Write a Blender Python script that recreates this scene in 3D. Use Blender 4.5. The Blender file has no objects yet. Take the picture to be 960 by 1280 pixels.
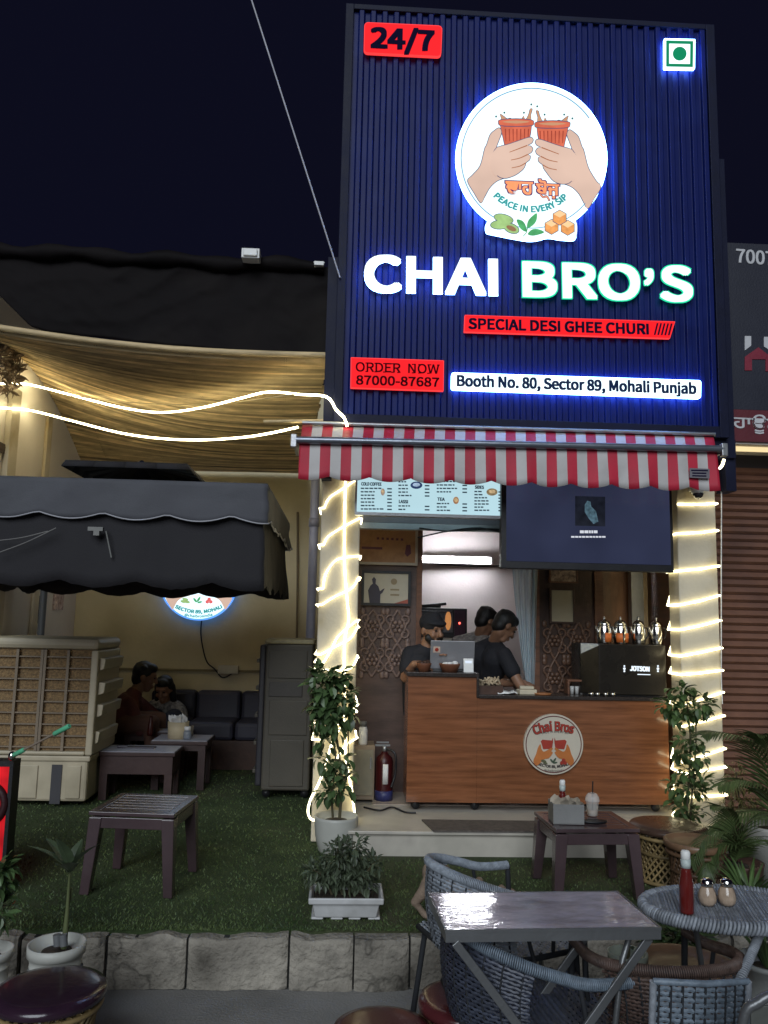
import bpy, bmesh, math, random
from mathutils import Vector, Matrix, Euler, Quaternion
random.seed(7)
SC = bpy.context.scene
COL = SC.collection
R = math.radians
# ---------------------------------------------------------------- camera, world, sun, exposure
F_PX, W_PX, H_PX = 1000.0, 960.0, 1280.0
CAM = Vector((0, 0, 1.45))
CROT = Matrix.Rotation(R(-2.75), 3, 'Z') @ Matrix.Rotation(R(90 + 7.7), 3, 'X') @ Matrix.Rotation(R(1.26), 3, 'Z')
cd = bpy.data.cameras.new('camera')
cd.sensor_fit = 'VERTICAL'; cd.sensor_height = 24.0; cd.lens = 24.0 * F_PX / H_PX
cd.clip_start = 0.05; cd.clip_end = 400
co = bpy.data.objects.new('camera', cd); COL.objects.link(co)
co.location = CAM; co.rotation_euler = CROT.to_euler()
SC.camera = co
SC.render.engine = 'CYCLES'
SC.cycles.use_denoising = True
SC.cycles.max_bounces = 8
SC.cycles.diffuse_bounces = 4
SC.cycles.glossy_bounces = 4
SC.cycles.sample_clamp_indirect = 4.0
SC.view_settings.view_transform = 'Standard'
SC.view_settings.look = 'None'
SC.view_settings.exposure = 0.5
SC.view_settings.gamma = 1.0
wd = bpy.data.worlds.new('World'); SC.world = wd; wd.use_nodes = True
bgn = wd.node_tree.nodes['Background']
bgn.inputs['Color'].default_value = (0.0027, 0.0029, 0.0082, 1); bgn.inputs['Strength'].default_value = 1.0
sl = bpy.data.lights.new('street_glow', 'SUN'); sl.energy = 1.6; sl.angle = R(40); sl.color = (0.86, 0.93, 1.0)
so = bpy.data.objects.new('street_glow', sl); COL.objects.link(so)
so.rotation_euler = Euler((R(62), 0, R(-12))); so.location = (0, -5, 9)

def ray(px, py): return CROT @ Vector(((px - 480) / F_PX, -(py - 640) / F_PX, -1))
def P(px, py, Y):
    d = ray(px, py); return CAM + d * (Y / d.y)
def G(px, py, z=0.0):
    d = ray(px, py); return CAM + d * ((z - CAM.z) / d.z)
def PX(px, py, X):
    d = ray(px, py); return CAM + d * (X / d.x)
# ---------------------------------------------------------------- materials
_m = {}
def M(name, c, r=.55, me=0., var=.14, sc=5., bump=.12, bs=70., st=(1, 1, 1), c2=None, coat=0., isl=0., spec=.5, trans=0., ior=1.45, alpha=1., dirt=None, crack=0., bd=.01):
    if name in _m: return _m[name]
    m = bpy.data.materials.new(name); m.use_nodes = True; nt = m.node_tree; N, L = nt.nodes, nt.links
    b = N['Principled BSDF']
    tc = N.new('ShaderNodeTexCoord'); mp = N.new('ShaderNodeMapping'); mp.inputs['Scale'].default_value = st
    L.new(tc.outputs['Object'], mp.inputs['Vector'])
    nz = N.new('ShaderNodeTexNoise'); nz.inputs['Scale'].default_value = sc; nz.inputs['Detail'].default_value = 6; nz.inputs['Roughness'].default_value = .62
    L.new(mp.outputs['Vector'], nz.inputs['Vector'])
    rp = N.new('ShaderNodeValToRGB'); rp.color_ramp.elements[0].position = .32; rp.color_ramp.elements[1].position = .68
    lo = [max(0, x * (1 - var)) for x in c]; hi = [min(1, x * (1 + var)) for x in (c2 or c)]
    rp.color_ramp.elements[0].color = (*lo, 1); rp.color_ramp.elements[1].color = (*hi, 1)
    L.new(nz.outputs['Fac'], rp.inputs['Fac']); out = rp.outputs['Color']
    if isl:
        gm = N.new('ShaderNodeNewGeometry'); hs = N.new('ShaderNodeHueSaturation'); mr = N.new('ShaderNodeMapRange')
        mr.inputs['To Min'].default_value = 1 - isl; mr.inputs['To Max'].default_value = 1 + isl
        L.new(gm.outputs['Random Per Island'], mr.inputs['Value']); L.new(mr.outputs['Result'], hs.inputs['Value'])
        L.new(out, hs.inputs['Color']); out = hs.outputs['Color']
    if dirt:
        n2 = N.new('ShaderNodeTexNoise'); n2.inputs['Scale'].default_value = dirt[1]; n2.inputs['Detail'].default_value = 8
        L.new(tc.outputs['Object'], n2.inputs['Vector'])
        r2 = N.new('ShaderNodeValToRGB'); r2.color_ramp.elements[0].position = .5; r2.color_ramp.elements[1].position = .72
        L.new(n2.outputs['Fac'], r2.inputs['Fac'])
        mx = N.new('ShaderNodeMix'); mx.data_type = 'RGBA'
        L.new(r2.outputs['Color'], mx.inputs['Factor']); L.new(out, mx.inputs['A']); mx.inputs['B'].default_value = (*dirt[0], 1)
        out = mx.outputs['Result']
    if crack:
        n4 = N.new('ShaderNodeTexNoise'); n4.inputs['Scale'].default_value = crack; n4.inputs['Detail'].default_value = 5
        L.new(tc.outputs['Object'], n4.inputs['Vector'])
        r4 = N.new('ShaderNodeValToRGB'); es = r4.color_ramp.elements; es[0].position = .491; es[1].position = .509; es[0].color = es[1].color = (1, 1, 1, 1)
        e = es.new(.5); e.color = (.5, .5, .5, 1); L.new(n4.outputs['Fac'], r4.inputs['Fac'])
        mx = N.new('ShaderNodeMix'); mx.data_type = 'RGBA'; mx.blend_type = 'MULTIPLY'; mx.inputs['Factor'].default_value = 1.
        L.new(out, mx.inputs['A']); L.new(r4.outputs['Color'], mx.inputs['B']); out = mx.outputs['Result']
    L.new(out, b.inputs['Base Color'])
    mr = N.new('ShaderNodeMapRange'); mr.inputs['To Min'].default_value = max(.02, r * .8); mr.inputs['To Max'].default_value = min(1, r * 1.2)
    L.new(nz.outputs['Fac'], mr.inputs['Value']); L.new(mr.outputs['Result'], b.inputs['Roughness'])
    b.inputs['Metallic'].default_value = me; b.inputs['Coat Weight'].default_value = coat; b.inputs['Coat Roughness'].default_value = .12
    b.inputs['Specular IOR Level'].default_value = spec; b.inputs['IOR'].default_value = ior
    b.inputs['Transmission Weight'].default_value = trans; b.inputs['Alpha'].default_value = alpha
    if bump:
        n3 = N.new('ShaderNodeTexNoise'); n3.inputs['Scale'].default_value = bs; n3.inputs['Detail'].default_value = 4
        L.new(mp.outputs['Vector'], n3.inputs['Vector'])
        bp = N.new('ShaderNodeBump'); bp.inputs['Strength'].default_value = bump; bp.inputs['Distance'].default_value = bd
        L.new(n3.outputs['Fac'], bp.inputs['Height']); L.new(bp.outputs['Normal'], b.inputs['Normal'])
    _m[name] = m; return m
def E(name, c, s=1., var=.06, sc=4., rough=.6, spec=.15):
    if name in _m: return _m[name]
    if s < 4: s *= .74
    m = bpy.data.materials.new(name); m.use_nodes = True; nt = m.node_tree; N, L = nt.nodes, nt.links
    b = N['Principled BSDF']; b.inputs['Base Color'].default_value = (*[x * .12 for x in c], 1); b.inputs['Roughness'].default_value = rough; b.inputs['Specular IOR Level'].default_value = spec
    b.inputs['Emission Color'].default_value = (*c, 1)
    tc = N.new('ShaderNodeTexCoord'); nz = N.new('ShaderNodeTexNoise'); nz.inputs['Scale'].default_value = sc
    L.new(tc.outputs['Object'], nz.inputs['Vector'])
    mr = N.new('ShaderNodeMapRange'); mr.inputs['From Min'].default_value = .3; mr.inputs['From Max'].default_value = .7
    mr.inputs['To Min'].default_value = s * (1 - var); mr.inputs['To Max'].default_value = s * (1 + var)
    L.new(nz.outputs['Fac'], mr.inputs['Value']); L.new(mr.outputs['Result'], b.inputs['Emission Strength'])
    _m[name] = m; return m
# ---------------------------------------------------------------- objects and mesh helpers
MW = {}
def tag(o, label=None, cat=None, group=None, kind=None):
    if label: o['label'] = label
    if cat: o['category'] = cat
    if group: o['group'] = group
    if kind: o['kind'] = kind
    return o
def thing(name, label, cat, loc, rz=0., group=None):
    o = bpy.data.objects.new(name, None); o.empty_display_size = .1; COL.objects.link(o)
    o.location = loc; o.rotation_euler = (0, 0, rz)
    MW[o.name] = Matrix.Translation(Vector(loc)) @ Matrix.Rotation(rz, 4, 'Z')
    return tag(o, label, cat, group)
def dup(root, loc, rz, label):
    def cp(o, par):
        c = o.copy(); COL.objects.link(c); c.parent = par
        for ch in [x for x in list(COL.objects) if x.parent == o]: cp(ch, c)
        return c
    r = cp(root, None); r.location = loc; r.rotation_euler = (0, 0, rz); r['label'] = label
    MW[r.name] = Matrix.Translation(Vector(loc)) @ Matrix.Rotation(rz, 4, 'Z')
    return r
def cat_rom(pts, n=6, closed=False):
    pts = [Vector(p) for p in pts]; out = []; k = len(pts)
    for i in range(k if closed else k - 1):
        if closed: a, b, c, d = pts[i - 1], pts[i], pts[(i + 1) % k], pts[(i + 2) % k]
        else: a, b, c, d = pts[max(i - 1, 0)], pts[i], pts[i + 1], pts[min(i + 2, k - 1)]
        for j in range(n):
            t = j / n
            out.append(.5 * ((2 * b) + (c - a) * t + (2 * a - 5 * b + 4 * c - d) * t * t + (3 * b - a - 3 * c + d) * t ** 3))
    if not closed: out.append(pts[-1])
    return out
class MB:
    def __init__(s): s.v = []; s.f = []; s.s = []; s.mi = []
    def add(s, vs, fs, sm=False, mi=0):
        o = len(s.v); s.v += [tuple(x) for x in vs]
        for f in fs: s.f.append(tuple(i + o for i in f)); s.s.append(sm); s.mi.append(mi)
        return s
    def box(s, x0, x1, y0, y1, z0, z1, mi=0, X=None):
        vs = [Vector((x, y, z)) for z in (z0, z1) for y in (y0, y1) for x in (x0, x1)]
        if X is not None: vs = [X @ v for v in vs]
        return s.add(vs, [(0, 2, 3, 1), (4, 5, 7, 6), (0, 1, 5, 4), (2, 6, 7, 3), (0, 4, 6, 2), (1, 3, 7, 5)], mi=mi)
    def tube(s, pts, r, n=8, closed=False, mi=0, sm=True, flat=1.):
        pts = [Vector(p) for p in pts]; k = len(pts)
        if not hasattr(r, '__len__'): r = [r] * k
        up = None; vs = []
        for i in range(k):
            a = pts[(i - 1) % k] if (closed or i) else pts[0]; b = pts[(i + 1) % k] if (closed or i < k - 1) else pts[-1]
            t = (b - a); t = t.normalized() if t.length > 1e-9 else Vector((0, 0, 1))
            if up is None:
                up = Vector((0, 0, 1)) if abs(t.z) < .9 else Vector((1, 0, 0))
            up = (up - t * up.dot(t)); up = up.normalized() if up.length > 1e-6 else t.orthogonal().normalized()
            sd = t.cross(up)
            for j in range(n):
                an = 2 * math.pi * j / n; vs.append(pts[i] + (sd * math.cos(an) + up * math.sin(an) * flat) * r[i])
        fs = []
        for i in range(k if closed else k - 1):
            for j in range(n):
                a, b = i * n + j, i * n + (j + 1) % n; c, d = ((i + 1) % k) * n + (j + 1) % n, ((i + 1) % k) * n + j
                fs.append((a, b, c, d))
        s.add(vs, fs, sm, mi)
        if not closed:
            s.add(vs[:n], [tuple(reversed(range(n)))], False, mi); s.add(vs[-n:], [tuple(range(n))], False, mi)
        return s
    def lathe(s, prof, c=(0, 0, 0), n=28, mi=0, sm=True, X=None, sx=1., sy=1.):
        c = Vector(c); vs = []
        for r, z in prof:
            for j in range(n):
                a = 2 * math.pi * j / n; v = Vector((r * math.cos(a) * sx, r * math.sin(a) * sy, z))
                vs.append((X @ v if X is not None else v) + c)
        fs = []
        for i in range(len(prof) - 1):
            for j in range(n):
                fs.append((i * n + j, i * n + (j + 1) % n, (i + 1) * n + (j + 1) % n, (i + 1) * n + j))
        if prof[0][0] > 1e-4: fs.append(tuple(reversed(range(n))))
        if prof[-1][0] > 1e-4: fs.append(tuple(range((len(prof) - 1) * n, len(prof) * n)))
        return s.add(vs, fs, sm, mi)
    def ball(s, c, r, n=14, m=9, mi=0, X=None):
        if not hasattr(r, '__len__'): r = (r, r, r)
        pr = [(math.sin(math.pi * i / m) + (1e-5 if i in (0, m) else 0), -math.cos(math.pi * i / m)) for i in range(m + 1)]
        S = Matrix.Diagonal(Vector(r)); X2 = (X @ S) if X is not None else S
        return s.lathe(pr, c, n, mi, True, X2)
    def cap(s, a, b, ra, rb, n=12):
        a, b = Vector(a), Vector(b); d = (b - a); L = d.length; d = d / L if L > 1e-6 else Vector((0, 0, 1)); pts = []; rr = []
        for i in range(1, 5):
            t = math.pi / 2 * i / 4; pts.append(a - d * ra * math.cos(t)); rr.append(max(ra * math.sin(t), 1e-3))
        for i in range(4):
            t = math.pi / 2 * i / 4; pts.append(b + d * rb * math.sin(t)); rr.append(max(rb * math.cos(t), 1e-3))
        return s.tube(pts, rr, n)
    def strip(s, A, B, mi=0, sm=True):
        k = len(A); return s.add(list(A) + list(B), [(i, i + 1, k + i + 1, k + i) for i in range(k - 1)], sm, mi)
    def poly(s, front, off, mi=0, mside=None):
        """closed plate: front outline (3D points, any concave n-gon), extruded by off"""
        bm = bmesh.new(); vs = [bm.verts.new(p) for p in front]; f = bm.faces.new(vs); f.normal_update()
        r = bmesh.ops.triangulate(bm, faces=[f]); bm.verts.index_update(); k = len(front)
        tri = [tuple(v.index for v in q.verts) for q in bm.faces]; bm.free()
        n = Vector(front[tri[0][1]]) - Vector(front[tri[0][0]]); n = n.cross(Vector(front[tri[0][2]]) - Vector(front[tri[0][0]]))
        if n.dot(Vector(off)) > 0: tri = [tuple(reversed(t)) for t in tri]
        s.add(front, tri, False, mi); back = [Vector(p) + Vector(off) for p in front]
        s.add(back, [tuple(reversed(t)) for t in tri], False, mi)
        ms = mi if mside is None else mside
        s.add(list(front) + back, [(i, (i + 1) % k, k + (i + 1) % k, k + i) for i in range(k)], False, ms)
        return s
    def build(s, name, mats, parent=None, world=False, bev=0., sub=0, rem=0., label=None):
        if not isinstance(mats, (list, tuple)): mats = [mats]
        me = bpy.data.meshes.new(name); vs = s.v; loc = None
        if parent is not None and world:
            iv = MW[parent.name].inverted(); vs = [iv @ Vector(v) for v in vs]
        elif parent is None:
            xs, ys, zs = zip(*vs); loc = Vector(((min(xs) + max(xs)) / 2, (min(ys) + max(ys)) / 2, min(zs))); vs = [(a - loc.x, b - loc.y, c - loc.z) for a, b, c in vs]
        me.from_pydata([tuple(v) for v in vs], [], s.f)
        me.polygons.foreach_set('use_smooth', s.s)
        for m in mats: me.materials.append(m)
        if len(mats) > 1: me.polygons.foreach_set('material_index', s.mi)
        me.update()
        o = bpy.data.objects.new(name, me); COL.objects.link(o)
        if parent is not None: o.parent = parent; MW[o.name] = MW[parent.name]
        else: o.location = loc; MW[o.name] = Matrix.Translation(loc)
        if rem:
            q = o.modifiers.new('r', 'REMESH'); q.mode = 'VOXEL'; q.voxel_size = rem; q.use_smooth_shade = True
            q = o.modifiers.new('s', 'SMOOTH'); q.iterations = 3; q.factor = .5
        if bev:
            q = o.modifiers.new('b', 'BEVEL'); q.width = bev; q.segments = 2; q.limit_method = 'ANGLE'; q.angle_limit = R(40)
        if sub:
            q = o.modifiers.new('d', 'SUBSURF'); q.levels = sub; q.render_levels = sub
        if label: o['label'] = label
        return o
# flat lettering
_gl = {}
import os
_font = None
try: _font = bpy.data.fonts.load(os.path.join(bpy.utils.system_resource('DATAFILES', path='fonts'), 'Noto Sans CJK Regular.woff2'))
except Exception: _font = None
def glyphs(body, bold, res=6):
    k = (body, bold)
    if k in _gl: return _gl[k]
    cu = bpy.data.curves.new('lettering', 'FONT'); cu.body = body
    if _font is not None and all(ord(c) < 768 or c == '’' for c in body): cu.font = _font
    cu.size = 1.; cu.size = 1.; cu.offset = bold; cu.resolution_u = res; cu.fill_mode = 'BOTH'; cu.extrude = .5
    ob = bpy.data.objects.new('lettering', cu); COL.objects.link(ob)
    dg = bpy.context.evaluated_depsgraph_get(); dg.update()
    me = bpy.data.meshes.new_from_object(ob.evaluated_get(dg))
    vs = [v.co.copy() for v in me.vertices]; fs = [tuple(p.vertices) for p in me.polygons]; nz = [abs(p.normal.z) for p in me.polygons]
    bpy.data.objects.remove(ob); bpy.data.curves.remove(cu); bpy.data.meshes.remove(me)
    _gl[k] = (vs, fs, nz); return _gl[k]
CAPH = {}
def txt(mb, body, pl, pr, hpx, Y, bold=.0, ex=.004, mi=0, mside=None, arc=0., fat=0.):
    """letters standing on the line from image point pl to pr, on the plane y = Y, capital height hpx pixels; arc bends the line (sagitta, metres)"""
    asc = all(ord(c) < 768 or c == '’' for c in body)
    if not CAPH: CAPH[True] = max(v.y for v in glyphs('H', 0.)[0]); CAPH[False] = .72
    if fat:   # bold: the stroke widened by shifted copies
        n = int(2 * fat / (.075 * hpx)) + 2; k = 0
        for i in range(n):
            for j in range(n):
                s, t = fat * (2 * i / (n - 1) - 1), fat * .72 * (2 * j / (n - 1) - 1); k += 1
                txt(mb, body, (pl[0] + fat + s, pl[1] - fat * .72 + t), (pr[0] - fat + s, pr[1] - fat * .72 + t), hpx - 1.44 * fat, Y + .0003 * k, 0., ex, mi, mside, arc)
        return mb
    vs, fs, nz = glyphs(body, bold)
    a, b = P(*pl, Y), P(*pr, Y); d = b - a; W = d.length; d.normalize(); up = Vector((-d.z, 0, d.x))
    h = (P(pl[0], pl[1] - hpx, Y) - a).length
    x0 = min(v.x for v in vs); x1 = max(v.x for v in vs); sx = W / max(x1 - x0, 1e-6); sz = h / (CAPH[True] if asc else max(v.y for v in vs))
    out = []
    for v in vs:
        x = (v.x - x0) * sx; z = v.y * sz; y = -v.z * ex * 2
        if arc:
            rad = (W * W / 8) / abs(arc); t = (x - W / 2) / rad; sg = 1 if arc > 0 else -1
            rr = rad + sg * z; q = a + d * (W / 2 + math.sin(t) * rr) + up * (sg * (math.cos(t) * rr - rad) + 0)
        else: q = a + d * x + up * z
        q.y += y; out.append(q)
    o = len(mb.v); mb.v += [tuple(q) for q in out]
    for f, n in zip(fs, nz):
        mb.f.append(tuple(i + o for i in f)); mb.s.append(False); mb.mi.append(mi if n > .7 or mside is None else mside)
    return mb
def weave(mb, S, nv, nu, amp, mi=0, wid=.92, bul=.6, u0=0., u1=1., per=1):
    """nv bulging strands running along u on the surface S(u, v), woven over and under"""
    e = 1e-3
    for j in range(nv):
        v = (j + .5) / nv; dv = wid * .5 / nv; A, B, C = [], [], []
        for i in range(nu + 1):
            u = u0 + (u1 - u0) * i / nu; c = S(u, v)
            n = (S(min(u + e, 1), v) - S(max(u - e, 0), v)).cross(S(u, min(v + e, 1)) - S(u, max(v - e, 0)))
            n = n.normalized() if n.length > 1e-12 else Vector((0, 0, 1))
            o = n * (amp * (1 if (i // per + j) % 2 else -1))
            A.append(S(u, max(v - dv, 0)) + o); B.append(c + o + n * amp * bul); C.append(S(u, min(v + dv, 1)) + o)
        mb.strip(A, B, mi); mb.strip(B, C, mi)
    return mb
def leaf(mb, p, d, up, L, w, droop=.3, mi=0, seg=3):
    p = Vector(p); d = Vector(d).normalized(); up = Vector(up); sd = d.cross(up)
    if sd.length < 1e-4: sd = d.orthogonal()
    sd.normalize(); nn = sd.cross(d); A, B, C = [], [], []
    for i in range(seg + 1):
        t = i / seg; c = p + d * (L * t) - nn * (-droop * L * t * t) * -1
        ww = w * .5 * math.sin(math.pi * min(1, t * .88 + .1)) ** .8
        A.append(c - sd * ww + nn * ww * .35); B.append(c); C.append(c + sd * ww + nn * ww * .35)
    mb.strip(A, B, mi); mb.strip(B, C, mi)
def rv(a=1.): return Vector((random.uniform(-a, a), random.uniform(-a, a), random.uniform(-a, a)))
# ---------------------------------------------------------------- shared materials
m_navy = M('navy_sheet', (.0045, .0105, .088), .42, .0, .10, 2., .05, 30., dirt=((.007, .016, .115), 3.), spec=.15)
m_dkmet = M('dark_metal', (.006, .008, .026), .55, .0, .2, 5., spec=.2)
m_plaster = M('cream_plaster', (.58, .515, .39), .8, 0, .10, 2.2, .25, 40., dirt=((.42, .34, .2), 3.))
m_ywall = M('yellow_plaster', (.56, .49, .32), .85, 0, .10, 1.4, .25, 30., dirt=((.47, .40, .25), 2.))
m_wwall = M('white_plaster', (.74, .68, .60), .85, 0, .07, 1.6, .2, 40.)
m_pink = M('pink_wash', (.68, .62, .60), .8, 0, .07, 2., .15, 40.)
m_concrete = M('grey_concrete', (.20, .20, .19), .9, 0, .3, 3., .5, 45., dirt=((.10, .10, .095), 1.6))
m_road = M('worn_road', (.20, .195, .185), .9, 0, .22, 1.6, .6, 90., dirt=((.12, .118, .11), .9))
m_marble = M('pale_marble', (.46, .43, .37), .35, 0, .16, 2.5, .05, 20., dirt=((.36, .33, .29), 5.))
m_tile = M('floor_tile', (.36, .30, .25), .3, 0, .15, 3., .05)
m_woodc = M('counter_laminate', (.20, .076, .033), .22, 0, .32, 2.2, .06, 8., st=(1.2, 4., 16.), coat=.5)
m_wood = M('brown_wood', (.13, .055, .028), .5, 0, .35, 3., .15, 20., st=(1, 1, 8))
m_dwood = M('dark_carved_wood', (.055, .026, .016), .5, 0, .4, 6., .2, 30.)
m_black = M('black_plastic', (.012, .012, .014), .4, 0, .2)
m_grey = M('grey_plastic', (.12, .125, .13), .5, 0, .12)
m_steel = M('polished_steel', (.62, .60, .56), .16, 1., .1, 8., .03)
m_gmet = M('galvanised_metal', (.33, .34, .35), .38, .8, .15)
m_white = M('white_plastic', (.74, .74, .72), .4, 0, .06)
m_soil = M('dark_soil', (.035, .025, .018), .95, 0, .5, 20., .8, 60.)
m_rope2 = E('yard_rope_glow', (1., .88, .52), 10., .3, 45.)
m_rope = E('rope_light_glow', (1., .90, .56), 4.6, .35, 45.)
m_leaf = M('green_leaf', (.068, .115, .036), .42, 0, .35, 5., .1, 40., isl=.35)
m_leafd = M('dark_leaf', (.055, .095, .034), .4, 0, .35, 5., .1, 40., isl=.35)
m_palm = M('palm_leaf', (.06, .09, .03), .4, 0, .3, 5., .08, 40., isl=.3)
m_stem = M('plant_stem', (.07, .06, .03), .7, 0, .3)
# ---------------------------------------------------------------- ground
def sheet(name, x0, x1, y0, y1, z, mat, nx=2, ny=2, jit=0., kind='structure'):
    mb = MB(); vs = []
    for j in range(ny + 1):
        for i in range(nx + 1):
            vs.append((x0 + (x1 - x0) * i / nx, y0 + (y1 - y0) * j / ny, z + random.uniform(-jit, jit)))
    fs = [(j * (nx + 1) + i, j * (nx + 1) + i + 1, (j + 1) * (nx + 1) + i + 1, (j + 1) * (nx + 1) + i) for j in range(ny) for i in range(nx)]
    return tag(mb.add(vs, fs, True).build(name, mat), kind=kind)
ZR = -.24
sheet('ground', -60, 60, -60, 60, ZR - .01, m_concrete)
sheet('road', -30, 30, -6, 3.955, ZR, m_road, 120, 24, .003)
m_turf = M('turf_base', (.030, .055, .016), .95, 0, .35, 3., .8, 160., c2=(.04, .06, .02), dirt=((.06, .055, .03), .8))
lw = MB(); lw.box(-9, 9, 4.02, 8.7, -.3, -.004); tag(lw.build('lawn', m_turf), kind='structure')
# blades of the turf
m_blade = M('turf_blade', (.050, .100, .026), .6, 0, .3, 2., 0, c2=(.085, .115, .04), isl=.4)
gv, gf = [], []
def clear_of(x, y):
    if y > 5.17 and .1 < x < 2.7: return False
    return True
for _ in range(52000):
    y = 4.0 + 4.4 * random.random() ** 1.7; x = random.uniform(-.60, .60) * (y + .3) + .05 * y
    if not clear_of(x, y): continue
    h = random.uniform(.004, .010); a = random.uniform(0, 6.28); w = .0028 + .0007 * (y - 4); dx, dy = math.cos(a) * w, math.sin(a) * w; lx, ly = random.uniform(-.012, .012), random.uniform(-.012, .012)
    k = len(gv); gv += [(x - dx, y - dy, -.004), (x + dx, y + dy, -.004), (x + lx, y + ly, h)]; gf.append((k, k + 1, k + 2))
g = MB(); g.v = gv; g.f = gf; g.s = [False] * len(gf); g.mi = [0] * len(gf)
tag(g.build('turf_grass', m_blade), kind='stuff')
# stone retaining wall: slabs with broken faces
m_stone = M('rough_stone', (.27, .245, .205), .9, 0, .35, 9., 1., 40., isl=.14, dirt=((.085, .076, .062), 4.5), crack=1.3, bd=.018)
rw = thing('retaining_wall', 'low retaining wall of cracked grey stone slabs along the edge of the lawn', 'wall', (0, 3.98, ZR))
from mathutils import noise as NZ
xs = [-9.0, -7.8, -6.9, -5.9, -4.7, -3.6, -2.9, -2.05, -1.42] + [P(q, 1200, 3.94).x for q in (131, 232, 361, 442, 512, 600)] + [.98, 1.5, 1.9, 2.6, 3.2, 4.1, 5.2, 6.3, 7.6, 9.0]
sb = MB()
for a, b in zip(xs[:-1], xs[1:]):
    gap = random.choice([.004, .007, .014]); a2, b2 = a + gap, b - gap; nx = max(6, int((b - a) / .02)); nzz = 14; dep = random.uniform(-.02, .012); top = random.uniform(-.012, .0)
    fr = []
    for k in range(nzz + 1):
        row = []
        for i in range(nx + 1):
            u, v = i / nx, k / nzz; x = a2 + (b2 - a2) * u; z = ZR + (top - ZR) * v
            n1 = NZ.noise(Vector((x * 3.1, z * 5, 4))); n2 = NZ.noise(Vector((x * 11, z * 13, 9)))
            n3 = NZ.noise(Vector((x * 27, z * 31, 3))); y = 3.950 + dep + .013 * n1 + .007 * n2 + .005 * n3
            ed = min(u, 1 - u) * (b - a)
            y += .012 * max(0, 1 - ed / .02) ** 2
            if v > .99: z += .026 * NZ.noise(Vector((x * 7, 2, 1))) - .012; y += .012
            row.append((x, y, z))
        fr.append(row)
    vs = [p for r_ in fr for p in r_]; n = nx + 1
    sb.add(vs, [(k * n + i, k * n + i + 1, (k + 1) * n + i + 1, (k + 1) * n + i) for k in range(nzz) for i in range(nx)], True)
    tp = fr[-1]; sb.add(tp + [(x, 4.06, z) for x, y, z in tp], [(i, i + 1, n + i + 1, n + i) for i in range(nx)], False)
    for e in (0, -1):
        c = [r_[e] for r_ in fr]; sb.add(c + [(x, 4.06, z) for x, y, z in c], [(i, i + 1, nzz + 1 + i + 1, nzz + 1 + i) for i in range(nzz)])
sb.build('slab', m_stone, rw, world=True)
core = MB(); core.box(-9, 9, 3.985, 4.05, ZR, -.03); core.build('core', M('wall_core', (.03, .03, .028), .95), rw, world=True)
# ---------------------------------------------------------------- the shop
sh = thing('shop_building', 'small single booth tea shop with cream pillars, wooden interior and marble step', 'building', (1.22, 5.5, 0))
XL0, XL1, XR0, XR1 = -.17, .10, 2.34, 2.62
for a, b, z0 in ((XL0, XL1, 0.), (XR0, XR1, 0.)):
    q = MB(); q.box(a, b, 5.50, 5.80 if a < 0 else 5.68, z0, 2.62); q.build('pillar', m_plaster, sh, world=True, bev=.008)
q = MB(); q.box(XL0, XR1, 5.47, 5.82, 2.62, 3.05); q.build('lintel', M('lintel_paint', (.16, .16, .17), .6), sh, world=True)
q = MB(); q.box(XL0 - .02, XR1 + .02, 5.83, 8.9, 2.95, 3.12); q.build('roof', m_concrete, sh, world=True)
q = MB(); q.box(XL1 + .002, XR1, 5.21, 8.6, -.05, .135); q.box(XL1 - .03, XR1 + .02, 5.185, 5.9, .13, .150); q.build('floor_slab', m_marble, sh, world=True, bev=.004)
q = MB(); q.box(XL1 + .15, 2.28, 5.89, 8.5, .151, .158); q.build('floor', m_tile, sh, world=True)
q = MB(); q.box(XL1, XR1, 8.5, 8.65, .15, 2.95); q.build('back_wall', m_pink, sh, world=True)
q = MB(); q.box(XL0, XL0 + .12, 5.803, 8.6, 0, 2.95); q.build('side_wall', m_ywall, sh, world=True)
q = MB(); q.box(XR1 - .12, XR1, 5.803, 8.6, 0, 2.95); q.build('side_wall', m_wood, sh, world=True)
q = MB(); q.box(XL1 - .1, XR1 - .1, 5.83, 8.5, 2.9, 2.945); q.build('ceiling', m_pink, sh, world=True)
# timber partition left of the doorway
YP = 6.30
def rect(px0, py0, px1, py1, Y):
    a, b = P(px0, py0, Y), P(px1, py1, Y); c, d = P(px0, py1, Y), P(px1, py0, Y)
    return (a.x + c.x) / 2, (b.x + d.x) / 2, (b.z + c.z) / 2, (a.z + d.z) / 2
m_pan = M('partition_panel', (.085, .052, .042), .5, 0, .3, 4., .1, 20., st=(1, 1, 4))
x0, x1, z0, z1 = rect(440, 650, 524, 1004, YP)
q = MB(); q.box(XL0 + .12, x1, YP, YP + .05, .15, z1 + .02); q.build('partition', m_pan, sh, world=True)
q = MB(); q.box(x1 - .03, x1 + .012, YP - .02, YP + .07, .15, z1 + .02); q.box(XL0 + .12, x1 + .012, YP - .022, YP + .06, z1 + .021, z1 + .08); q.build('door_frame', m_wood, sh, world=True)
# shutter box and header strips above the doorway
hx0, hx1, hz0, hz1 = rect(446, 643, 632, 664, 5.95)
q = MB(); q.box(XL1, XR0, 5.90, 6.05, hz0 + .05, hz1 + .25); q.build('header', M('header_metal', (.20, .19, .21), .5, .3), sh, world=True)
q = MB(); q.box(XL1, XR0, 5.88, 5.93, hz0, hz0 + .045); q.build('header_rail', m_gmet, sh, world=True)
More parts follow.
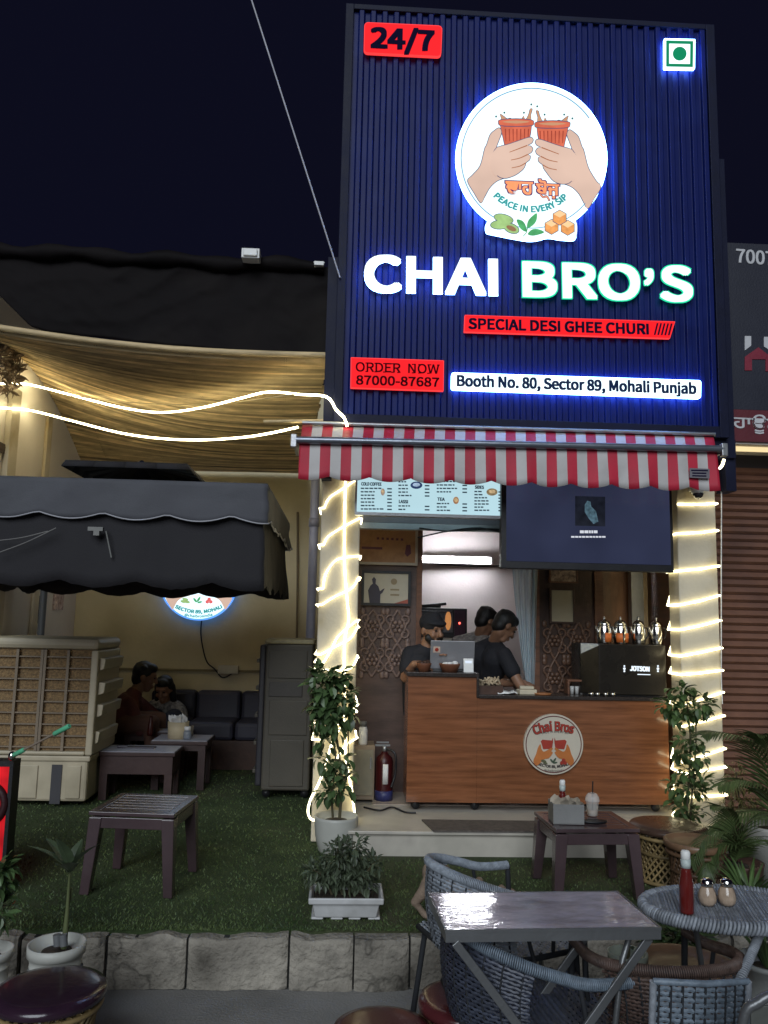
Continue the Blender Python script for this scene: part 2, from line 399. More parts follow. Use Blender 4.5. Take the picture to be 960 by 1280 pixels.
# carved jali work: scrolls standing off the panels
def jali(name, px0, py0, px1, py1, Y, mat, parent, seed, nxx=3, nzz=6):
    rnd = random.Random(seed); a0, a1, b0, b1 = rect(px0, py0, px1, py1, Y); q = MB()
    for i in range(nxx):
        for j in range(nzz):
            cx = a0 + (a1 - a0) * (i + .5) / nxx; cz = b0 + (b1 - b0) * (j + .5) / nzz; sx = (a1 - a0) / nxx * .52; sz = (b1 - b0) / nzz * .52
            for fl in (-1, 1):
                for vz in (-1, 1):
                    pts = [(cx, Y - .006, cz - vz * sz * .95), (cx + fl * sx * .35, Y - .007, cz - vz * sz * .55)]
                    for k in range(19):
                        t = k / 18; an = -1.2 + 7.0 * t; rr = (1 - .82 * t) * .42 * min(sx, sz) * rnd.uniform(.96, 1.04)
                        pts.append((cx + fl * (sx * .52 + rr * math.cos(an)), Y - .008 - .008 * t, cz + vz * (sz * .42 + rr * math.sin(an))))
                    q.tube(cat_rom(pts, 2), [.0115 * (1 - .45 * k / (2 * len(pts) - 2)) for k in range(2 * len(pts) - 1)], 6)
                    q.ball((cx + fl * sx * .80, Y - .006, cz + vz * sz * .86), (.022, .010, .030), 8, 6)
            for k in range(6):
                an = R(60 * k); q.ball((cx + .035 * math.cos(an), Y - .008, cz + .035 * math.sin(an)), (.018, .010, .018), 8, 6)
            q.ball((cx, Y - .012, cz), (.016, .012, .016), 8, 6)
    q.build(name, mat, parent, world=True)
jali('carving', 450, 762, 512, 846, YP, M('carving_relief', (.17, .115, .10), .45, 0, .3, 20.), sh, 1, 2, 2)
# right hand carved panel behind the counter
YC = 6.45
a0, a1, b0, b1 = rect(668, 700, 752, 880, YC)
q = MB(); q.box(a0, a1, YC, YC + .05, .15, 2.6); q.build('carved_panel', m_dwood, sh, world=True)
q = MB(); q.box(a0 - .03, a0 + .035, YC - .03, YC - .002, .15, 2.6); q.box(a1 - .06, a1 + .01, YC - .03, YC - .002, .15, 2.6); q.build('panel_stile', m_wood, sh, world=True)
jali('carving', 678, 778, 738, 872, YC, M('carving_brown', (.13, .07, .045), .42, 0, .3, 20.), sh, 2, 2, 2)
a, b, c, d = rect(752, 690, 792, 880, 6.5)
q = MB(); q.box(a, b, 6.5, 6.55, .15, 2.6); q.build('wood_panel', M('lit_veneer', (.22, .10, .045), .3, 0, .5, 2.5, .05, 10., st=(3, 1, .8)), sh, world=True)  # blotches of light are put into the veneer colour
a2, b2, c, d = rect(788, 690, 803, 880, 6.42)
q = MB(); q.box(a2, b2, 6.38, 6.46, .15, 2.6); q.build('post', m_gmet, sh, world=True)
a3, b3, c, d = rect(801, 690, 820, 880, 6.5)
q = MB(); q.box(a3, b3, 6.5, 6.55, .15, 2.6); q.build('cream_panel', M('cream_board', (.55, .42, .26), .6), sh, world=True)
q = MB(); a4 = b3
for k in range(44):
    z = .15 + k * .055; q.box(a4, XR1 - .12, 6.48, 6.53, z, z + .05)
q.build('slat_panel', M('slat_brown', (.075, .036, .024), .45, 0, .25), sh, world=True, bev=.004)
# ---------------------------------------------------------------- courtyard building
cy = thing('courtyard_building', 'yellow and cream plastered walls round the covered seating yard', 'building', (-1.5, 8.6, 0))
q = MB(); q.box(-2.95, XL0 - .002, 8.62, 8.8, 0, 4.0); q.build('back_wall', m_ywall, cy, world=True)
q = MB(); q.box(-3.05, -2.81, 6.2, 8.619, 0, 4.15); q.build('side_wall', m_wwall, cy, world=True)
for y0, y1, d in ((6.55, 6.72, .05), (7.4, 7.52, .03)):
    q = MB(); q.box(-2.809, -2.81 + d, y0, y1, 0, 3.3); q.build('pilaster', m_plaster, cy, world=True, bev=.006)
zz = P(250, 838, 8.6).z
q = MB(); q.box(-2.80, XL0 - .01, 8.600, 8.619, zz - .012, zz + .012); q.build('dado_rail', M('dado_paint', (.22, .18, .09), .6), cy, world=True)
# bamboo screen ceiling
m_bam = M('bamboo_slat', (.50, .38, .21), .55, 0, .38, 3., .25, 50., st=(1.2, 8, 8), isl=.55)
A0, A1 = P(-40, 404, 5.62), P(413, 447, 5.52); B0, B1 = P(100, 584, 8.55), P(386, 589, 8.55)
A0.x = -2.80; B0.x = -2.80
def bamS(u, v):
    p = (A0.lerp(A1, u)).lerp(B0.lerp(B1, u), v)
    p.z += .34 * math.sin(math.pi * v) * (1 - u) ** 2 - .05 * math.sin(math.pi * v) * math.sin(math.pi * u) - .06 * math.sin(math.pi * u) * (1 - v)
    return p
bs = thing('bamboo_screen', 'sagging bamboo slat blind stretched as a ceiling over the yard', 'bamboo screen', (-1.5, 7, 2.9))
q = MB(); ns = 74
for k in range(ns):
    v = (k + .5) / ns; dv = .47 / ns; A, B, C = [], [], []; ph = random.uniform(0, 9); u1 = 1 - random.uniform(0, .012)
    for i in range(23):
        u = u1 * i / 22; w = .006 * NZ.noise(Vector((u * 5 + ph, v * 40, 1)))
        a = bamS(u, max(v - dv, 0)); b = bamS(u, min(v + dv, 1)); a.z += w; b.z += w
        c = (a + b) / 2; c.z -= .028
        A.append(a); B.append(c); C.append(b)
    q.strip(A, B); q.strip(B, C)
q.build('slat', m_bam, bs, world=True)
q = MB()
for u in (.12, .37, .62, .88):
    for du in (-.003, .003): q.tube([bamS(u + du, v / 30) - Vector((0, 0, .016)) for v in range(31)], .0018, 5)
q.build('cord', M('jute_cord', (.10, .07, .04), .9), bs, world=True)
q = MB(); q.tube([bamS(u / 12, 0) + Vector((0, -.02, .01)) for u in range(13)], .022, 8); q.build('edge_pole', m_bam, bs, world=True)
# thin dark tarpaulin wall above it
m_tarp = M('dark_tarpaulin', (.009, .0075, .008), .7, 0, .3, 2.2, .3, 14., dirt=((.015, .013, .012), 1.2), spec=.08)
tp = thing('tarpaulin', 'dark tarpaulin sheet hung over the yard roof edge, rolled along its top', 'tarpaulin', (-1.4, 5.7, 3.4))
def tl(f, x):  # piecewise interpolation over image columns
    for (a, fa), (b, fb) in zip(f[:-1], f[1:]):
        if x <= b: return fa + (fb - fa) * (x - a) / (b - a)
    return f[-1][1]
topl = [(-30, 312), (60, 316), (180, 324), (300, 331), (419, 334)]
botl = [(-30, 352), (0, 370), (38, 408), (60, 415), (200, 430), (320, 441), (419, 446)]
q = MB(); vs = []; nx, nz_ = 110, 30
for j in range(nz_ + 1):
    for i in range(nx + 1):
        x = -30 + 449 * i / nx; yy = tl(topl, x) + (tl(botl, x) - tl(topl, x)) * j / nz_
        vs.append(P(x, yy, 5.59 + .035 * abs(NZ.noise(Vector((x * .014 + yy * .012, yy * .02, 3)))) + .010 * abs(NZ.noise(Vector((x * .04 - yy * .03, yy * .05, 7)))) + .002 * NZ.noise(Vector((x * .2, yy * .2, 7)))))
q.add(vs, [(j * (nx + 1) + i, (j + 1) * (nx + 1) + i, (j + 1) * (nx + 1) + i + 1, j * (nx + 1) + i + 1) for j in range(nz_) for i in range(nx)], True)
o = q.build('sheet', m_tarp, tp, world=True); md = o.modifiers.new('t', 'SOLIDIFY'); md.thickness = .006
q = MB(); q.tube([P(x, tl(topl, x) - 1 + 2 * math.sin(x * .05), 5.58) for x in range(-30, 420, 15)], [.05 + .012 * math.sin(i * 1.3) for i in range(30)], 10); q.build('rolled_edge', m_tarp, tp, world=True)
q = MB(); a = P(315, 329, 5.56); q.box(a.x - .065, a.x + .065, 5.45, 5.58, a.z - .01, a.z + .065); q.box(a.x - .05, a.x + .05, 5.435, 5.45, a.z, a.z + .055); tag(q.build('junction_box', m_white, bev=.008), 'white plastic box sitting on top of the rolled tarpaulin edge', 'box')
q = MB(); a = P(399, 334, 5.56); q.box(a.x - .035, a.x + .035, 5.5, 5.58, a.z - .01, a.z + .02); q.tube([(a.x - .04, 5.53, a.z + .022), (a.x + .04, 5.53, a.z + .022)], .006, 6); tag(q.build('mounting_clip', m_white, bev=.005), 'small pale clip on the tarpaulin edge beside the tall sign', 'clip')
q = MB(); q.tube([P(310 + (425 - 310) * t / 12, -14 + (347 + 14) * (t / 12), 5.0 + .3 * t / 12) for t in range(13)], .006, 6); tag(q.build('overhead_wire', M('wire_sheath', (.45, .45, .5), .5)), 'pale wire running down from the night sky to the edge of the tall sign', 'wire')
# neighbouring booth on the right
nb = thing('neighbour_booth', 'closed neighbouring booth with a brown roller shutter', 'building', (3.7, 6, 0))
q = MB()
for k in range(46):
    z = .02 + k * .058; q.add([(2.66, 5.98, z), (5.6, 5.98, z), (5.6, 5.955, z + .02), (2.66, 5.955, z + .02), (5.6, 5.98, z + .05), (2.66, 5.98, z + .05), (5.6, 5.985, z + .058), (2.66, 5.985, z + .058)], [(0, 1, 2, 3), (3, 2, 4, 5), (5, 4, 6, 7)])
q.build('roller_shutter', M('shutter_paint', (.145, .072, .05), .5, .1, .2, 3., .08, dirt=((.09, .05, .042), 2.)), nb, world=True)
q = MB(); q.box(2.64, 5.6, 5.99, 8.8, 0, 3.4); q.build('wall', M('booth_wall', (.03, .03, .045), .8), nb, world=True)
q = MB(); q.box(2.66, 5.6, 5.62, 5.99, 2.79, 2.86); q.build('soffit', m_wwall, nb, world=True)
# its signboard
a0, a1, b0, b1 = rect(903, 303, 1080, 516, 5.60)
ns_ = thing('neighbour_signboard', 'dark unlit signboard with a house emblem above the brown roller shutter', 'sign', (3.6, 5.6, 2.8))
zt, zm, zb = P(903, 303, 5.6).z, P(903, 511, 5.6).z, P(903, 551, 5.6).z; xa = P(903, 420, 5.6).x; xb = xa + 2.3
q = MB(); q.box(xa, xb, 5.60, 5.68, zm, zt); q.build('board', M('board_face', (.017, .019, .032), .45, 0, .12, 2.), ns_, world=True)
q = MB(); q.box(xa, xb, 5.597, 5.68, zb, zm - .002); q.build('red_band', M('band_face', (.10, .012, .02), .5), ns_, world=True)
m_dimw = M('dull_white_letter', (.50, .50, .52), .6)
q = MB(); txt(q, '70075', (920, 328), (980, 333), 17, 5.597, 0., .003, fat=.5); 
for xx, w in ((921, 9),): pass
q.build('lettering', m_dimw, ns_, world=True)
q = MB(); txt(q, 'ਹਾਊਸਿੰਗ', (916, 535), (1004, 539), 19, 5.594, 0., .003, fat=.3); q.build('lettering', m_dimw, ns_, world=True)
def pxpoly(mb, pts, Y, ex=.004, mi=0, mside=None): return mb.poly([P(x, y, Y) for x, y in pts], (0, ex, 0), mi, mside)
q = MB(); pxpoly(q, [(931, 420), (939, 420), (939, 432), (931, 438)], 5.595); pxpoly(q, [(955, 421), (964, 421), (964, 439), (955, 433)], 5.595); q.build('emblem', m_dimw, ns_, world=True)
q = MB(); pxpoly(q, [(931, 446), (948, 434), (965, 447), (965, 464), (957, 464), (957, 449), (940, 449), (940, 463), (931, 463)], 5.594); q.build('emblem', M('emblem_red', (.20, .015, .035), .5), ns_, world=True)
q = MB(); s0 = P(905, 561, 5.7); q.box(s0.x + .02, 5.0, 5.70, 5.75, s0.z - .005, s0.z + .03)
tl_ = thing('strip_lamp', 'warm strip lamp under the dark signboard above the brown shutter', 'lamp', (3.6, 5.72, 2.7))  # added glowing bar stands in for the lit soffit
q.build('diffuser', E('warm_strip', (1., .78, .42), .95), tl_, world=True)
q = MB(); q.box(s0.x + .02, 5.0, 5.69, 5.76, s0.z + .032, s0.z + .05); q.build('housing', m_white, tl_, world=True)
# ---------------------------------------------------------------- the big illuminated shop sign
YS = 5.35
sg = thing('shop_sign', 'tall illuminated blue corrugated sign reading CHAI BRO\'S with two clinking clay cups', 'sign', (1.27, 5.4, 2.78))
SX0, SX1, SZ0, SZ1 = -.075, 2.618, 2.79, 5.895
q = MB(); n = 31; pw = (SX1 - SX0 - .06) / n; ln = []
for k in range(n):
    x = SX0 + .03 + k * pw
    for fx, fy in ((0, 0), (.42, 0), (.52, -.022), (.90, -.022)): ln.append((x + fx * pw, YS + fy))
ln.append((SX0 + .03 + n * pw, YS))
q.strip([(x, y, SZ1) for x, y in ln], [(x, y, SZ0) for x, y in ln], sm=False)
o = q.build('panel', m_navy, sg, world=True, bev=.003); md = o.modifiers.new('t', 'SOLIDIFY'); md.thickness = .003; md.offset = 1
q = MB(); fw = .03
q.box(SX0 - .03, SX0 + fw, YS - .03, YS + .14, SZ0 - .03, SZ1 + .03); q.box(SX1 - fw, SX1 + .035, YS - .03, YS + .14, SZ0 - .03, SZ1 + .03)
q.box(SX0 + fw, SX1 - fw, YS - .029, YS + .14, SZ1 - .012, SZ1 + .03); q.box(SX0 + fw, SX1 - fw, YS - .029, YS + .14, SZ0 - .03, SZ0 + .05)
q.build('frame', m_dkmet, sg, world=True, bev=.004)
q = MB(); q.box(SX0, SX1, YS + .03, YS + .13, SZ0, SZ1); q.build('back_box', m_dkmet, sg, world=True)
for xa_, xb_, zz_ in ((SX0 - .10, SX0 - .031, SZ1 - 1.9), (SX1 + .037, SX1 + .11, SZ1 - 1.0)): q = MB(); q.box(xa_, xb_, YS + .05, YS + .2, 2.4, zz_); q.build('upright', m_dkmet, sg, world=True)
q = MB(); q.box(SX0 - .10, SX1 + .10, YS + .02, YS + .118, 2.63, SZ0 - .031); q.build('bottom_beam', m_dkmet, sg, world=True)
e_white = E('sign_white', (.80, .95, 1.), 1.75, .10, 1.6)
e_wedge = E('sign_edge_blue', (.18, .38, 1.), 15.)
e_green = E('sign_green_glow', (.02, .75, .38), 1.1)
e_red = E('sign_red', (1., .010, .016), .95, .12)
e_redt = E('sign_red_edge', (1., .05, .05), 1.1)
m_ink = M('navy_ink', (.008, .006, .03), .8, spec=.05)
m_inkr = M('maroon_ink', (.06, .002, .006), .8, spec=.05)
m_inkb = M('blue_ink', (.012, .03, .09), .8, spec=.05)
YB = 5.295  # front of the raised boxes
def bil(c, u, v):  # c: tl tr br bl image points
    t = (c[0][0] + (c[1][0] - c[0][0]) * u, c[0][1] + (c[1][1] - c[0][1]) * u); b = (c[3][0] + (c[2][0] - c[3][0]) * u, c[3][1] + (c[2][1] - c[3][1]) * u)
    return (t[0] + (b[0] - t[0]) * v, t[1] + (b[1] - t[1]) * v)
def rrect(c, rad, n=5):
    w = math.hypot(c[1][0] - c[0][0], c[1][1] - c[0][1]); h = math.hypot(c[3][0] - c[0][0], c[3][1] - c[0][1]); a, b = rad / w, rad / h; o = []
    for cx, cy, s in ((1 - a, b, -90), (1 - a, 1 - b, 0), (a, 1 - b, 90), (a, b, 180)):
        for k in range(n + 1):
            t = R(s + 90 * k / n); o.append(bil(c, cx + a * math.cos(t), cy + b * math.sin(t)))
    return o
def inset(c, d):
    w = math.hypot(c[1][0] - c[0][0], c[1][1] - c[0][1]); h = math.hypot(c[3][0] - c[0][0], c[3][1] - c[0][1]); a, b = d / w, d / h
    return [bil(c, a, b), bil(c, 1 - a, b), bil(c, 1 - a, 1 - b), bil(c, a, 1 - b)]
def signbox(name, c, rad, face, edge, d=.9):
    q = MB(); pxpoly(q, rrect(c, rad), YB + .003, .022, 1, 1); pxpoly(q, rrect(inset(c, d), max(rad - d, .3)), YB, .01, 0, 1)
    return q.build(name, [face, edge], sg, world=True)
bx = signbox('hours_box', [(455.5, 27.5), (553, 32), (551.5, 71), (454.5, 66)], 5, e_red, e_redt)
q = MB(); txt(q, '24/7', (463, 60), (543, 64.3), 26, YB - .003, .0, .004, fat=1.7); q.build('lettering', m_ink, bx, world=True)
bx = signbox('phone_box', [(438.5, 446.5), (555, 450.5), (554.5, 489), (438, 485)], .8, e_red, e_redt)
# seriffed letters: strokes plus small feet
def serif(mb, body, pl, pr, h, Y, bold):
    n = len(body); txt(mb, body, pl, pr, h, Y, 0., .003, fat=bold)
q = MB(); serif(q, 'ORDER  NOW', (444.5, 464.2), (549, 467.2), 11.5, YB - .002, .25); serif(q, '87000-87687', (445, 480.6), (549, 483.6), 11.5, YB - .002, .45)
def feet(mb, xs_, y, dy, w=3.4, hh=1.1):
    for x in xs_: pxpoly(mb, [(x - w / 2, y + dy * x - hh), (x + w / 2, y + dy * x - hh), (x + w / 2, y + dy * x), (x - w / 2, y + dy * x)], YB - .0045, .003)
sl_ = 3. / 104.5
feet(q, (458.4, 469.7, 480.6, 490.8, 498.2, 516.5, 524.5, 535.6), 464.4 - 444.5 * sl_, sl_); feet(q, (458.4, 469.7, 480.6, 490.8, 516.5, 524.5, 537.5, 548.), 464.4 - 10.6 - 444.5 * sl_, sl_)
q.build('lettering', m_inkr, bx, world=True)
bc = [(581, 393.5), (844, 401.8), (837.5, 423.2), (580, 415)]
bx = signbox('banner', bc, .5, e_red, e_redt, .7)
q = MB(); txt(q, 'SPECIAL DESI GHEE CHURI', (585.5, 411.2), (811, 418.2), 13.5, YB - .002, .0, .004, fat=.7)
for k in range(5):
    x = 817.5 + k * 4.4; pxpoly(q, [(x + 3.6, 403.8 + k * .12), (x + 5.6, 403.9 + k * .12), (x + 2, 418.4 + k * .12), (x, 418.3 + k * .12)], YB - .005, .004)
q.build('lettering', m_ink, bx, world=True)
ac = [(564.5, 465.6), (876.5, 475.5), (876, 498.2), (564, 487)]
bx = signbox('address_box', ac, 3, e_white, e_wedge, .8)
q = MB(); txt(q, 'Booth No. 80, Sector 89, Mohali Punjab', (571, 482.8), (870.5, 492.8), 14, YB - .002, .0, .004, fat=.75); q.build('lettering', m_inkb, bx, world=True)
vc = [(830.5, 48), (869, 49), (868.5, 86), (830.5, 85.3)]
bx = signbox('veg_mark', vc, 1, e_white, e_wedge, .6)
q = MB(); i1, i2 = inset(vc, 2.4), inset(vc, 6)
for k in range(4): pxpoly(q, [i1[k], i1[(k + 1) % 4], i2[(k + 1) % 4], i2[k]], YB - .004, .003)
pxpoly(q, [(849.7 + 8.6 * math.cos(R(a)), 66.9 + 8.6 * math.sin(R(a))) for a in range(0, 360, 12)], YB - .004, .003); q.build('lettering', E('veg_green', (.0, .30, .13), .75), bx, world=True)
# channel letters
yb = lambda x: 370.8 + (x - 654) * .030
q = MB(); txt(q, 'CHAI', (455, 364.5), (622.5, 369.5), 45.5, 5.285, .0, .010, 0, 1, fat=2.3); q.build('lettering', [e_white, e_wedge], sg, world=True)
def bros(q, f, Y, g, mi, ms):
    txt(q, 'BRO', (653.5 - g, yb(653) + g), (800 + g, yb(800) + g), 43.5 + 2 * g, Y, .0, .009, mi, ms, fat=f)
    txt(q, ',', (805 - g, yb(810) - 30 + g * .5), (816.5 + g, yb(815) - 30 + g * .5), 43.5 + 2 * g, Y, .0, .009, mi, ms, fat=f * .7)
    txt(q, 'S', (826 - g, yb(826) + g), (866 + g, yb(866) + g), 43.5 + 2 * g, Y, .0, .009, mi, ms, fat=f)
q = MB(); bros(q, 3.1, 5.298, 1.2, 0, 0); q.build('halo', e_green, sg, world=True)
q = MB(); bros(q, 1.9, 5.285, 0, 0, 0); q.build('lettering', E('sign_white_green', (.72, 1., .95), 1.6, .1, 1.6), sg, world=True)
# ---- round emblem
def LC(p): return (560 + p[0] * .21875, 90 + p[1] * .2187)
def logo_shape(pts, Y, mat, name, parent, n=4, smooth=True, ex=.003):
    pp = cat_rom([(x, y, 0) for x, y in pts], n, True) if smooth else [Vector((x, y, 0)) for x, y in pts]
    q = MB(); pxpoly(q, [LC((v.x, v.y)) for v in pp], Y, ex); return q.build(name, mat, parent, world=True)
e_disc = E('emblem_white', (.78, .95, 1.), 1.35, .10, 1.4); e_rim = E('emblem_rim', (.22, .46, 1.), 13.)
e_skin = E('emblem_skin', (.80, .56, .45), .82, .1, 3.); e_line = E('emblem_line', (.10, .12, .28), .55)
e_clay = E('emblem_clay', (.80, .17, .09), .78, .15, 12.); e_clayd = E('emblem_clay_dark', (.52, .07, .04), .6); e_tea = E('emblem_tea', (.70, .36, .20), .8)
e_teal = E('emblem_teal', (.05, .42, .42), .75); e_orange = E('emblem_orange', (1., .36, .16), .95); e_purp = E('emblem_purple', (.17, .05, .22), .6)
e_grn = E('emblem_green', (.10, .50, .18), .75, .25, 20.); e_lgrn = E('emblem_lime', (.42, .66, .25), .8, .2, 20.); e_jag = E('emblem_jaggery', (.95, .40, .12), .85, .2, 30.); e_jagl = E('emblem_jaggery_top', (1., .62, .32), .95)
e_fing = E('emblem_finger_line', (.62, .22, .10), .6)
circ = lambda cx, cy, rx, ry, n=72: [(cx + rx * math.cos(2 * math.pi * k / n), cy + ry * math.sin(2 * math.pi * k / n)) for k in range(n)]
YL = 5.245
q = MB()
pxpoly(q, [LC(p) for p in circ(477, 493, 433, 431)], YL + .004, .018, 1, 1)
pxpoly(q, [LC(p) for p in circ(477, 493, 422, 420)], YL, .01, 0, 1)
lobe = [(222, 858), (250, 842), (300, 800), (500, 780), (690, 825), (728, 850), (738, 885), (735, 930), (725, 948), (650, 945), (580, 935), (520, 948), (460, 952), (360, 935), (262, 915), (224, 903)]
lb = [(v.x, v.y) for v in cat_rom([(x, y, 0) for x, y in lobe], 5, True)]
pxpoly(q, [LC(p) for p in lb], YL - .0025, .048, 0, 1)
em = q.build('emblem', [e_disc, e_rim], sg, world=True)
q = MB(); q.tube([P(*LC(p), YL - .001) for p in circ(477, 493, 402, 400)][8:66], .0035, 6); q.build('ring_line', E('ring_blue', (.10, .35, .60), .8), em, world=True)
hand = [(113, 622), (140, 590), (185, 535), (210, 440), (222, 415), (240, 362), (262, 338), (292, 320), (305, 345), (290, 390), (276, 432), (300, 425), (340, 415), (400, 395), (455, 376), (478, 376), (486, 388), (478, 405), (455, 418), (472, 424), (484, 440), (476, 458), (458, 470), (469, 480), (466, 500), (445, 518), (440, 535), (425, 558), (380, 590), (320, 606), (275, 625), (237, 662), (210, 710), (188, 747), (150, 690)]
fing = [(272, 440), (300, 425), (340, 415), (400, 395), (455, 376), (478, 376), (486, 388), (478, 405), (455, 418), (472, 424), (484, 440), (476, 458), (458, 470), (469, 480), (466, 500), (445, 518), (440, 535), (425, 558), (380, 590), (320, 606), (275, 580), (250, 500)]
cup = [(298, 296), (480, 296), (470, 350), (455, 420), (330, 440)]
rimc = [(290, 285), (300, 275), (390, 268), (478, 276), (488, 290), (478, 304), (390, 308), (302, 304)]
spl = [(312, 284), (306, 262), (298, 240), (322, 256), (338, 268), (356, 264), (385, 284), (415, 280), (432, 252), (444, 272), (462, 240), (470, 212), (481, 210), (472, 245), (462, 284)]
def grow(pts, d):
    cx = sum(p[0] for p in pts) / len(pts); cy = sum(p[1] for p in pts) / len(pts); n = len(pts); o = []
    ar = sum(pts[i][0] * pts[(i + 1) % n][1] - pts[(i + 1) % n][0] * pts[i][1] for i in range(n)); s = 1 if ar > 0 else -1
    for i in range(n):
        ax, ay = pts[i - 1]; bx_, by = pts[(i + 1) % n]; tx, ty = bx_ - ax, by - ay; l = math.hypot(tx, ty) or 1
        o.append((pts[i][0] + s * ty / l * d, pts[i][1] - s * tx / l * d))
    return o
for side in (0, 1):
    T = (lambda p: p) if side == 0 else (lambda p: (986 - p[0], p[1] + 11 + (p[1] > 560) * 22))
    hd = [T(p) for p in hand]
    h = logo_shape(grow(hd, 4), YL - .0020, e_line, 'hand_outline', em)
    logo_shape(hd, YL - .0035, e_skin, 'hand', h)
    c = logo_shape([T(p) for p in grow(cup, 5)], YL - .0050, e_line, 'cup_outline', em, 1, False)
    logo_shape([T(p) for p in grow(spl, 3)], YL - .0045, e_line, 'splash_outline', c, 3)
    logo_shape([T(p) for p in spl], YL - .0060, e_tea, 'splash', c, 3)
    logo_shape([T(p) for p in cup], YL - .0065, e_clay, 'cup', c, 1, False)
    q = MB()
    for k in range(7):
        x = 325 + k * 22; pxpoly(q, [LC(T(p)) for p in ((x, 325), (x + 6, 325), (x + 5 - (k - 3), 395), (x + 1 - (k - 3), 395))], YL - .0075, .0015)
    q.build('ribs', e_clayd, c, world=True)
    logo_shape([T(p) for p in grow(rimc, 4)], YL - .0080, e_line, 'rim_outline', c, 3)
    logo_shape([T(p) for p in rimc], YL - .0095, e_clay, 'rim', c, 3)
    logo_shape([T(p) for p in ((310, 284), (390, 277), (468, 284), (390, 294))], YL - .0105, e_tea, 'tea', c, 3)
    fg = [T(p) for p in fing]
    f = logo_shape(grow(fg, 3.5), YL - .0115, e_line, 'finger_outline', em)
    logo_shape([(p[0] + (0 if 1 else 0), p[1]) for p in fg], YL - .0130, e_skin, 'fingers', f)
    logo_shape([T(p) for p in ((240, 520), (262, 452), (300, 440), (330, 470), (320, 560), (270, 590))], YL - .0136, e_skin, 'palm', f)
    q = MB()
    for ln_ in (((352, 458), (400, 440), (452, 420)), ((360, 503), (410, 492), (456, 471)), ((364, 548), (410, 538), (444, 520))):
        q.tube([P(*LC(T(p)), YL - .0150) for p in cat_rom([(x, y, 0) for x, y in ln_], 4)] if 0 else [P(*LC(T((v.x, v.y))), YL - .0150) for v in cat_rom([(x, y, 0) for x, y in ln_], 4)], [.0022 + .0002 * i for i in range(9)], 5)
    q.build('finger_lines', e_fing, f, world=True)
    q = MB()
    for x, y in ((275, 254), (322, 232), (434, 232), (476, 185)): pxpoly(q, [LC(p) for p in circ(*T((x, y)), 6, 6, 10)], YL - .003, .002)
    q.build('drops', E('emblem_drop', (.10, .25, .25), .6), em, world=True)
q = MB(); txt(q, 'ਚਾਹ', LC((322, 702)), LC((494, 708)), 18.5, YL - .0045, .0, .001, fat=1.7); txt(q, 'ਬੋਜ਼', LC((496, 706)), LC((644, 712)), 22, YL - .0045, .0, .001, fat=1.7)
q.tube([P(*LC((v.x, v.y)), YL - .0045) for v in cat_rom([(528, 700, 0), (545, 716, 0), (565, 712, 0), (580, 736, 0)], 4)], .0075, 6)
q.build('lettering', e_purp, em, world=True)
q = MB(); txt(q, 'ਚਾਹ', LC((329, 696)), LC((487, 702)), 16, YL - .0125, .0, .001, fat=.55); txt(q, 'ਬੋਜ਼', LC((503, 700)), LC((637, 706)), 19.5, YL - .0125, .0, .001, fat=.55)
q.tube([P(*LC((v.x, v.y)), YL - .014) for v in cat_rom([(528, 700, 0), (545, 716, 0), (565, 712, 0), (578, 732, 0)], 4)], .0035, 6)
q.build('lettering', e_orange, em, world=True)
q = MB(); txt(q, 'PEACE IN EVERY SIP', LC((236, 800)), LC((716, 806)), 8.2, YL - .004, .0, .001, arc=-.118, fat=.55); q.build('lettering', e_teal, em, world=True)
def ell(cx, cy, a, b, rot, n=20): return [(cx + a * math.cos(t) * math.cos(rot) - b * math.sin(t) * math.sin(rot), cy + a * math.cos(t) * math.sin(rot) + b * math.sin(t) * math.cos(rot)) for t in [2 * math.pi * k / n for k in range(n)]]
for (cx, cy, a, b, ro, mt) in ((318, 838, 55, 23, .25, e_lgrn), (298, 872, 54, 24, -.05, e_lgrn), (362, 893, 45, 25, .4, e_lgrn)):
    w = logo_shape(ell(cx, cy, a + 4, b + 4, ro), YL - .0050 - cy * 2e-6, e_line, 'cardamom_outline', em, 1, False, .002); logo_shape(ell(cx, cy, a, b, ro), YL - .0068 - cy * 2e-6, mt, 'cardamom', w, 1, False, .002)
logo_shape(ell(362, 893, 30, 13, .4), YL - .0105, E('emblem_seed', (.45, .25, .12), .6), 'cardamom_seed', em, 1, False, .002)
for pts in (((392, 845), (425, 850), (445, 880), (448, 912), (415, 895)), ((452, 890), (458, 850), (485, 820), (508, 808), (505, 850), (480, 880)), ((456, 925), (480, 900), (515, 898), (550, 915), (515, 930), (480, 935))):
    logo_shape(pts, YL - .0062, e_grn, 'tea_leaf', em, 4, True, .002)
q = MB(); q.tube([P(*LC(p), YL - .0075) for p in ((430, 938), (448, 918), (455, 890))], .003, 5); q.build('leaf_stem', e_grn, em, world=True)
for k, (cx, cy) in enumerate(((592, 885), (684, 890), (638, 832))):
    s = 42; hx = [(cx + s * math.cos(R(a)), cy + s * math.sin(R(a))) for a in range(30, 390, 60)]
    w = logo_shape(grow(hx, 4), YL - .0055 - k * .0012, e_line, 'jaggery_outline', em, 1, False, .001)
    logo_shape(hx, YL - .0062 - k * .0012, e_jag, 'jaggery', w, 1, False, .0006)
    logo_shape([(cx, cy), hx[3], hx[4], hx[5]], YL - .0066 - k * .0012, e_jagl, 'jaggery_top', w, 1, False, .0003)
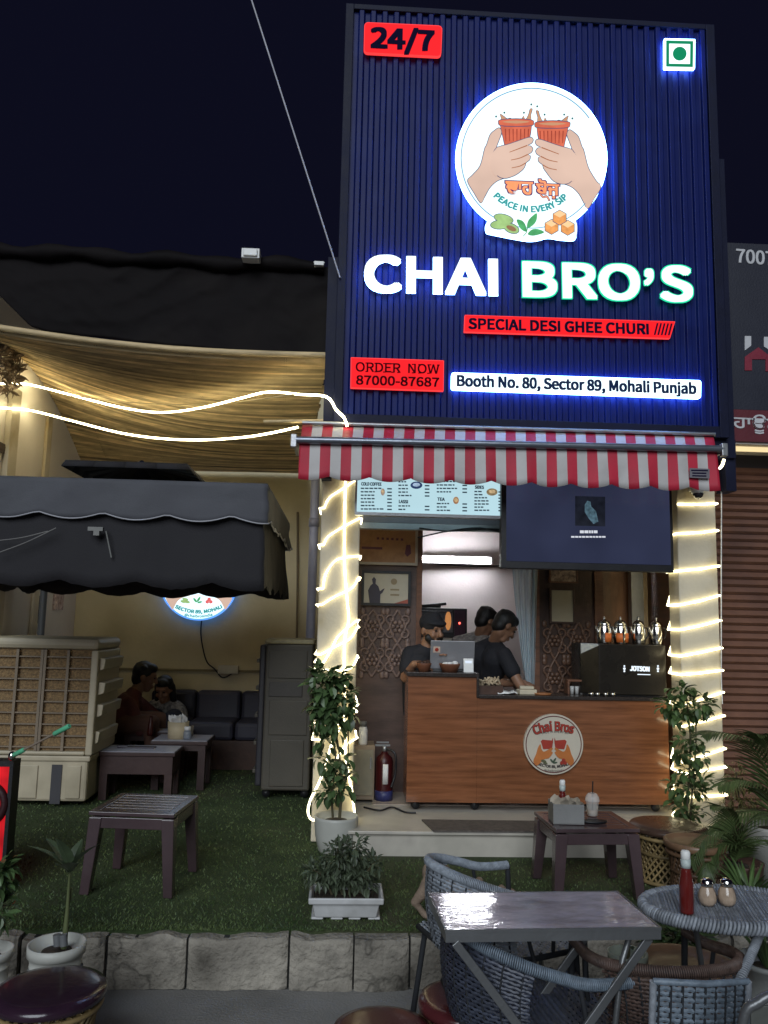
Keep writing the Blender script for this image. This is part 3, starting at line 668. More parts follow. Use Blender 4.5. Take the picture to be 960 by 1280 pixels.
# ---------------------------------------------------------------- striped awning
m_cred = M('awning_red', (.42, .016, .040), .6, 0, .2, 3., .15, 120.); m_cwht = M('awning_white', (.50, .48, .47), .6, 0, .14, 3., .15, 120., dirt=((.36, .34, .33), 3.))
aw = thing('striped_awning', 'red and white striped awning with a scalloped valance below the tall sign', 'awning', (1.22, 5.2, 2.33))
YA = 5.02; na = 41
L0, L1 = P(374.5, 551, YA), P(896, 562, YA); zb0 = P(376, 597, YA).z; zb1 = P(893, 612, YA).z
TL, TR = P(378, 531.5, 5.335), P(892, 546, 5.335)
def scal(u): return -.028 * abs(math.sin(math.pi * (u * 10.5 + .25))) ** .8 + .012
q = MB(); q2 = MB()
for k in range(na):
    mi = k % 2
    for s in range(4):
        u0, u1 = (k + s / 4) / na, (k + (s + 1) / 4) / na
        for mbb, fn in ((q, 'v'), (q2, 'r')):
            A, B = [], []
            for t in range(7):
                w = t / 6
                for u, arr in ((u0, A), (u1, B)):
                    top = L0.lerp(L1, u)
                    if fn == 'v':
                        zb = zb0 + (zb1 - zb0) * u + scal(u); yy = YA + .009 * math.sin(u * 66 + 1) * w + .008 * math.sin(u * 23) * w
                        arr.append((top.x - .0 * w, yy - .02 * w, top.z + (zb - top.z) * w))
                    else:
                        b = TL.lerp(TR, u); p = top.lerp(b, w); p.z -= .02 * math.sin(math.pi * w); arr.append(tuple(p))
            mbb.strip(A, B, mi)
for mbb, nm in ((q, 'valance'), (q2, 'canopy')):
    o = mbb.build(nm, [m_cred, m_cwht], aw, world=True); w = o.modifiers.new('w', 'WELD'); w.merge_threshold = .0008; md = o.modifiers.new('t', 'SOLIDIFY'); md.thickness = .0025
q = MB(); q.tube([L0 + Vector((-.03, -.022, 0)), L1 + Vector((.03, -.022, 0))], .024, 12); q.build('front_bar', M('awning_bar', (.20, .22, .26), .3, .7, .1), aw, world=True)
q = MB(); q.tube([TL + Vector((0, -.02, .012)), TR + Vector((0, -.02, .012))], .014, 10); q.build('roller_tube', m_gmet, aw, world=True)
for pp, nm in ((L0, -1), (L1, 1)):
    q = MB(); q.box(pp.x + nm * .03 - .012, pp.x + nm * .03 + .012, YA - .03, YA + .35, pp.z - .03, pp.z + .02); q.box(pp.x + nm * .035 - .02, pp.x + nm * .035 + .02, YA - .045, YA, pp.z - .05, pp.z + .035); q.build('arm', m_gmet, aw, world=True, bev=.005)
q = MB(); pxpoly(q, [(862, 585), (887, 586), (887, 598), (862, 597)], YA - .035, .002); lbp = q.build('sewn_label', M('label_grey', (.16, .15, .17), .6), aw, world=True)
q = MB()
for k in range(3): pxpoly(q, [(864 + (k > 0) * 1.5, 587 + k * 3.4), (885 - (k > 0) * 2, 587.4 + k * 3.4), (885 - (k > 0) * 2, 589 + k * 3.4), (864 + (k > 0) * 1.5, 588.6 + k * 3.4)], YA - .037, .001)
q.build('print', m_ink, lbp, world=True)
# small dome camera under the awning
cc = P(872, 617, 5.40); dc = thing('security_camera', 'small white dome camera under the right end of the striped awning', 'camera', cc)
q = MB(); q.lathe([(.001, .05), (.04, .05), (.045, .02), (.043, 0)], n=20); q.box(-.02, .02, .0, .10, .03, .06); q.build('housing', m_white, dc)
q = MB(); q.ball((0, -.008, -.004), .036, 16, 10); q.build('dome', M('dome_glass', (.03, .03, .035), .08, 0, .05, coat=1.), dc)
# ---------------------------------------------------------------- rope lights
def rope(name, pts, label, Rr=.0075, n=4, mt=None):
    q = MB(); q.tube(cat_rom(pts, n), Rr, 8); return tag(q.build(name, mt or m_rope), label, 'rope light')
def fr(px, py, Y=5.487): return P(px, py, Y)
# left pillar: a straight run and loops that go round the pillar
pts = [fr(432, 596, 5.47), fr(431, 640), fr(430.5, 700), fr(434, 750, 5.478), fr(436, 775, 5.475), fr(431, 800), fr(430.5, 850), fr(432, 930), fr(434, 960), fr(440, 990, 5.47), fr(443.5, 1021, 5.46)]
rope('rope_light', pts, 'straight rope light run hanging down the left cream pillar')
def loopback(r_, l_, dz=-.02):
    """from the right front edge round the back of the pillar to the left front edge"""
    rx, lx = XL1 + .012, XL0 - .012; z0, z1 = r_.z, l_.z
    return [Vector((rx, 5.49, z0 + .004)), Vector((rx, 5.80, z0 + (z1 - z0) * .3)), Vector((rx - .03, 5.812, z0 + (z1 - z0) * .36)), Vector((lx + .03, 5.812, z0 + (z1 - z0) * .64)), Vector((lx, 5.80, z0 + (z1 - z0) * .7)), Vector((lx, 5.49, z1 - .004))]
segs = [[(405.5, 635), (412, 622), (430, 610), (447, 598)], [(405, 681), (410, 671), (430, 658), (449, 648)], [(404, 736), (407, 718), (418, 702), (430, 697), (449, 695)], [(402, 756), (420, 745), (440, 735), (448, 722)], [(401, 818), (420, 808), (438, 798), (447, 784)], [(405, 828), (415, 810), (424, 794), (447, 775)], [(430, 838), (440, 834), (447, 822)], [(424, 905), (436, 893), (448, 880)], [(402, 925), (412, 915), (430, 890)], [(420, 950), (432, 932), (447, 922)]]
pts = []
for k, s in enumerate(segs[:4]):
    s2 = list(reversed(s)); pw_ = [fr(*p) for p in s2]
    if pts: pts += loopback(pts[-1], pw_[0])[:2] if 0 else []
    pts_ = pw_
    q = MB()
    nx_ = segs[k + 1]; path = cat_rom(pw_, 5); tail = loopback(path[-1], fr(*nx_[0]))
    # wrap: left edge, back, right edge of the next loop
    lx, rx = XL0 - .012, XL1 + .012; z0, z1 = path[-1].z, fr(*nx_[-1]).z
    wrap = [Vector((lx, 5.50, z0)), Vector((lx, 5.80, z0)), Vector((lx + .03, 5.812, z0 + (z1 - z0) * .33)), Vector((rx - .03, 5.812, z0 + (z1 - z0) * .66)), Vector((rx, 5.80, z1)), Vector((rx, 5.50, z1))]
    pts += path + wrap
q = MB(); q.tube(pts, .006, 8); tag(q.build('rope_light', m_rope), 'rope light wound round the upper half of the left cream pillar', 'rope light')
pts = []
for k, s in enumerate(segs[4:]):
    pw_ = [fr(*p, 5.482 - .004 * (k % 2)) for p in reversed(s)]; path = cat_rom(pw_, 5)
    if pts:
        lx, rx = XL0 - .012, XL1 + .012; z0, z1 = pts[-1].z, path[0].z
        pts += [Vector((lx, 5.50, z0)), Vector((lx, 5.80, z0)), Vector((lx + .03, 5.812, z0 + (z1 - z0) * .33)), Vector((rx - .03, 5.812, z0 + (z1 - z0) * .66)), Vector((rx, 5.80, z1)), Vector((rx, 5.50, z1))]
    pts += path
q = MB(); q.tube(pts, .006, 8); tag(q.build('rope_light', m_rope), 'rope light crossing and looping round the lower half of the left cream pillar', 'rope light')
rope('rope_light', [fr(437, 902, 5.46), fr(424, 912, 5.44), fr(414, 932, 5.42), (fr(406, 960, 5.42)), fr(398, 980, 5.40), fr(388, 1000, 5.38), fr(385, 1015, 5.37), fr(389, 1024, 5.36), fr(396, 1025, 5.36)], 'rope light end curling down to the lawn behind the large white pot')
# right pillar: one continuous winding
rs = [((852, 630.3), (902, 629.4)), ((851.8, 667.2), (902, 663.1)), ((851.3, 713.7), (902, 707.5)), ((851.3, 756.2), (901.5, 744.4)), ((850.6, 787.2), (901.3, 775.6)), ((850, 820), (901.3, 810)), ((850, 843.2), (901.5, 838)), ((850, 882), (901.5, 865.5)), ((850, 908), (902.5, 894.9)), ((848, 953), (902.5, 936)), ((847, 967), (902.5, 959)), ((846, 996), (902, 994)), ((846, 1027), (895, 1036))]
pts = []; lx, rx = XR0 - .012, XR1 + .012
for k, (l, r) in enumerate(rs):
    a, b = fr(*l, 5.488), fr(*r, 5.488); a.x = max(a.x, lx); 
    if pts:
        z0, z1 = pts[-1].z, a.z
        pts += [Vector((rx, 5.495, z0)), Vector((rx, 5.68, z0)), Vector((rx - .03, 5.692, z0 + (z1 - z0) * .3)), Vector((lx + .03, 5.692, z0 + (z1 - z0) * .7)), Vector((lx, 5.68, z1)), Vector((lx, 5.5, z1))]
    pts += [Vector((lx + .012, 5.488, a.z)), a.lerp(b, .5) + Vector((0, -.002, -.003)), Vector((rx - .014, 5.488, b.z))]
q = MB(); q.tube(pts, .0075, 8); tag(q.build('rope_light', m_rope), 'rope light wound tightly round the right cream pillar from awning to floor', 'rope light')
q = MB(); q.tube([fr(903, 578, 5.49), fr(902, 600, 5.48), fr(901.6, 700, 5.48), fr(901.6, 850, 5.48), fr(903, 880, 5.48)], .004, 6); tag(q.build('cable', m_white), 'thin pale cable running down the outer edge of the right cream pillar', 'cable')
q = MB(); q.tube(cat_rom([fr(899, 586, 5.40), fr(903, 581, 5.38), fr(905, 574, 5.37)], 5), .010, 8); tag(q.build('rope_light', m_rope), 'short bent rope light end beside the right end of the striped awning', 'rope light')
# strings across the yard
ya = lambda x: 7.3 - (x - 45) / 365 * 1.82
WP = lambda x, y: (x, y, PX(x, y, -2.745).y)
up = [WP(-25, 480), WP(20, 479.5), WP(43, 482), (90, 494, ya(90)), (150, 509, ya(150)), (200, 515.5, ya(200)), (250, 510, ya(250)), (300, 498, ya(300)), (335, 490, ya(335)), (375, 493, 5.6), (408, 496, 5.33), (420, 512, 5.30), (430, 522, 5.28), (434, 533, 5.28)]
rope('rope_light', [P(*p) for p in up], 'upper of the two rope lights slung across the yard below the bamboo screen', .0085, 4, m_rope2)
dn = [WP(-25, 508), WP(20, 511), WP(43, 514), (90, 526, ya(90)), (150, 541, ya(150)), (200, 548, ya(200)), (250, 550, ya(250)), (300, 547, ya(300)), (335, 542, ya(335)), (372, 534, 5.5)]
rope('rope_light', [P(*p) for p in dn], 'lower of the two rope lights slung across the yard above the grey umbrella', .0085, 4, m_rope2)
q = MB(); q.tube(cat_rom([P(60, 490, 7.2), P(130, 500, 6.9), P(220, 506, 6.5), P(300, 502, 6.1), P(372, 492, 5.6)], 5), .004, 6); tag(q.build('cable', M('dull_cable', (.30, .25, .15), .7)), 'dull cord slung beside the upper rope light below the bamboo screen', 'cable')
q = MB(); a, b = P(330, 527, 5.6), P(408, 526, 5.45); q.tube([a, b], .012, 8); tag(q.build('bracket_bar', m_bam), 'short horizontal wooden bar left of the striped awning above the drainpipe', 'bar')
q = MB(); q.tube([P(412, 450, 5.44), P(411, 530, 5.44)], .012, 8); tag(q.build('conduit', M('conduit_cream', (.5, .42, .22), .5)), 'slim upright conduit between the bamboo screen edge and the striped awning', 'pipe')
dp = thing('drainpipe', 'grey plastic drainpipe in the yard between the dark cooler and the left cream pillar', 'pipe', (P(391, 700, 7.45).x, 7.45, 0))
xd = P(391, 700, 7.45).x
q = MB(); q.tube([(xd, 7.45, 3.0), (xd, 7.45, .9), (xd, 7.45, 0)], .042, 14); q.build('pipe', M('pipe_grey', (.30, .30, .38), .4), dp, world=True)
for zc_ in (2.3, .5): q = MB(); q.lathe([(.05, 0), (.05, .08)], (xd, 7.45, zc_), 14); q.build('collar', M('pipe_collar', (.20, .20, .25), .4), dp, world=True)
# ---------------------------------------------------------------- menu board, television, tube light
mx0, mx1, mz0, mz1 = rect(447, 560, 631, 642, 5.40)
mn = thing('menu_board', 'long backlit pale blue menu board below the left half of the awning', 'menu board', ((mx0 + mx1) / 2, 5.42, mz0))
q = MB(); q.box(mx0, mx1, 5.405, 5.46, mz0, mz1); q.build('screen', E('menu_glow', (.50, .74, .82), .92, .05, 2.), mn, world=True)
q = MB(); q.box(mx0 - .012, mx1 + .012, 5.403, 5.47, mz0 - .022, mz0 - .001); q.box(mx0 - .014, mx0 - .001, 5.403, 5.47, mz0, mz1); q.box(mx1 + .001, mx1 + .014, 5.403, 5.47, mz0, mz1); q.build('frame', m_gmet, mn, world=True)
m_print = E('menu_print', (.05, .09, .13), .5)
YM = 5.403; rnd = random.Random(5)
def rows(x0, x1, xp, ys, head=None):
    q = MB(); q2 = MB()
    if head: txt(q, head[0], (x0 + .5, ys[0] - 2.6), (x0 + head[1], ys[0] - 2.2), 4.2, YM, .0, .001, fat=.3)
    for y in ys:
        w = rnd.uniform(.55, 1.) * (x1 - x0); x = x0
        while x < x0 + w - 2:
            d = rnd.uniform(2.2, 5); d = min(d, x0 + w - x); pxpoly(q, [(x, y), (x + d, y + .03 * d), (x + d, y + 1.7 + .03 * d), (x, y + 1.7)], YM - .001, .001); x += d + 1
        pxpoly(q2, [(xp - 1, y + .6), (xp + 4.8, y + .7), (xp + 4.8, y + 2.4), (xp - 1, y + 2.3)], YM - .001, .001)
    q.build('print', m_print, mn, world=True); q2.build('price_column', m_print, mn, world=True)
rows(451, 482, 485, [609.5 + 4.3 * k for k in range(7)], ('COLD COFFEE', 26)); rows(498, 515, 532, [597 + 4.3 * k for k in range(6)]); rows(498, 514, 532, [631.5, 635.8], ('LASSI', 12)); rows(546, 572, 579, [601 + 4.3 * k for k in range(4)]); rows(546, 564, 579, [628.5, 632.8, 637], ('TEA', 10)); rows(593, 612, 624, [613.5 + 3.9 * k for k in range(7)], ('SIDES', 12))
for (x, y, rx, ry, nm, c) in ((520.5, 606.5, 7.5, 4.6, 'plate', (.03, .06, .16)), (615, 615, 7, 4.6, 'plate', (.30, .22, .12)), (570, 625.5, 3.6, 4.6, 'glass', (.45, .24, .12)), (478.5, 615, 2.6, 4.4, 'glass', (.40, .30, .24))):
    q = MB(); pxpoly(q, [(x + rx * math.cos(R(a)), y + ry * math.sin(R(a))) for a in range(0, 360, 20)], YM - .001, .001); pc = q.build('picture_' + nm, E('menu_pic_%d' % x, c, .8, .3, 60.), mn, world=True)
    q = MB(); pxpoly(q, [(x + rx * .62 * math.cos(R(a)), y - .6 + ry * .5 * math.sin(R(a))) for a in range(0, 360, 20)], YM - .002, .001); q.build('food', E('menu_food_%d' % x, (.62, .45, .25) if c[0] > .1 else (.45, .6, .8), .8, .3, 60.), pc, world=True)
tv = thing('television', 'large black framed television showing a dim blue music screen under the awning', 'television', (1.7, 5.45, 1.6))
t0, t1, tz0, tz1 = rect(626.5, 585, 841, 713, 5.36)
q = MB(); q.box(t0, t1, 5.36, 5.43, tz0, tz1); q.box(t0 + .2, t1 - .2, 5.43, 5.50, tz0 + .1, tz1 - .1); q.build('casing', m_black, tv, world=True, bev=.006)
q = MB(); q.box(t0 + .035, t1 - .022, 5.356, 5.3585, tz0 + .05, tz1 - .03); q.build('screen', E('tv_glow', (.030, .036, .074), .8, .3, 1.6, .15, .5), tv, world=True)
q = MB(); pxpoly(q, [(719, 620), (756.5, 621), (756.5, 658), (719, 657)], 5.354, .0015); pc = q.build('cover_picture', E('tv_cover', (.010, .012, .020), .8, .5, 14.), tv, world=True)
q = MB(); pxpoly(q, [(734, 626), (738, 627), (739, 633), (745, 639), (748, 652), (742, 655), (736, 648), (731, 640), (731, 631)], 5.352, .0015); q.build('figure', E('tv_figure', (.07, .13, .17), .8, .5, 40.), pc, world=True)
q = MB(); rnd = random.Random(2)
for y, x0_, x1_, h in ((663, 725, 747, 3.4), (670, 714, 758, 2.0)):
    x = x0_
    while x < x1_ - 1: d = rnd.uniform(2, 5); pxpoly(q, [(x, y), (x + d, y + .1), (x + d, y + h + .1), (x, y + h)], 5.354, .0015); x += d + .8
q.build('caption', E('tv_caption', (.75, .78, .85), .8), tv, world=True)
q = MB(); q.box(1.62, 1.78, 5.5, 5.53, tz0 + .15, tz1 + .3); q.box(1.66, 1.74, 5.5, 5.9, tz1 - .1, tz1 - .05); q.build('bracket', m_dkmet, tv, world=True)
a, b = P(527, 697.5, 8.35), P(613, 701.5, 8.35); tb = thing('tube_light', 'lit white tube light on the pale wall inside the shop', 'lamp', (a + b) / 2)
q = MB(); q.tube([a, b], .022, 12); q.build('tube', E('tube_glow', (.92, .93, 1.), 42.), tb, world=True)
q = MB(); dd = (b - a).normalized()
q.box(a.x - .05, b.x + .02, 8.38, 8.5, b.z - .03, a.z + .03); q.box(a.x - .05, a.x - .005, 8.33, 8.39, a.z - .025, a.z + .03); q.box(b.x + .005, b.x + .03, 8.33, 8.39, b.z - .025, b.z + .03); q.build('batten', m_white, tb, world=True)
q = MB(); q.tube(cat_rom([P(x, y, 8.46) for x, y in ((520, 703), (560, 706), (600, 708), (660, 705))], 4), .008, 6); tag(q.build('cable', m_black), 'thin cable sagging below the lit tube light', 'cable')
for pts, lb_ in ((((524, 660), (560, 664), (610, 661), (640, 664)), 'upper loose cable across the shutter header'), (((522, 672), (560, 664), (600, 660), (640, 668)), 'lower loose cable across the shutter header')):
    q = MB(); q.tube(cat_rom([P(x, y, 5.86) for x, y in pts], 4), .006, 6); tag(q.build('cable', m_black), lb_ + ' below the menu board', 'cable')
# ---------------------------------------------------------------- pictures on the partition
def picture(name, px0, py0, px1, py1, Y, label, face, frame, fw=.02):
    a, b, c, d = rect(px0, py0, px1, py1, Y); t = thing(name, label, 'picture', ((a + b) / 2, Y, c))
    q = MB(); q.box(a, b, Y - .006, Y + .01, c, d); f = q.build('print', face, t, world=True)
    q = MB(); q.box(a - fw, b + fw, Y - .018, Y + .01, c - fw, c); q.box(a - fw, b + fw, Y - .018, Y + .01, d, d + fw); q.box(a - fw, a, Y - .018, Y + .01, c, d); q.box(b, b + fw, Y - .018, Y + .01, c, d); q.build('frame', frame, t, world=True)
    return t, f
m_or = M('faded_orange_print', (.30, .13, .045), .5, 0, .35, 5., .03, 20., c2=(.34, .18, .08), dirt=((.16, .06, .04), 5.))
t, f = picture('framed_picture', 446, 663, 519, 703, YP - .02, 'faded orange printed board in a beige frame above the photo poster', m_or, M('beige_frame', (.36, .30, .24), .5))
q = MB(); pxpoly(q, [(508, 681), (513, 681), (514, 692), (509, 696), (506, 692)], YP - .030, .003)
for k in range(6): pxpoly(q, [(471 + k * 6, 671.5 + k * .3), (474 + k * 6, 671.6 + k * .3), (474 + k * 6, 674.4 + k * .3), (471 + k * 6, 674.3 + k * .3)], YP - .030, .003)
pxpoly(q, [(452, 683), (478, 684), (478, 687), (452, 686)], YP - .030, .003)
q.build('motif', M('plum_print', (.11, .03, .045), .5), t, world=True)
t, f = picture('framed_picture', 455, 717, 510, 754, YP - .02, 'pale poster of a person in a dark jacket in a black frame', M('poster_cream', (.46, .42, .34), .5, 0, .08), m_black)
q = MB(); pxpoly(q, [(462, 754), (460, 738), (463, 732), (466, 729.5), (465, 724), (467.5, 721), (470, 724), (469.5, 729.5), (473, 733), (475, 739), (479, 736), (481, 735.5), (478, 741), (475.5, 743), (475, 754)], YP - .030, .003); q.build('figure', M('figure_print', (.035, .03, .05), .5), f, world=True)
q = MB(); pxpoly(q, [(492, 754.5), (510, 749), (510, 754.5)], YP - .030, .003); q.build('corner_print', M('corner_red', (.34, .08, .05), .5), f, world=True)
q = MB(); pxpoly(q, [(492.5 + 4 * math.cos(R(a)), 727 + 4 * math.sin(R(a))) for a in range(0, 360, 30)], YP - .030, .003); pxpoly(q, [(488, 736), (499, 736.3), (499, 738.3), (488, 738)], YP - .030, .003); pxpoly(q, [(488, 742.5), (499, 742.8), (499, 744.8), (488, 744.5)], YP - .030, .003); q.build('small_print', M('tan_print', (.26, .20, .12), .5), f, world=True)
picture('framed_picture', 688, 708, 720, 727, YC - .02, 'small framed print hanging under the television beside the plastic curtain', M('kitchen_print', (.12, .05, .03), .4, 0, .6, 30., c2=(.3, .22, .16)), m_wood, .012)
picture('framed_picture', 689, 738, 716, 777, YC - .02, 'cream paper notice in a dark frame on the carved panel behind the counter', M('notice_paper', (.42, .37, .26), .25, 0, .08, coat=.6), m_dwood, .016)
# ---------------------------------------------------------------- counter
YF = 5.70
cx0 = P(509, 930, YF).x; cxm = P(596.5, 850, YF).x; cx1 = XR0 - .02
zh, zl = P(520, 840, YF).z, P(640, 869, YF).z
ct = thing('service_counter', 'wood grain service counter with a raised left end and a round emblem', 'counter', ((cx0 + cx1) / 2, 5.95, .158))
q = MB(); q.box(cx0, cxm, YF, 5.985, .215, zh - .03); q.box(cxm + .001, cx1, YF + .001, 5.985, .215, zl - .025); q.build('body', m_woodc, ct, world=True)
q = MB(); q.box(cx0 - .012, cxm + .012, YF - .018, 5.99, zh - .029, zh); q.box(cxm + .013, cx1, YF - .016, 5.99, zl - .024, zl); q.box(cxm - .006, cxm + .0125, YF - .015, 5.99, zl - .02, zh - .03); q.build('top', M('dark_granite', (.035, .028, .025), .22, 0, .5, 60.), ct, world=True, bev=.004)
for x in (cx0 + .07, cxm, (cxm + cx1) / 2, cx1 - .08):
    q = MB(); q.lathe([(.028, -.012), (.032, 0), (.028, .012)], (x, YF + .07, .186), 14, X=Matrix.Rotation(R(90), 3, 'X')); q.box(x - .03, x + .03, YF + .05, YF + .11, .205, .217); q.build('castor', m_black, ct, world=True)
# emblem on the counter
bcx, bcy, br = 692, 930.5, 37
C2 = lambda p: (bcx - 37 + p[0], bcy - 37 + p[1])   # local 0..74 px
cb = lambda p: (bcx + (p[0] - 500) * 37 / 360, bcy + (p[1] - 487) * 37 / 360)
YE = YF - .03
q = MB(); pxpoly(q, [(bcx + br * math.cos(R(a)), bcy + br * 1.02 * math.sin(R(a))) for a in range(0, 360, 6)], YE, .029); eb = q.build('emblem', M('emblem_cream', (.52, .47, .38), .5, 0, .06), ct, world=True)
q = MB(); q.tube([P(bcx + 34.5 * math.cos(R(a)), bcy + 35.2 * math.sin(R(a)), YE - .001) for a in range(0, 360, 6)], .0035, 6, closed=True); q.build('ring_line', M('emblem_maroon', (.12, .03, .03), .5), eb, world=True)
m_er = M('emblem_red_print', (.34, .035, .02), .5); m_ehand = M('emblem_orange_print', (.46, .15, .035), .5); m_edk = M('emblem_dark_print', (.04, .03, .03), .5)
q = MB(); txt(q, 'Chai Bros', cb((262, 335)), cb((745, 320)), 12.5, YE - .002, .0, .001, arc=.024, fat=1.15); q.build('lettering', m_edk, eb, world=True)
q = MB(); txt(q, 'Chai Bros', cb((268, 332)), cb((738, 317)), 12.2, YE - .006, .0, .001, arc=.024, fat=.5); q.build('lettering', m_er, eb, world=True)
q = MB(); txt(q, 'PEACE IN EVERY SIP', cb((330, 345)), cb((690, 345)), 2.6, YE - .002, .0, .001, arc=.012); txt(q, 'SECTOR 89, MOHALI', cb((305, 775)), cb((695, 775)), 3.6, YE - .002, .0, .001, arc=-.02, fat=.25); txt(q, '@chaibrosindia', cb((385, 818)), cb((625, 822)), 2.4, YE - .002, .0, .001, arc=-.006); q.build('lettering', m_edk, eb, world=True)
for side in (0, 1):
    T = (lambda p: p) if side == 0 else (lambda p: (1000 - p[0] + 4, p[1]))
    q = MB(); pxpoly(q, [cb(T(p)) for p in ((345, 450), (365, 430), (480, 440), (492, 405), (494, 460), (480, 540), (375, 545))], YE - .004, .003); q.build('cup', m_er, eb, world=True)
    hpts = [(255, 690), (290, 600), (310, 530), (340, 485), (352, 540), (380, 575), (430, 555), (480, 525), (490, 545), (470, 570), (490, 580), (480, 610), (440, 655), (380, 670), (330, 720), (290, 745)]
    q = MB(); pxpoly(q, [cb(T((v.x, v.y))) for v in cat_rom([(x, y, 0) for x, y in hpts], 3, True)], YE - .006, .003); q.build('hand', m_ehand, eb, world=True)
q = MB()
for (cx, cy, a, b, ro) in ((480, 690, 32, 12, .9), (512, 680, 34, 12, -1.), (520, 710, 28, 10, -.2)): pxpoly(q, [cb(p) for p in ell(cx, cy, a, b, ro, 14)], YE - .004, .002)
q.build('leaf', M('emblem_green_print', (.05, .08, .05), .5), eb, world=True)
q = MB()
for (cx, cy, a, b, ro) in ((380, 690, 34, 16, .3), (400, 715, 26, 12, .1)): pxpoly(q, [cb(p) for p in ell(cx, cy, a, b, ro, 14)], YE - .008, .002)
q.build('cardamom', M('emblem_olive_print', (.10, .10, .05), .5), eb, world=True)
q = MB()
for (cx, cy) in ((600, 712), (640, 712), (622, 680)): pxpoly(q, [cb((cx + 24 * math.cos(R(a)), cy + 24 * math.sin(R(a)))) for a in range(30, 390, 60)], YE - .008, .002)
q.build('jaggery', m_er, eb, world=True)
# ---- things on the counter
a, b = P(537, 838, 5.86), P(592, 838, 5.86); lz0, lz1 = zh + .002, P(560, 802, 5.92).z
lp = thing('laptop', 'open silver laptop on the raised counter end, its lid towards the street', 'laptop', ((a.x + b.x) / 2, 5.9, zh))
q = MB(); q.add([], []); th = Matrix.Translation(Vector(((a.x + b.x) / 2, 5.86, zh + .018))) @ Matrix.Rotation(R(14), 4, 'X'); w2 = (b.x - a.x) / 2
q.box(-w2, w2, -.008, .0, 0, lz1 - lz0, X=th); q.build('lid', M('laptop_silver', (.34, .34, .36), .35, .5, .06), lp, world=True, bev=.003)
q = MB(); q.box((a.x + b.x) / 2 - w2, (a.x + b.x) / 2 + w2, 5.865, 5.985, zh + .001, zh + .018); q.build('base', m_grey, lp, world=True, bev=.003)
q = MB(); q.box(-w2 + .02, -w2 + .07, -.0095, -.0082, .12, .165, X=th); st_ = q.build('sticker', M('sticker_cream', (.55, .42, .34), .5), lp, world=True)
q = MB(); q.ball((0, 0, 0), (.014, .001, .014), 10, 6, X=None); q.v = [tuple(th @ (Vector(v) + Vector((-w2 + .045, -.0098, .142)))) for v in q.v]; q.build('emblem', m_er, st_, world=True)
a = P(586, 838, 5.76); pt = thing('payment_stand', 'small white payment stand on the raised counter end beside the laptop', 'stand', (a.x, 5.76, zh))
q = MB(); th = Matrix.Rotation(R(-12), 4, 'X'); q.box(-.036, .036, 0, .012, 0, .10, X=th); q.box(-.036, .036, .012, .06, 0, .008); q.build('body', m_white, pt, bev=.004)
q = MB(); q.box(-.024, .024, -.002, -.0005, .066, .082, X=th); q.build('display', E('stand_display', (.75, .85, 1.), .9), pt)
for x, w, lb_ in ((530, .052, 'small round clay bowl at the left end of the raised counter'), (562, .075, 'wide clay bowl with white napkins in front of the laptop')):
    a = P(x, 838, 5.77); bw = thing('clay_bowl', lb_, 'bowl', (a.x, 5.77, zh), 0, 'clay bowls on the raised counter')
    q = MB(); q.lathe([(w * .7, 0), (w, .05), (w * 1.03, .06), (w * .9, .058), (w * .6, .01)], n=20); q.build('bowl', M('brown_clay', (.16, .06, .03), .6), bw)
    q = MB()
    for k in range(7): q.ball((random.uniform(-.6, .6) * w, random.uniform(-.5, .5) * w, .05 + random.uniform(0, .02)), (.022, .02, .014), 8, 5)
    q.build('filling', m_white if x == 562 else m_dwood, bw)
a, b = P(598, 866, 5.74), P(629, 866, 5.74); bx = thing('straw_tray', 'dark tray filled with wrapped straws and sachets on the lower counter', 'tray', ((a.x + b.x) / 2, 5.80, zl))
w2 = (b.x - a.x) / 2
q = MB(); q.box(-w2, w2, -.06, .06, 0, .012); q.box(-w2, w2, -.06, -.05, .012, .06); q.box(-w2, w2, .05, .06, .012, .06); q.box(-w2, -w2 + .01, -.05, .05, .012, .06); q.box(w2 - .01, w2, -.05, .05, .012, .06); q.build('tray', m_dwood, bx)
q = MB()
for k in range(34):
    p = Vector((random.uniform(-w2 + .02, w2 - .02), random.uniform(-.045, .045), random.uniform(.05, .10))); d = rv().normalized() * .03; q.tube([p - d, p + d], .007, 5)
q.build('sachet', M('kraft_paper', (.42, .33, .22), .7, 0, .2, isl=.3), bx)
a = P(633, 866, 5.78); q = MB(); rnd = random.Random(3); vs = []
for j in range(7):
    for i in range(7): vs.append((a.x - .07 + .14 * i / 6, 5.73 + .12 * j / 6, zl + .006 + .035 * abs(NZ.noise(Vector((i * .7, j * .6, 2))))))
q.add(vs, [(j * 7 + i, j * 7 + i + 1, j * 7 + i + 8, j * 7 + i + 7) for j in range(6) for i in range(6)], True); o = q.build('paper_napkin', m_white); md = o.modifiers.new('t', 'SOLIDIFY'); md.thickness = .004
tag(o, 'crumpled white napkin on the lower counter beside the straw tray', 'napkin')
a = P(659, 868, 5.80); q = MB()
q.box(-.07, .06, -.04, .04, 0, .035, X=Matrix.Translation((a.x, 5.8, zl)) @ Matrix.Rotation(R(8), 4, 'Z')); q.box(-.05, .05, -.035, .03, .036, .058, X=Matrix.Translation((a.x - .005, 5.8, zl)) @ Matrix.Rotation(R(-6), 4, 'Z')); tag(q.build('food_box', M('box_card', (.52, .46, .34), .6), bev=.006), 'pale card food box on the lower counter in front of the plastic curtain', 'box')
a = P(678, 868, 5.78); q = MB(); q.lathe([(.05, 0), (.06, .012), (.055, .013), (.02, .006)], (a.x, 5.78, zl), 18, sx=1.1); tag(q.build('wooden_dish', M('orange_wood', (.36, .14, .05), .5)), 'small flat orange brown wooden dish on the lower counter', 'dish')
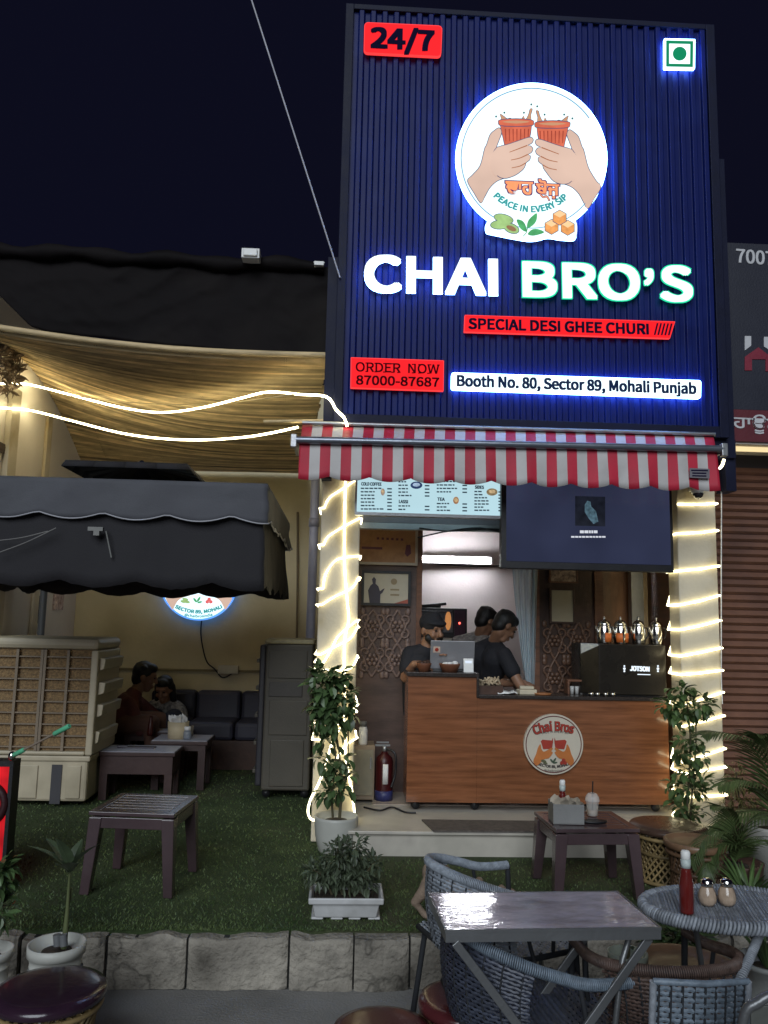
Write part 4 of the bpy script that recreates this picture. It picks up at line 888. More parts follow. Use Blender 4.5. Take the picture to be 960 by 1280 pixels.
a = P(720, 869, 5.9); gs = thing('glass_rack', 'small brown wooden rack with glasses below it beside the tea machine', 'rack', (a.x, 5.9, zl))
q = MB(); q.box(-.075, .075, -.05, .05, .09, .105); q.box(-.075, -.06, -.05, .05, 0, .09); q.box(.06, .075, -.05, .05, 0, .09); q.build('shelf', m_wood, gs, bev=.003)
for x in (-.035, .0, .035): q = MB(); q.lathe([(.012, 0), (.016, .055), (.0145, .055), (.011, .004)], (x, -.02, .001), 14); q.build('glass', M('clear_glass', (.75, .75, .72), .08, 0, .02, spec=.8, alpha=.45), gs)
for k, x in enumerate((739, 747, 757, 766)):
    a = P(x, 873, 5.74); q = MB(); q.lathe([(.014, 0), (.02, .026), (.018, .026), (.012, .004)], (a.x, 5.74, zl), 14); tag(q.build('steel_cup', m_steel), 'small steel cup standing in the row before the black tea machine', 'cup', 'steel cups before the tea machine')
# tea machine
tm = thing('tea_machine', 'black tea machine with a lit white name on the right end of the counter', 'machine', (2.1, 5.9, zl))
a0, a1, b0, b1 = rect(749, 806, 855, 872, 5.74); al = P(728, 830, 5.80).x
a1 = XR0 - .008
prof = [(a0, 5.74), (a1, 5.74), (a1, 6.08), (al, 6.08), (al, 5.86)]
q = MB(); k = len(prof); q.add([(x, y, zl + .012) for x, y in prof] + [(x, y, b1) for x, y in prof], [tuple(reversed(range(k))), tuple(range(k, 2 * k))] + [(i, (i + 1) % k, k + (i + 1) % k, k + i) for i in range(k)])
q.build('body', M('machine_black', (.022, .018, .014), .28, .3, .2, 3.), tm, world=True, bev=.006)
q = MB(); q.box(al + .02, a1 - .02, 5.76, 5.985, zl + .001, zl + .012); q.build('foot', m_black, tm, world=True)
q = MB(); q.add([(al + .004, 5.852, b1 + .001), (a0 - .004, 5.742, b1 + .001), (a0 - .004, 5.738, b1 - .012), (al + .004, 5.848, b1 - .075)], [(0, 3, 2, 1)]); q.build('bevel_trim', M('trim_blue_grey', (.42, .46, .50), .25, .4), tm, world=True)  # light on the bevelled corner is put into this pale plate
m_jt = E('machine_name', (.80, .90, 1.), 1.2); YJ = 5.737
q = MB(); txt(q, 'JOTSON', (787.5, 838.5), (812, 839.5), 6.2, YJ - .001, 0., .002, fat=.4); pxpoly(q, [(797, 842.4), (813, 842.9), (813, 843.9), (797, 843.5)], YJ, .002)
q.build('lettering', m_jt, tm, world=True)
for x in (780.5, 822.5):
    q = MB()
    for y, r_ in ((832.5, 1.1), (835.8, 1.6), (839, 1.2)): pxpoly(q, [(x + r_ * math.cos(R(a)), y + r_ * math.sin(R(a))) for a in range(0, 360, 40)], YJ, .002)
    q.build('motif', m_jt, tm, world=True)
# kettles on the machine
m_olab = M('orange_label', (.62, .15, .03), .5)
for k, (x, w, lab, lb_) in enumerate(((755.5, 9.4, (-2, 6.5), 'steel kettle with a wide orange label, leftmost on the tea machine'), (776, 9.2, (-8, 5), 'steel kettle with two orange labels beside the leftmost kettle'), (798.5, 9, None, 'plain steel kettle without a label beside the labelled kettles'), (821, 8.8, None, 'plain steel kettle nearest the right pillar on the tea machine'))):
    Yk = 5.86; c = P(x, 806, Yk); r_ = (P(x + w, 806, Yk) - c).length; H = (P(x, 774, Yk).z - P(x, 806, Yk).z); z0 = b1 + .001
    kt = thing('steel_kettle', lb_, 'kettle', (c.x, Yk, z0), 0, 'steel kettles on the tea machine')
    q = MB(); q.lathe([(.8 * r_, 0), (.86 * r_, .03 * H), (.97 * r_, .22 * H), (r_, .38 * H), (.93 * r_, .55 * H), (.84 * r_, .68 * H), (.8 * r_, .72 * H)], n=26); q.build('body', m_steel, kt)
    q = MB(); q.lathe([(.84 * r_, .722 * H), (.86 * r_, .75 * H), (.6 * r_, .87 * H), (.25 * r_, .93 * H), (.1 * r_, .95 * H), (.16 * r_, .99 * H), (.15 * r_, 1.03 * H), (.01, 1.05 * H)], n=26); q.build('lid', m_steel, kt)
    q = MB(); q.tube(cat_rom([(.8 * r_, 0, .66 * H), (1.25 * r_, 0, .6 * H), (1.3 * r_, 0, .35 * H), (.95 * r_, 0, .2 * H)], 5), .005, 8); q.build('handle', m_black, kt, )
    q = MB(); q.tube([(-.9 * r_, -.01, .4 * H), (-1.15 * r_, -.02, .55 * H), (-1.25 * r_, -.02, .68 * H)], [.012, .009, .007], 8); q.build('spout', m_steel, kt)
    if lab:
        for (u0, u1) in ([lab] if k == 0 else [(-7.5, -.5), (3, 9)]):
            A, B = [], []
            for i in range(7):
                s = (u0 + (u1 - u0) * i / 6) / w; s = max(-.98, min(.98, s)); an = math.asin(s); rr = r_ * 1.015
                A.append((rr * .96 * math.sin(an), -rr * .96 * math.cos(an), .06 * H)); B.append((rr * math.sin(an), -rr * math.cos(an), .42 * H))
            q = MB(); q.strip(A, B); o = q.build('label', m_olab, kt); md = o.modifiers.new('t', 'SOLIDIFY'); md.thickness = .002; md.offset = 1
# ---------------------------------------------------------------- plastic strip curtain
cu = thing('plastic_curtain', 'clear bluish plastic strip curtain gathered at the doorway behind the counter', 'curtain', (1.0, 6.42, .3))
q = MB(); top = [(641, 706), (672, 706)]; bot = [(657, 880), (668, 880)]; nx, nz_ = 34, 24; vs = []
for j in range(nz_ + 1):
    v = j / nz_; vv = min(1, v * 1.25) ** 1.3
    for i in range(nx + 1):
        u = i / nx; x0_ = 640 + (657 - 640) * vv; x1_ = 672 + (668 - 672) * vv; vs.append(P(x0_ + (x1_ - x0_) * u, 704 + 190 * v, 6.40 + .022 * math.sin(u * 26 + 2 * v)))
q.add(vs, [(j * (nx + 1) + i, (j + 1) * (nx + 1) + i, (j + 1) * (nx + 1) + i + 1, j * (nx + 1) + i + 1) for j in range(nz_) for i in range(nx)], True)
o = q.build('strip', M('clear_pvc', (.55, .68, .74), .2, 0, .1, 3., .1, 20., spec=.8, alpha=.62), cu, world=True)
# oven on the back counter
ov = thing('oven', 'black toaster oven with a glass door on the rear worktop', 'oven', (.5, 8.0, 1.0))
a0, a1, b0, b1 = rect(521, 760, 584, 797, 7.7)
q = MB(); q.box(a0, a1, 7.7, 8.15, b0, b1); q.build('casing', m_black, ov, world=True, bev=.008)
q = MB(); q.box(a0 + .03, a1 - .14, 7.693, 7.699, b0 + .05, b1 - .04); q.build('door', M('oven_glass', (.20, .21, .23), .12, .2, .3, 4.), ov, world=True)
q = MB(); q.box(a0 + .04, a1 - .15, 7.66, 7.68, b1 - .035, b1 - .022); q.build('handle', m_steel, ov, world=True)
q = MB(); q.box(a1 - .125, a1 - .02, 7.694, 7.6985, b0 + .02, b1 - .02); pn = q.build('control_panel', M('panel_plum', (.05, .015, .035), .3), ov, world=True)
q = MB(); q.ball((a1 - .075, 7.69, (b0 + b1) / 2 + .0), .010, 10, 6); q.build('indicator', E('indicator_red', (1., .08, .06), 4.), pn, world=True)
q = MB(); q.ball((a0 + .30, 7.688, (b0 + b1) / 2 + .02), (.03, .004, .09), 12, 8); q.build('lamp', E('oven_lamp', (1., .42, .14), .45), ov, world=True)
q = MB(); q.tube([(a0 + .02, 7.85, b1 + .012), (a0 + .30, 7.85, b1 + .045)], .014, 8); q.lathe([(.13, 0), (.14, .03), (.132, .03), (.12, .005)], (a0 + .12, 7.9, b1 + .001), 20); tag(q.build('frying_pan', m_black), 'black pan with a long handle lying on top of the oven', 'pan')
q = MB(); q.box(XL1 + .2, 1.35, 7.55, 8.45, .158, b0 - .03); q.build('cabinet', m_wood, None); bpy.data.objects['cabinet'].name = 'rear_worktop'; rwk = bpy.data.objects['rear_worktop']; MW['rear_worktop'] = MW['cabinet']; tag(rwk, 'wooden worktop against the pale back wall below the oven', 'worktop')
q = MB(); q.box(XL1 + .18, 1.37, 7.53, 8.45, b0 - .029, b0 - .001); q.build('top', m_marble, rwk, world=True)
# things left of the counter
a0, a1, b0, b1 = rect(446, 932, 468, 1002, 6.02)
cb_ = thing('low_cabinet', 'small beige cabinet by the partition left of the counter', 'cabinet', ((a0 + a1) / 2, 6.06, .158))
q = MB(); q.box(a0 - .04, a1, 6.02, 6.26, .158, b1); q.build('body', M('beige_board', (.27, .21, .15), .6, 0, .15), cb_, world=True, bev=.004)
q = MB(); q.box(a0 - .03, a1 - .012, 6.008, 6.018, .19, b1 - .03); dr = q.build('door', M('beige_door', (.24, .22, .16), .5), cb_, world=True, bev=.002)
q = MB(); q.box(a1 - .035, a1 - .025, 5.995, 6.008, b1 - .16, b1 - .08); q.build('handle', m_gmet, dr, world=True)
for k, (x, hh) in enumerate(((452, .11), (455, .085))):
    pass
c = P(453.5, 930, 6.06); jr = thing('storage_jar', 'pale capped bottle standing on the small beige cabinet', 'jar', (c.x, 6.06, b1 + .001))
q = MB(); q.lathe([(.030, 0), (.034, .01), (.034, .10), (.026, .13)], n=18); q.build('body', m_white, jr); q = MB(); q.lathe([(.028, .131), (.029, .16), (.026, .168)], n=18); q.build('cap', m_grey, jr)
c = G(480, 999, .158); c.y = 6.0; c.x = P(480, 985, 6.0).x
fe = thing('fire_extinguisher', 'red fire extinguisher on the floor by the left end of the counter', 'fire extinguisher', (c.x, 6.03, .158))
m_fer = M('extinguisher_red', (.048, .006, .007), .35, 0, .1)
q = MB(); q.lathe([(.05, 0), (.062, .01), (.064, .05), (.064, .27), (.055, .30), (.028, .325), (.02, .34)], n=24); q.build('cylinder', m_fer, fe)
q = MB(); q.lathe([(.0655, .001), (.0655, .07)], n=24); q.build('base_band', M('band_blue', (.03, .035, .12), .4), fe)
q = MB(); q.lathe([(.018, .34), (.018, .375), (.01, .378)], n=14); q.box(-.07, .04, -.008, .008, .378, .39); q.box(-.06, .03, -.008, .008, .40, .41); q.build('valve', m_gmet, fe)
q = MB(); q.tube(cat_rom([(.02, -.02, .36), (.075, -.05, .33), (.08, -.05, .2), (.05, -.06, .1)], 6), .009, 8); q.build('hose', m_black, fe)
q = MB(); A = [(.0657 * math.sin(t), -.0657 * math.cos(t), .12) for t in [(-.2 + k * .1) for k in range(7)]]; q.strip(A, [(x, y, .26) for x, y, z in A]); o = q.build('label', m_white, fe); md = o.modifiers.new('t', 'SOLIDIFY'); md.thickness = .001; md.offset = 1
# door mat on the step, cable on the floor
a, b, c, d = G(527, 1026, .152), G(660, 1028, .152), G(668, 1040.5, .152), G(542, 1040, .152)
q = MB(); q.poly([a, d, c + Vector((1.0, 0, 0)), b + Vector((1.0, 0, 0))], (0, 0, .010)); tag(q.build('door_mat', M('mat_grey', (.10, .085, .075), .95, 0, .3, 30., .8, 120.)), 'long grey brown mat lying on the marble step before the counter', 'mat')
q = MB(); q.tube(cat_rom([G(455, 1009, .162), G(475, 1013, .162), G(490, 1009, .162), G(506, 1015, .162), G(520, 1016, .162)], 5), .006, 6); tag(q.build('cable', m_black), 'black cable lying on the shop floor left of the counter', 'cable')
# ---------------------------------------------------------------- people
m_skin = M('skin', (.24, .125, .075), .5, 0, .12, 8., .05, 60.)
m_hair = M('black_hair', (.008, .007, .007), .5, 0, .3, 20., .4, 120., st=(1, 1, .2))
m_tee = M('black_cotton', (.012, .012, .016), .85, 0, .25, 6., .3, 60.)
m_denim = M('dark_denim', (.02, .024, .04), .85, 0, .2, 6., .3, 90.)
def human(name, label, J, shirt, pants, fyaw, fpitch=0., hair='short', sleeve=.62, hs=1., collar=True, roll=0., men=True):
    V = {k: Vector(v) for k, v in J.items()}
    base = Vector((V['pelvis'].x, V['pelvis'].y, min(V.get('anL', V['pelvis']).z, V.get('anR', V['pelvis']).z) - .06))
    t = thing(name, label, 'person', base)
    b = MB(); up = (V['neck'] - V['pelvis']).normalized(); side = (V['shR'] - V['shL']).normalized(); k = hs
    hipL, hipR = V['pelvis'] - side * .085 * k, V['pelvis'] + side * .085 * k
    tors = []
    for h, s, sg in ((hipL, V['shL'], -1), (hipR, V['shR'], 1)):
        mid = h.lerp(s, .5); ch = h.lerp(s, .82) - side * sg * .055 * k
        tors += [(h, mid - side * sg * .01, .098 * k, .088 * k), (mid - side * sg * .01, ch, .088 * k, .100 * k)]
    tors += [(V['shL'] + side * .02, V['neck'] - up * .03, .052 * k, .060 * k), (V['shR'] - side * .02, V['neck'] - up * .03, .052 * k, .060 * k)]
    arms = [(V['sh' + s], V['el' + s], .052 * k, .040 * k) for s in 'LR']; fore = [(V['el' + s], V['wr' + s], .040 * k, .027 * k) for s in 'LR']
    legs = []
    for h, s in ((hipL, 'L'), (hipR, 'R')):
        legs += [(h, V['kn' + s], .088 * k, .058 * k), (V['kn' + s], V['an' + s], .056 * k, .038 * k)]
    for a, c, r0, r1 in tors + arms + fore + legs: b.cap(a, c, r0, r1)
    H = V['head']; RT = Matrix.Rotation(fyaw, 3, 'Z') @ Matrix.Rotation(roll, 3, 'Y') @ Matrix.Rotation(-fpitch, 3, 'X')   # local +y looks forward
    f = lambda x, y, z: H + RT @ Vector((x * k, y * k, z * k))
    b.cap(V['neck'] - up * .03, f(0, -.015, -.06), .056 * k, .052 * k)
    b.ball(H + RT @ Vector((0, -.008 * k, .025 * k)), (.076 * k, .094 * k, .092 * k), 18, 12, X=RT)
    b.cap(f(0, .030, -.03), f(0, .045, -.088), .060 * k, .034 * k)
    b.cap(f(0, .084, .022), f(0, .106, -.024), .010 * k, .015 * k); b.ball(f(0, .088, -.062), (.024 * k, .012 * k, .008 * k), 10, 6, X=RT); b.ball(f(0, .086, -.074), (.020 * k, .011 * k, .008 * k), 10, 6, X=RT)
    b.cap(f(-.035, .080, .034), f(.035, .080, .034), .012 * k, .012 * k)
    for s in (-1, 1): b.ball(f(s * .078, -.012, -.008), (.010 * k, .020 * k, .032 * k), 10, 7, X=RT); b.ball(f(s * .038, .066, -.028), (.024 * k, .018 * k, .022 * k), 10, 6, X=RT)
    for s in 'LR':   # hands: palm, four unequal curled fingers, thumb from the side
        w = V['wr' + s]; e = V['el' + s]; d = (V['ha' + s] - w).normalized() if ('ha' + s) in V else (w - e).normalized()
        sd = d.cross(Vector((0, 0, 1))); sd = sd.normalized() if sd.length > .1 else Vector((1, 0, 0)); dn = d.cross(sd).normalized()
        dn = dn if dn.z < 0 else -dn
        b.cap(w, w + d * .045, .026 * k, .030 * k); b.cap(w + d * .03 - sd * .022, w + d * .075 - sd * .026, .017 * k, .014 * k); b.cap(w + d * .03 + sd * .022, w + d * .075 + sd * .026, .017 * k, .014 * k)
        for i, L in enumerate((.060, .072, .068, .052)):
            o = w + d * .078 + sd * (-.031 + .0207 * i); m = o + d * L * .55 + dn * .010; b.cap(o, m, .0095 * k, .0088 * k, 8); b.cap(m, m + d * L * .32 + dn * L * .40, .0088 * k, .0075 * k, 8)
        tb_ = w + d * .03 + (sd if s == 'L' else -sd) * .03; b.cap(tb_, tb_ + d * .035 + (sd if s == 'L' else -sd) * .022, .012 * k, .010 * k, 8); b.cap(tb_ + d * .035 + (sd if s == 'L' else -sd) * .022, tb_ + d * .062 + (sd if s == 'L' else -sd) * .018 + dn * .012, .010 * k, .008 * k, 8)
    b.build('body', m_skin, t, world=True, rem=.0075)
    q = MB(); g = .013
    for a, c, r0, r1 in tors: q.cap(a, c, r0 + g, r1 + g)
    for a, c, r0, r1 in arms: q.cap(a, a.lerp(c, sleeve), r0 + g, r0 + (r1 - r0) * sleeve + g + .008)
    if sleeve >= 1:
        for a, c, r0, r1 in fore: q.cap(a, a.lerp(c, sleeve - 1), r0 + g, r1 + g + .004)
    q.build('shirt', shirt, t, world=True, rem=.010)
    q = MB()
    for a, c, r0, r1 in legs: q.cap(a, c, r0 + .014, r1 + .018)
    q.cap(hipL, hipR, .112 * k, .112 * k); q.build('trousers', pants, t, world=True, rem=.011)
    for s in 'LR':
        an = V['an' + s]; toe = V['to' + s] if ('to' + s) in V else an + Vector((math.sin(-fyaw) * .15, math.cos(fyaw) * .15, -.03)); q = MB(); q.cap(an - Vector((0, 0, .025)), toe, .042, .034); q.build('shoe', m_black, t, world=True, rem=.01)
    q = MB()
    for s in (-1, 1): q.ball(f(s * .031, .083, .010), (.011 * k, .008 * k, .006 * k), 10, 7, X=RT)
    q.build('eyes', m_hair, t, world=True)
    q = MB()
    q.ball(f(0, -.022, .040), (.086 * k, .096 * k, .092 * k), 18, 12, X=RT); q.ball(f(0, .038, .082), (.064 * k, .050 * k, .042 * k), 14, 9, X=RT); q.ball(f(0, -.050, -.015), (.074 * k, .058 * k, .075 * k), 14, 9, X=RT)
    for i in range(26):
        a_ = random.uniform(0, 6.28); rr_ = random.uniform(.03, .08); q.ball(f(rr_ * math.cos(a_), -.02 + rr_ * math.sin(a_), .108 - .5 * rr_ + random.uniform(0, .015)), (.02 * k, .024 * k, .018 * k), 8, 5, X=RT)
    if hair == 'long':
        q.cap(f(-.066, -.03, .02), f(-.085, -.02, -.24), .036 * k, .03 * k); q.cap(f(.066, -.03, .02), f(.085, -.02, -.24), .036 * k, .03 * k); q.cap(f(0, -.075, .03), f(0, -.10, -.28), .058 * k, .06 * k)
    if hair != 'cap': q.build('hair', m_hair, t, world=True, rem=.008)
    if hair == 'cap':
        q = MB(); q.ball(f(0, -.012, .052), (.090 * k, .106 * k, .080 * k), 20, 12, X=RT); q.ball(f(0, .03, .062), (.088 * k, .085 * k, .030 * k), 18, 10, X=RT); q.ball(f(0, .0, .115), (.05, .06, .03), 12, 8, X=RT); q.build('turban', m_tee, t, world=True, rem=.008)
        q = MB(); q.cap(f(-.055, .03, -.05), f(0, .064, -.100), .030, .032); q.cap(f(.055, .03, -.05), f(0, .064, -.100), .030, .032); q.cap(f(-.026, .094, -.048), f(.026, .094, -.048), .008, .008); q.build('beard', m_hair, t, world=True, rem=.007)
    return t
# man at the laptop
h = P(540, 788, 6.07); X0 = h.x - .02; sL = P(505, 815, 6.10); eL = P(504, 842, 6.04); wL = P(509, 866, 5.98)
human('person', 'bearded man in a black shirt and dark turban sitting behind the laptop', dict(
    pelvis=(X0 + .01, 6.15, .78), neck=(X0 - .03, 6.10, h.z - .135), head=h, shL=(sL.x + .05, 6.12, sL.z - .015), shR=(X0 + .16, 6.15, h.z - .20),
    elL=(eL.x + .02, 6.06, eL.z - .03), elR=(X0 + .20, 6.08, h.z - .36), wrL=(wL.x + .04, 5.90, zh + .045), haL=(wL.x + .20, 5.84, zh + .035), wrR=(X0 + .12, 5.93, zh + .06),
    knL=(X0 - .05, 6.06, .60), knR=(X0 + .16, 6.06, .60), anL=(X0 - .05, 6.08, .24), anR=(X0 + .15, 6.08, .24), toL=(X0 - .05, 6.02, .20), toR=(X0 + .15, 6.02, .20)), m_tee, m_denim, R(214), R(8), 'cap')
st = thing('bar_stool', 'dark stool behind the counter that the turbaned man sits on', 'stool', (X0 + .01, 6.16, .158))
q = MB(); q.lathe([(.11, .47), (.125, .48), (.125, .505), (.11, .51)], n=20); q.build('seat', m_dwood, st)
for sx, sy in ((-1, -1), (1, -1), (-1, 1), (1, 1)): q = MB(); q.tube([(sx * .07, sy * .07, .47), (sx * .11, sy * .11, 0)], .014, 8); q.build('leg', m_black, st)
# man bending over the counter
h = P(631, 783, 6.42); X0 = h.x
human('person', 'man in a black tee bending his head over the counter beside the plastic curtain', dict(
    pelvis=(X0 - .16, 6.66, .98), neck=(X0 - .065, 6.52, h.z - .125), head=h, shL=(X0 - .20, 6.64, h.z - .20), shR=(X0 - .02, 6.36, h.z - .22),
    elL=(X0 - .06, 6.52, h.z - .45), elR=(X0 + .07, 6.26, h.z - .42), wrL=(X0 + .10, 6.36, h.z - .44), wrR=(X0 + .15, 6.15, h.z - .55),
    knL=(X0 - .20, 6.66, .60), knR=(X0 - .08, 6.50, .60), anL=(X0 - .22, 6.66, .23), anR=(X0 - .12, 6.50, .23), toL=(X0 - .10, 6.60, .19), toR=(X0 + .0, 6.44, .19)), m_tee, m_denim, R(-68), R(38))
# man behind him
h = P(608, 777, 7.0); X0 = h.x
human('person', 'man in a grey patterned shirt working behind the man in the black tee', dict(
    pelvis=(X0 - .14, 7.2, .98), neck=(X0 - .04, 7.07, h.z - .12), head=h, shL=(X0 - .22, 7.18, h.z - .19), shR=(X0 + .02, 6.92, h.z - .2),
    elL=(X0 - .16, 7.12, h.z - .45), elR=(X0 + .10, 6.86, h.z - .42), wrL=(X0 + .06, 7.0, h.z - .46), wrR=(X0 + .20, 6.90, h.z - .5),
    knL=(X0 - .18, 7.16, .60), knR=(X0 - .06, 7.02, .60), anL=(X0 - .20, 7.18, .23), anR=(X0 - .1, 7.04, .23), toL=(X0 - .08, 7.12, .19), toR=(X0 + .02, 6.98, .19)), M('grey_print_shirt', (.20, .18, .17), .8, 0, .5, 30., .2, 60.), m_denim, R(-62), R(30))
# couple in the yard
h = P(181, 846, 7.75); X0 = h.x
human('person', 'man in a maroon shirt sitting on the left bench and leaning to the woman', dict(
    pelvis=(X0 - .24, 7.62, .46), neck=(X0 - .07, 7.72, h.z - .14), head=h, shL=(X0 - .13, 7.90, h.z - .22), shR=(X0 - .09, 7.55, h.z - .23),
    elL=(X0 + .12, 7.92, h.z - .42), elR=(X0 + .06, 7.50, h.z - .46), wrL=(X0 + .33, 7.86, h.z - .46), wrR=(X0 + .28, 7.62, h.z - .50),
    knL=(X0 + .16, 7.74, .48), knR=(X0 + .14, 7.50, .48), anL=(X0 + .20, 7.74, .08), anR=(X0 + .18, 7.50, .08), toL=(X0 + .34, 7.74, .04), toR=(X0 + .32, 7.50, .04)), M('maroon_cotton', (.10, .03, .028), .85, 0, .2, 6., .3, 60.), M('brown_trousers', (.10, .05, .035), .85, 0, .2), R(-78), R(14), 'short', .95, 1.1)
h = P(205, 862, 8.02); X0 = h.x
human('person', 'woman with long dark hair in a dark printed top on the corner sofa', dict(
    pelvis=(X0 + .02, 8.18, .46), neck=(X0 + .0, 8.08, h.z - .125), head=h, shL=(X0 + .15, 8.08, h.z - .20), shR=(X0 - .16, 8.12, h.z - .20),
    elL=(X0 + .22, 7.98, h.z - .44), elR=(X0 - .20, 7.95, h.z - .42), wrL=(X0 + .06, 7.82, h.z - .46), wrR=(X0 - .06, 7.82, h.z - .42),
    knL=(X0 + .12, 7.78, .48), knR=(X0 - .08, 7.78, .48), anL=(X0 + .12, 7.80, .08), anR=(X0 - .08, 7.80, .08), toL=(X0 + .12, 7.66, .04), toR=(X0 - .08, 7.66, .04)), M('printed_top', (.02, .02, .022), .8, 0, .2, 26., .2, 60., c2=(.30, .28, .26)), m_denim, R(172), R(20), 'long', .25, 1.03)
# ---------------------------------------------------------------- yard: round lit wall sign
YW = 8.58
ws = thing('wall_sign', 'round lit sign on the yellow yard wall, half hidden by the umbrella', 'sign', P(248, 776, YW))
wx, wy, wr = 248, 727, 48.5
W2 = lambda p: (wx + (p[0] - 477) * wr / 432, wy + (p[1] - 493) * wr / 432)
q = MB(); pxpoly(q, [(wx + wr * math.cos(R(a)), wy + wr * math.sin(R(a))) for a in range(0, 360, 6)], YW - .034, .06, 1, 1); pxpoly(q, [(wx + (wr - 2) * math.cos(R(a)), wy + (wr - 2) * math.sin(R(a))) for a in range(0, 360, 6)], YW - .037, .01, 0, 1)
dsc = q.build('disc', [E('wall_sign_white', (.66, .88, 1.), 1.5, .1, 2.), E('wall_sign_rim', (.10, .30, .95), 1.5)], ws, world=True)
for side in (0, 1):
    T = (lambda p: p) if side == 0 else (lambda p: (966 - p[0], p[1]))
    q = MB(); pxpoly(q, [W2(T((v.x, v.y + 60))) for v in cat_rom([(x, y, 0) for x, y in hand], 2, True)], YW - .041, .003); q.build('hand', e_skin, dsc, world=True)
    q = MB(); pxpoly(q, [W2(T((x, y + 60))) for x, y in cup], YW - .045, .003); q.build('cup', e_clay, dsc, world=True)
q = MB()
for (cx, cy, a, b, ro) in ((440, 700, 30, 12, .9), (480, 690, 34, 12, -1.), (492, 722, 28, 10, -.2)): pxpoly(q, [W2(p) for p in ell(cx, cy, a, b, ro, 14)], YW - .042, .003)
q.build('leaf', e_grn, dsc, world=True)
q = MB()
for (cx, cy) in ((330, 690), (310, 715), (350, 718)): pxpoly(q, [W2(p) for p in ell(cx, cy, 34, 16, .2, 14)], YW - .042, .003)
q.build('cardamom', e_lgrn, dsc, world=True)
q = MB()
for (cx, cy) in ((575, 718), (615, 718), (596, 690)): pxpoly(q, [W2((cx + 22 * math.cos(R(a)), cy + 22 * math.sin(R(a)))) for a in range(30, 390, 60)], YW - .042, .003)
q.build('jaggery', E('wall_sign_pink', (.85, .16, .16), .9), dsc, world=True)
q = MB(); txt(q, 'SECTOR 89, MOHALI', (217, 767), (279, 767), 4.6, YW - .041, .0, .001, arc=-.06, fat=.4); txt(q, '@chaibrosindia', (230, 772), (266, 772), 3.4, YW - .041, .0, .001, arc=-.02, fat=.2); q.build('lettering', e_teal, dsc, world=True)
q = MB(); q.tube(cat_rom([P(x, y, 8.595) for x, y in ((252, 776), (251, 792), (254, 812), (259, 828), (268, 836), (278, 847), (290, 842))], 5), .007, 6); tag(q.build('cable', m_black), 'black cable hanging from the round wall sign to the white socket box', 'cable')
a, b, c, d = rect(273, 832, 298, 842, 8.59); q = MB(); q.box(a, b, 8.55, 8.619, c, d); q.box(a + .02, a + .09, 8.545, 8.55, c + .015, d - .015); q.box(b - .09, b - .02, 8.545, 8.55, c + .015, d - .015); tag(q.build('socket_box', M('socket_white', (.55, .52, .42), .5), bev=.004), 'white socket box on the yellow wall above the dark sofa', 'socket')
q = MB(); q.tube([P(372, 640, 8.58), P(372, 720, 8.58), P(371, 800, 8.58)], .012, 8); tag(q.build('conduit', M('brown_conduit', (.16, .12, .07), .6)), 'thin brown conduit down the yellow wall at its right corner', 'pipe')
# left wall: posters, frames, wreath
def wallcard(name, y0, y1, px_z0, px_z1, pxref, label, face, cat):
    x = -2.81; z0 = PX(pxref, px_z1, x).z; z1 = PX(pxref, px_z0, x).z; q = MB(); q.box(x + .0005, x + .018, y0, y1, z0, z1); q.box(x + .0185, x + .021, y0 + .02, y1 - .02, z0 + .02, z1 - .02); tag(q.build(name, face), label, cat)
wallcard('poster', 7.95, 8.20, 742, 763, 89, 'small red and white poster on the cream left yard wall', M('poster_red', (.40, .15, .12), .5, 0, .5, 22., c2=(.6, .5, .45)), 'poster')
wallcard('wall_frame', 7.56, 7.68, 746, 779, 66, 'slim black framed mirror strip on the cream left yard wall', M('frame_dark', (.03, .032, .05), .3, 0, .4, 8., c2=(.14, .15, .22)), 'frame')
wallcard('poster', 6.44, 6.60, 556, 568, 5, 'dark poster on the left yard wall just below the rope lights', M('poster_dark', (.07, .045, .035), .5, 0, .5, 20.), 'poster')
q = MB(); cw = PX(2, 455, -2.80)
for _ in range(240):
    a_ = random.uniform(0, 6.28); r_ = random.uniform(.12, .20); p = Vector((cw.x + random.uniform(.02, .07), cw.y + r_ * math.cos(a_), cw.z + 1.15 * r_ * math.sin(a_))); leaf(q, p, rv() + Vector((.3, 0, 0)), Vector((1, 0, 0)), .10, .03)
tag(q.build('dried_wreath', M('dried_leaf', (.19, .14, .10), .7, 0, .3, isl=.4)), 'dried leaf wreath on the cream left wall beside the rope lights', 'wreath')
# ---------------------------------------------------------------- yard seating
m_sofa = M('navy_leatherette', (.030, .028, .042), .5, 0, .2, 4., .15, 40.)
xs0, xs1 = P(183, 900, 8.3).x, P(327, 900, 8.0).x
sf = thing('corner_sofa', 'dark padded sofa with a tall back along the yellow yard wall', 'sofa', ((xs0 + xs1) / 2, 8.3, 0))
zb_, zs_ = P(260, 863, 8.5).z, .44
n = 3; w = (xs1 + .2 - xs0) / n
q = MB(); q.box(xs0, xs1 + .2, 7.98, 8.595, .0, .27); q.build('base', m_dwood, sf, world=True)
for k in range(n):
    q = MB(); q.box(xs0 + k * w + .004, xs0 + (k + 1) * w - .004, 7.95, 8.44, .272, zs_); q.build('seat_cushion', m_sofa, sf, world=True, bev=.035)
    q = MB(); q.box(xs0 + k * w + .004, xs0 + (k + 1) * w - .004, 8.42, 8.595, .36, zb_); q.build('back_cushion', m_sofa, sf, world=True, bev=.035)
bn = thing('bench', 'dark bench along the left yard wall under the man in maroon', 'bench', (-2.4, 7.6, 0))
q = MB(); q.box(-2.78, -2.05, 7.12, 8.5, .36, .43); q.build('seat', m_sofa, bn, world=True, bev=.02)
q = MB(); q.box(-2.78, -2.10, 7.16, 8.45, 0, .355); q.build('base', m_dwood, bn, world=True)
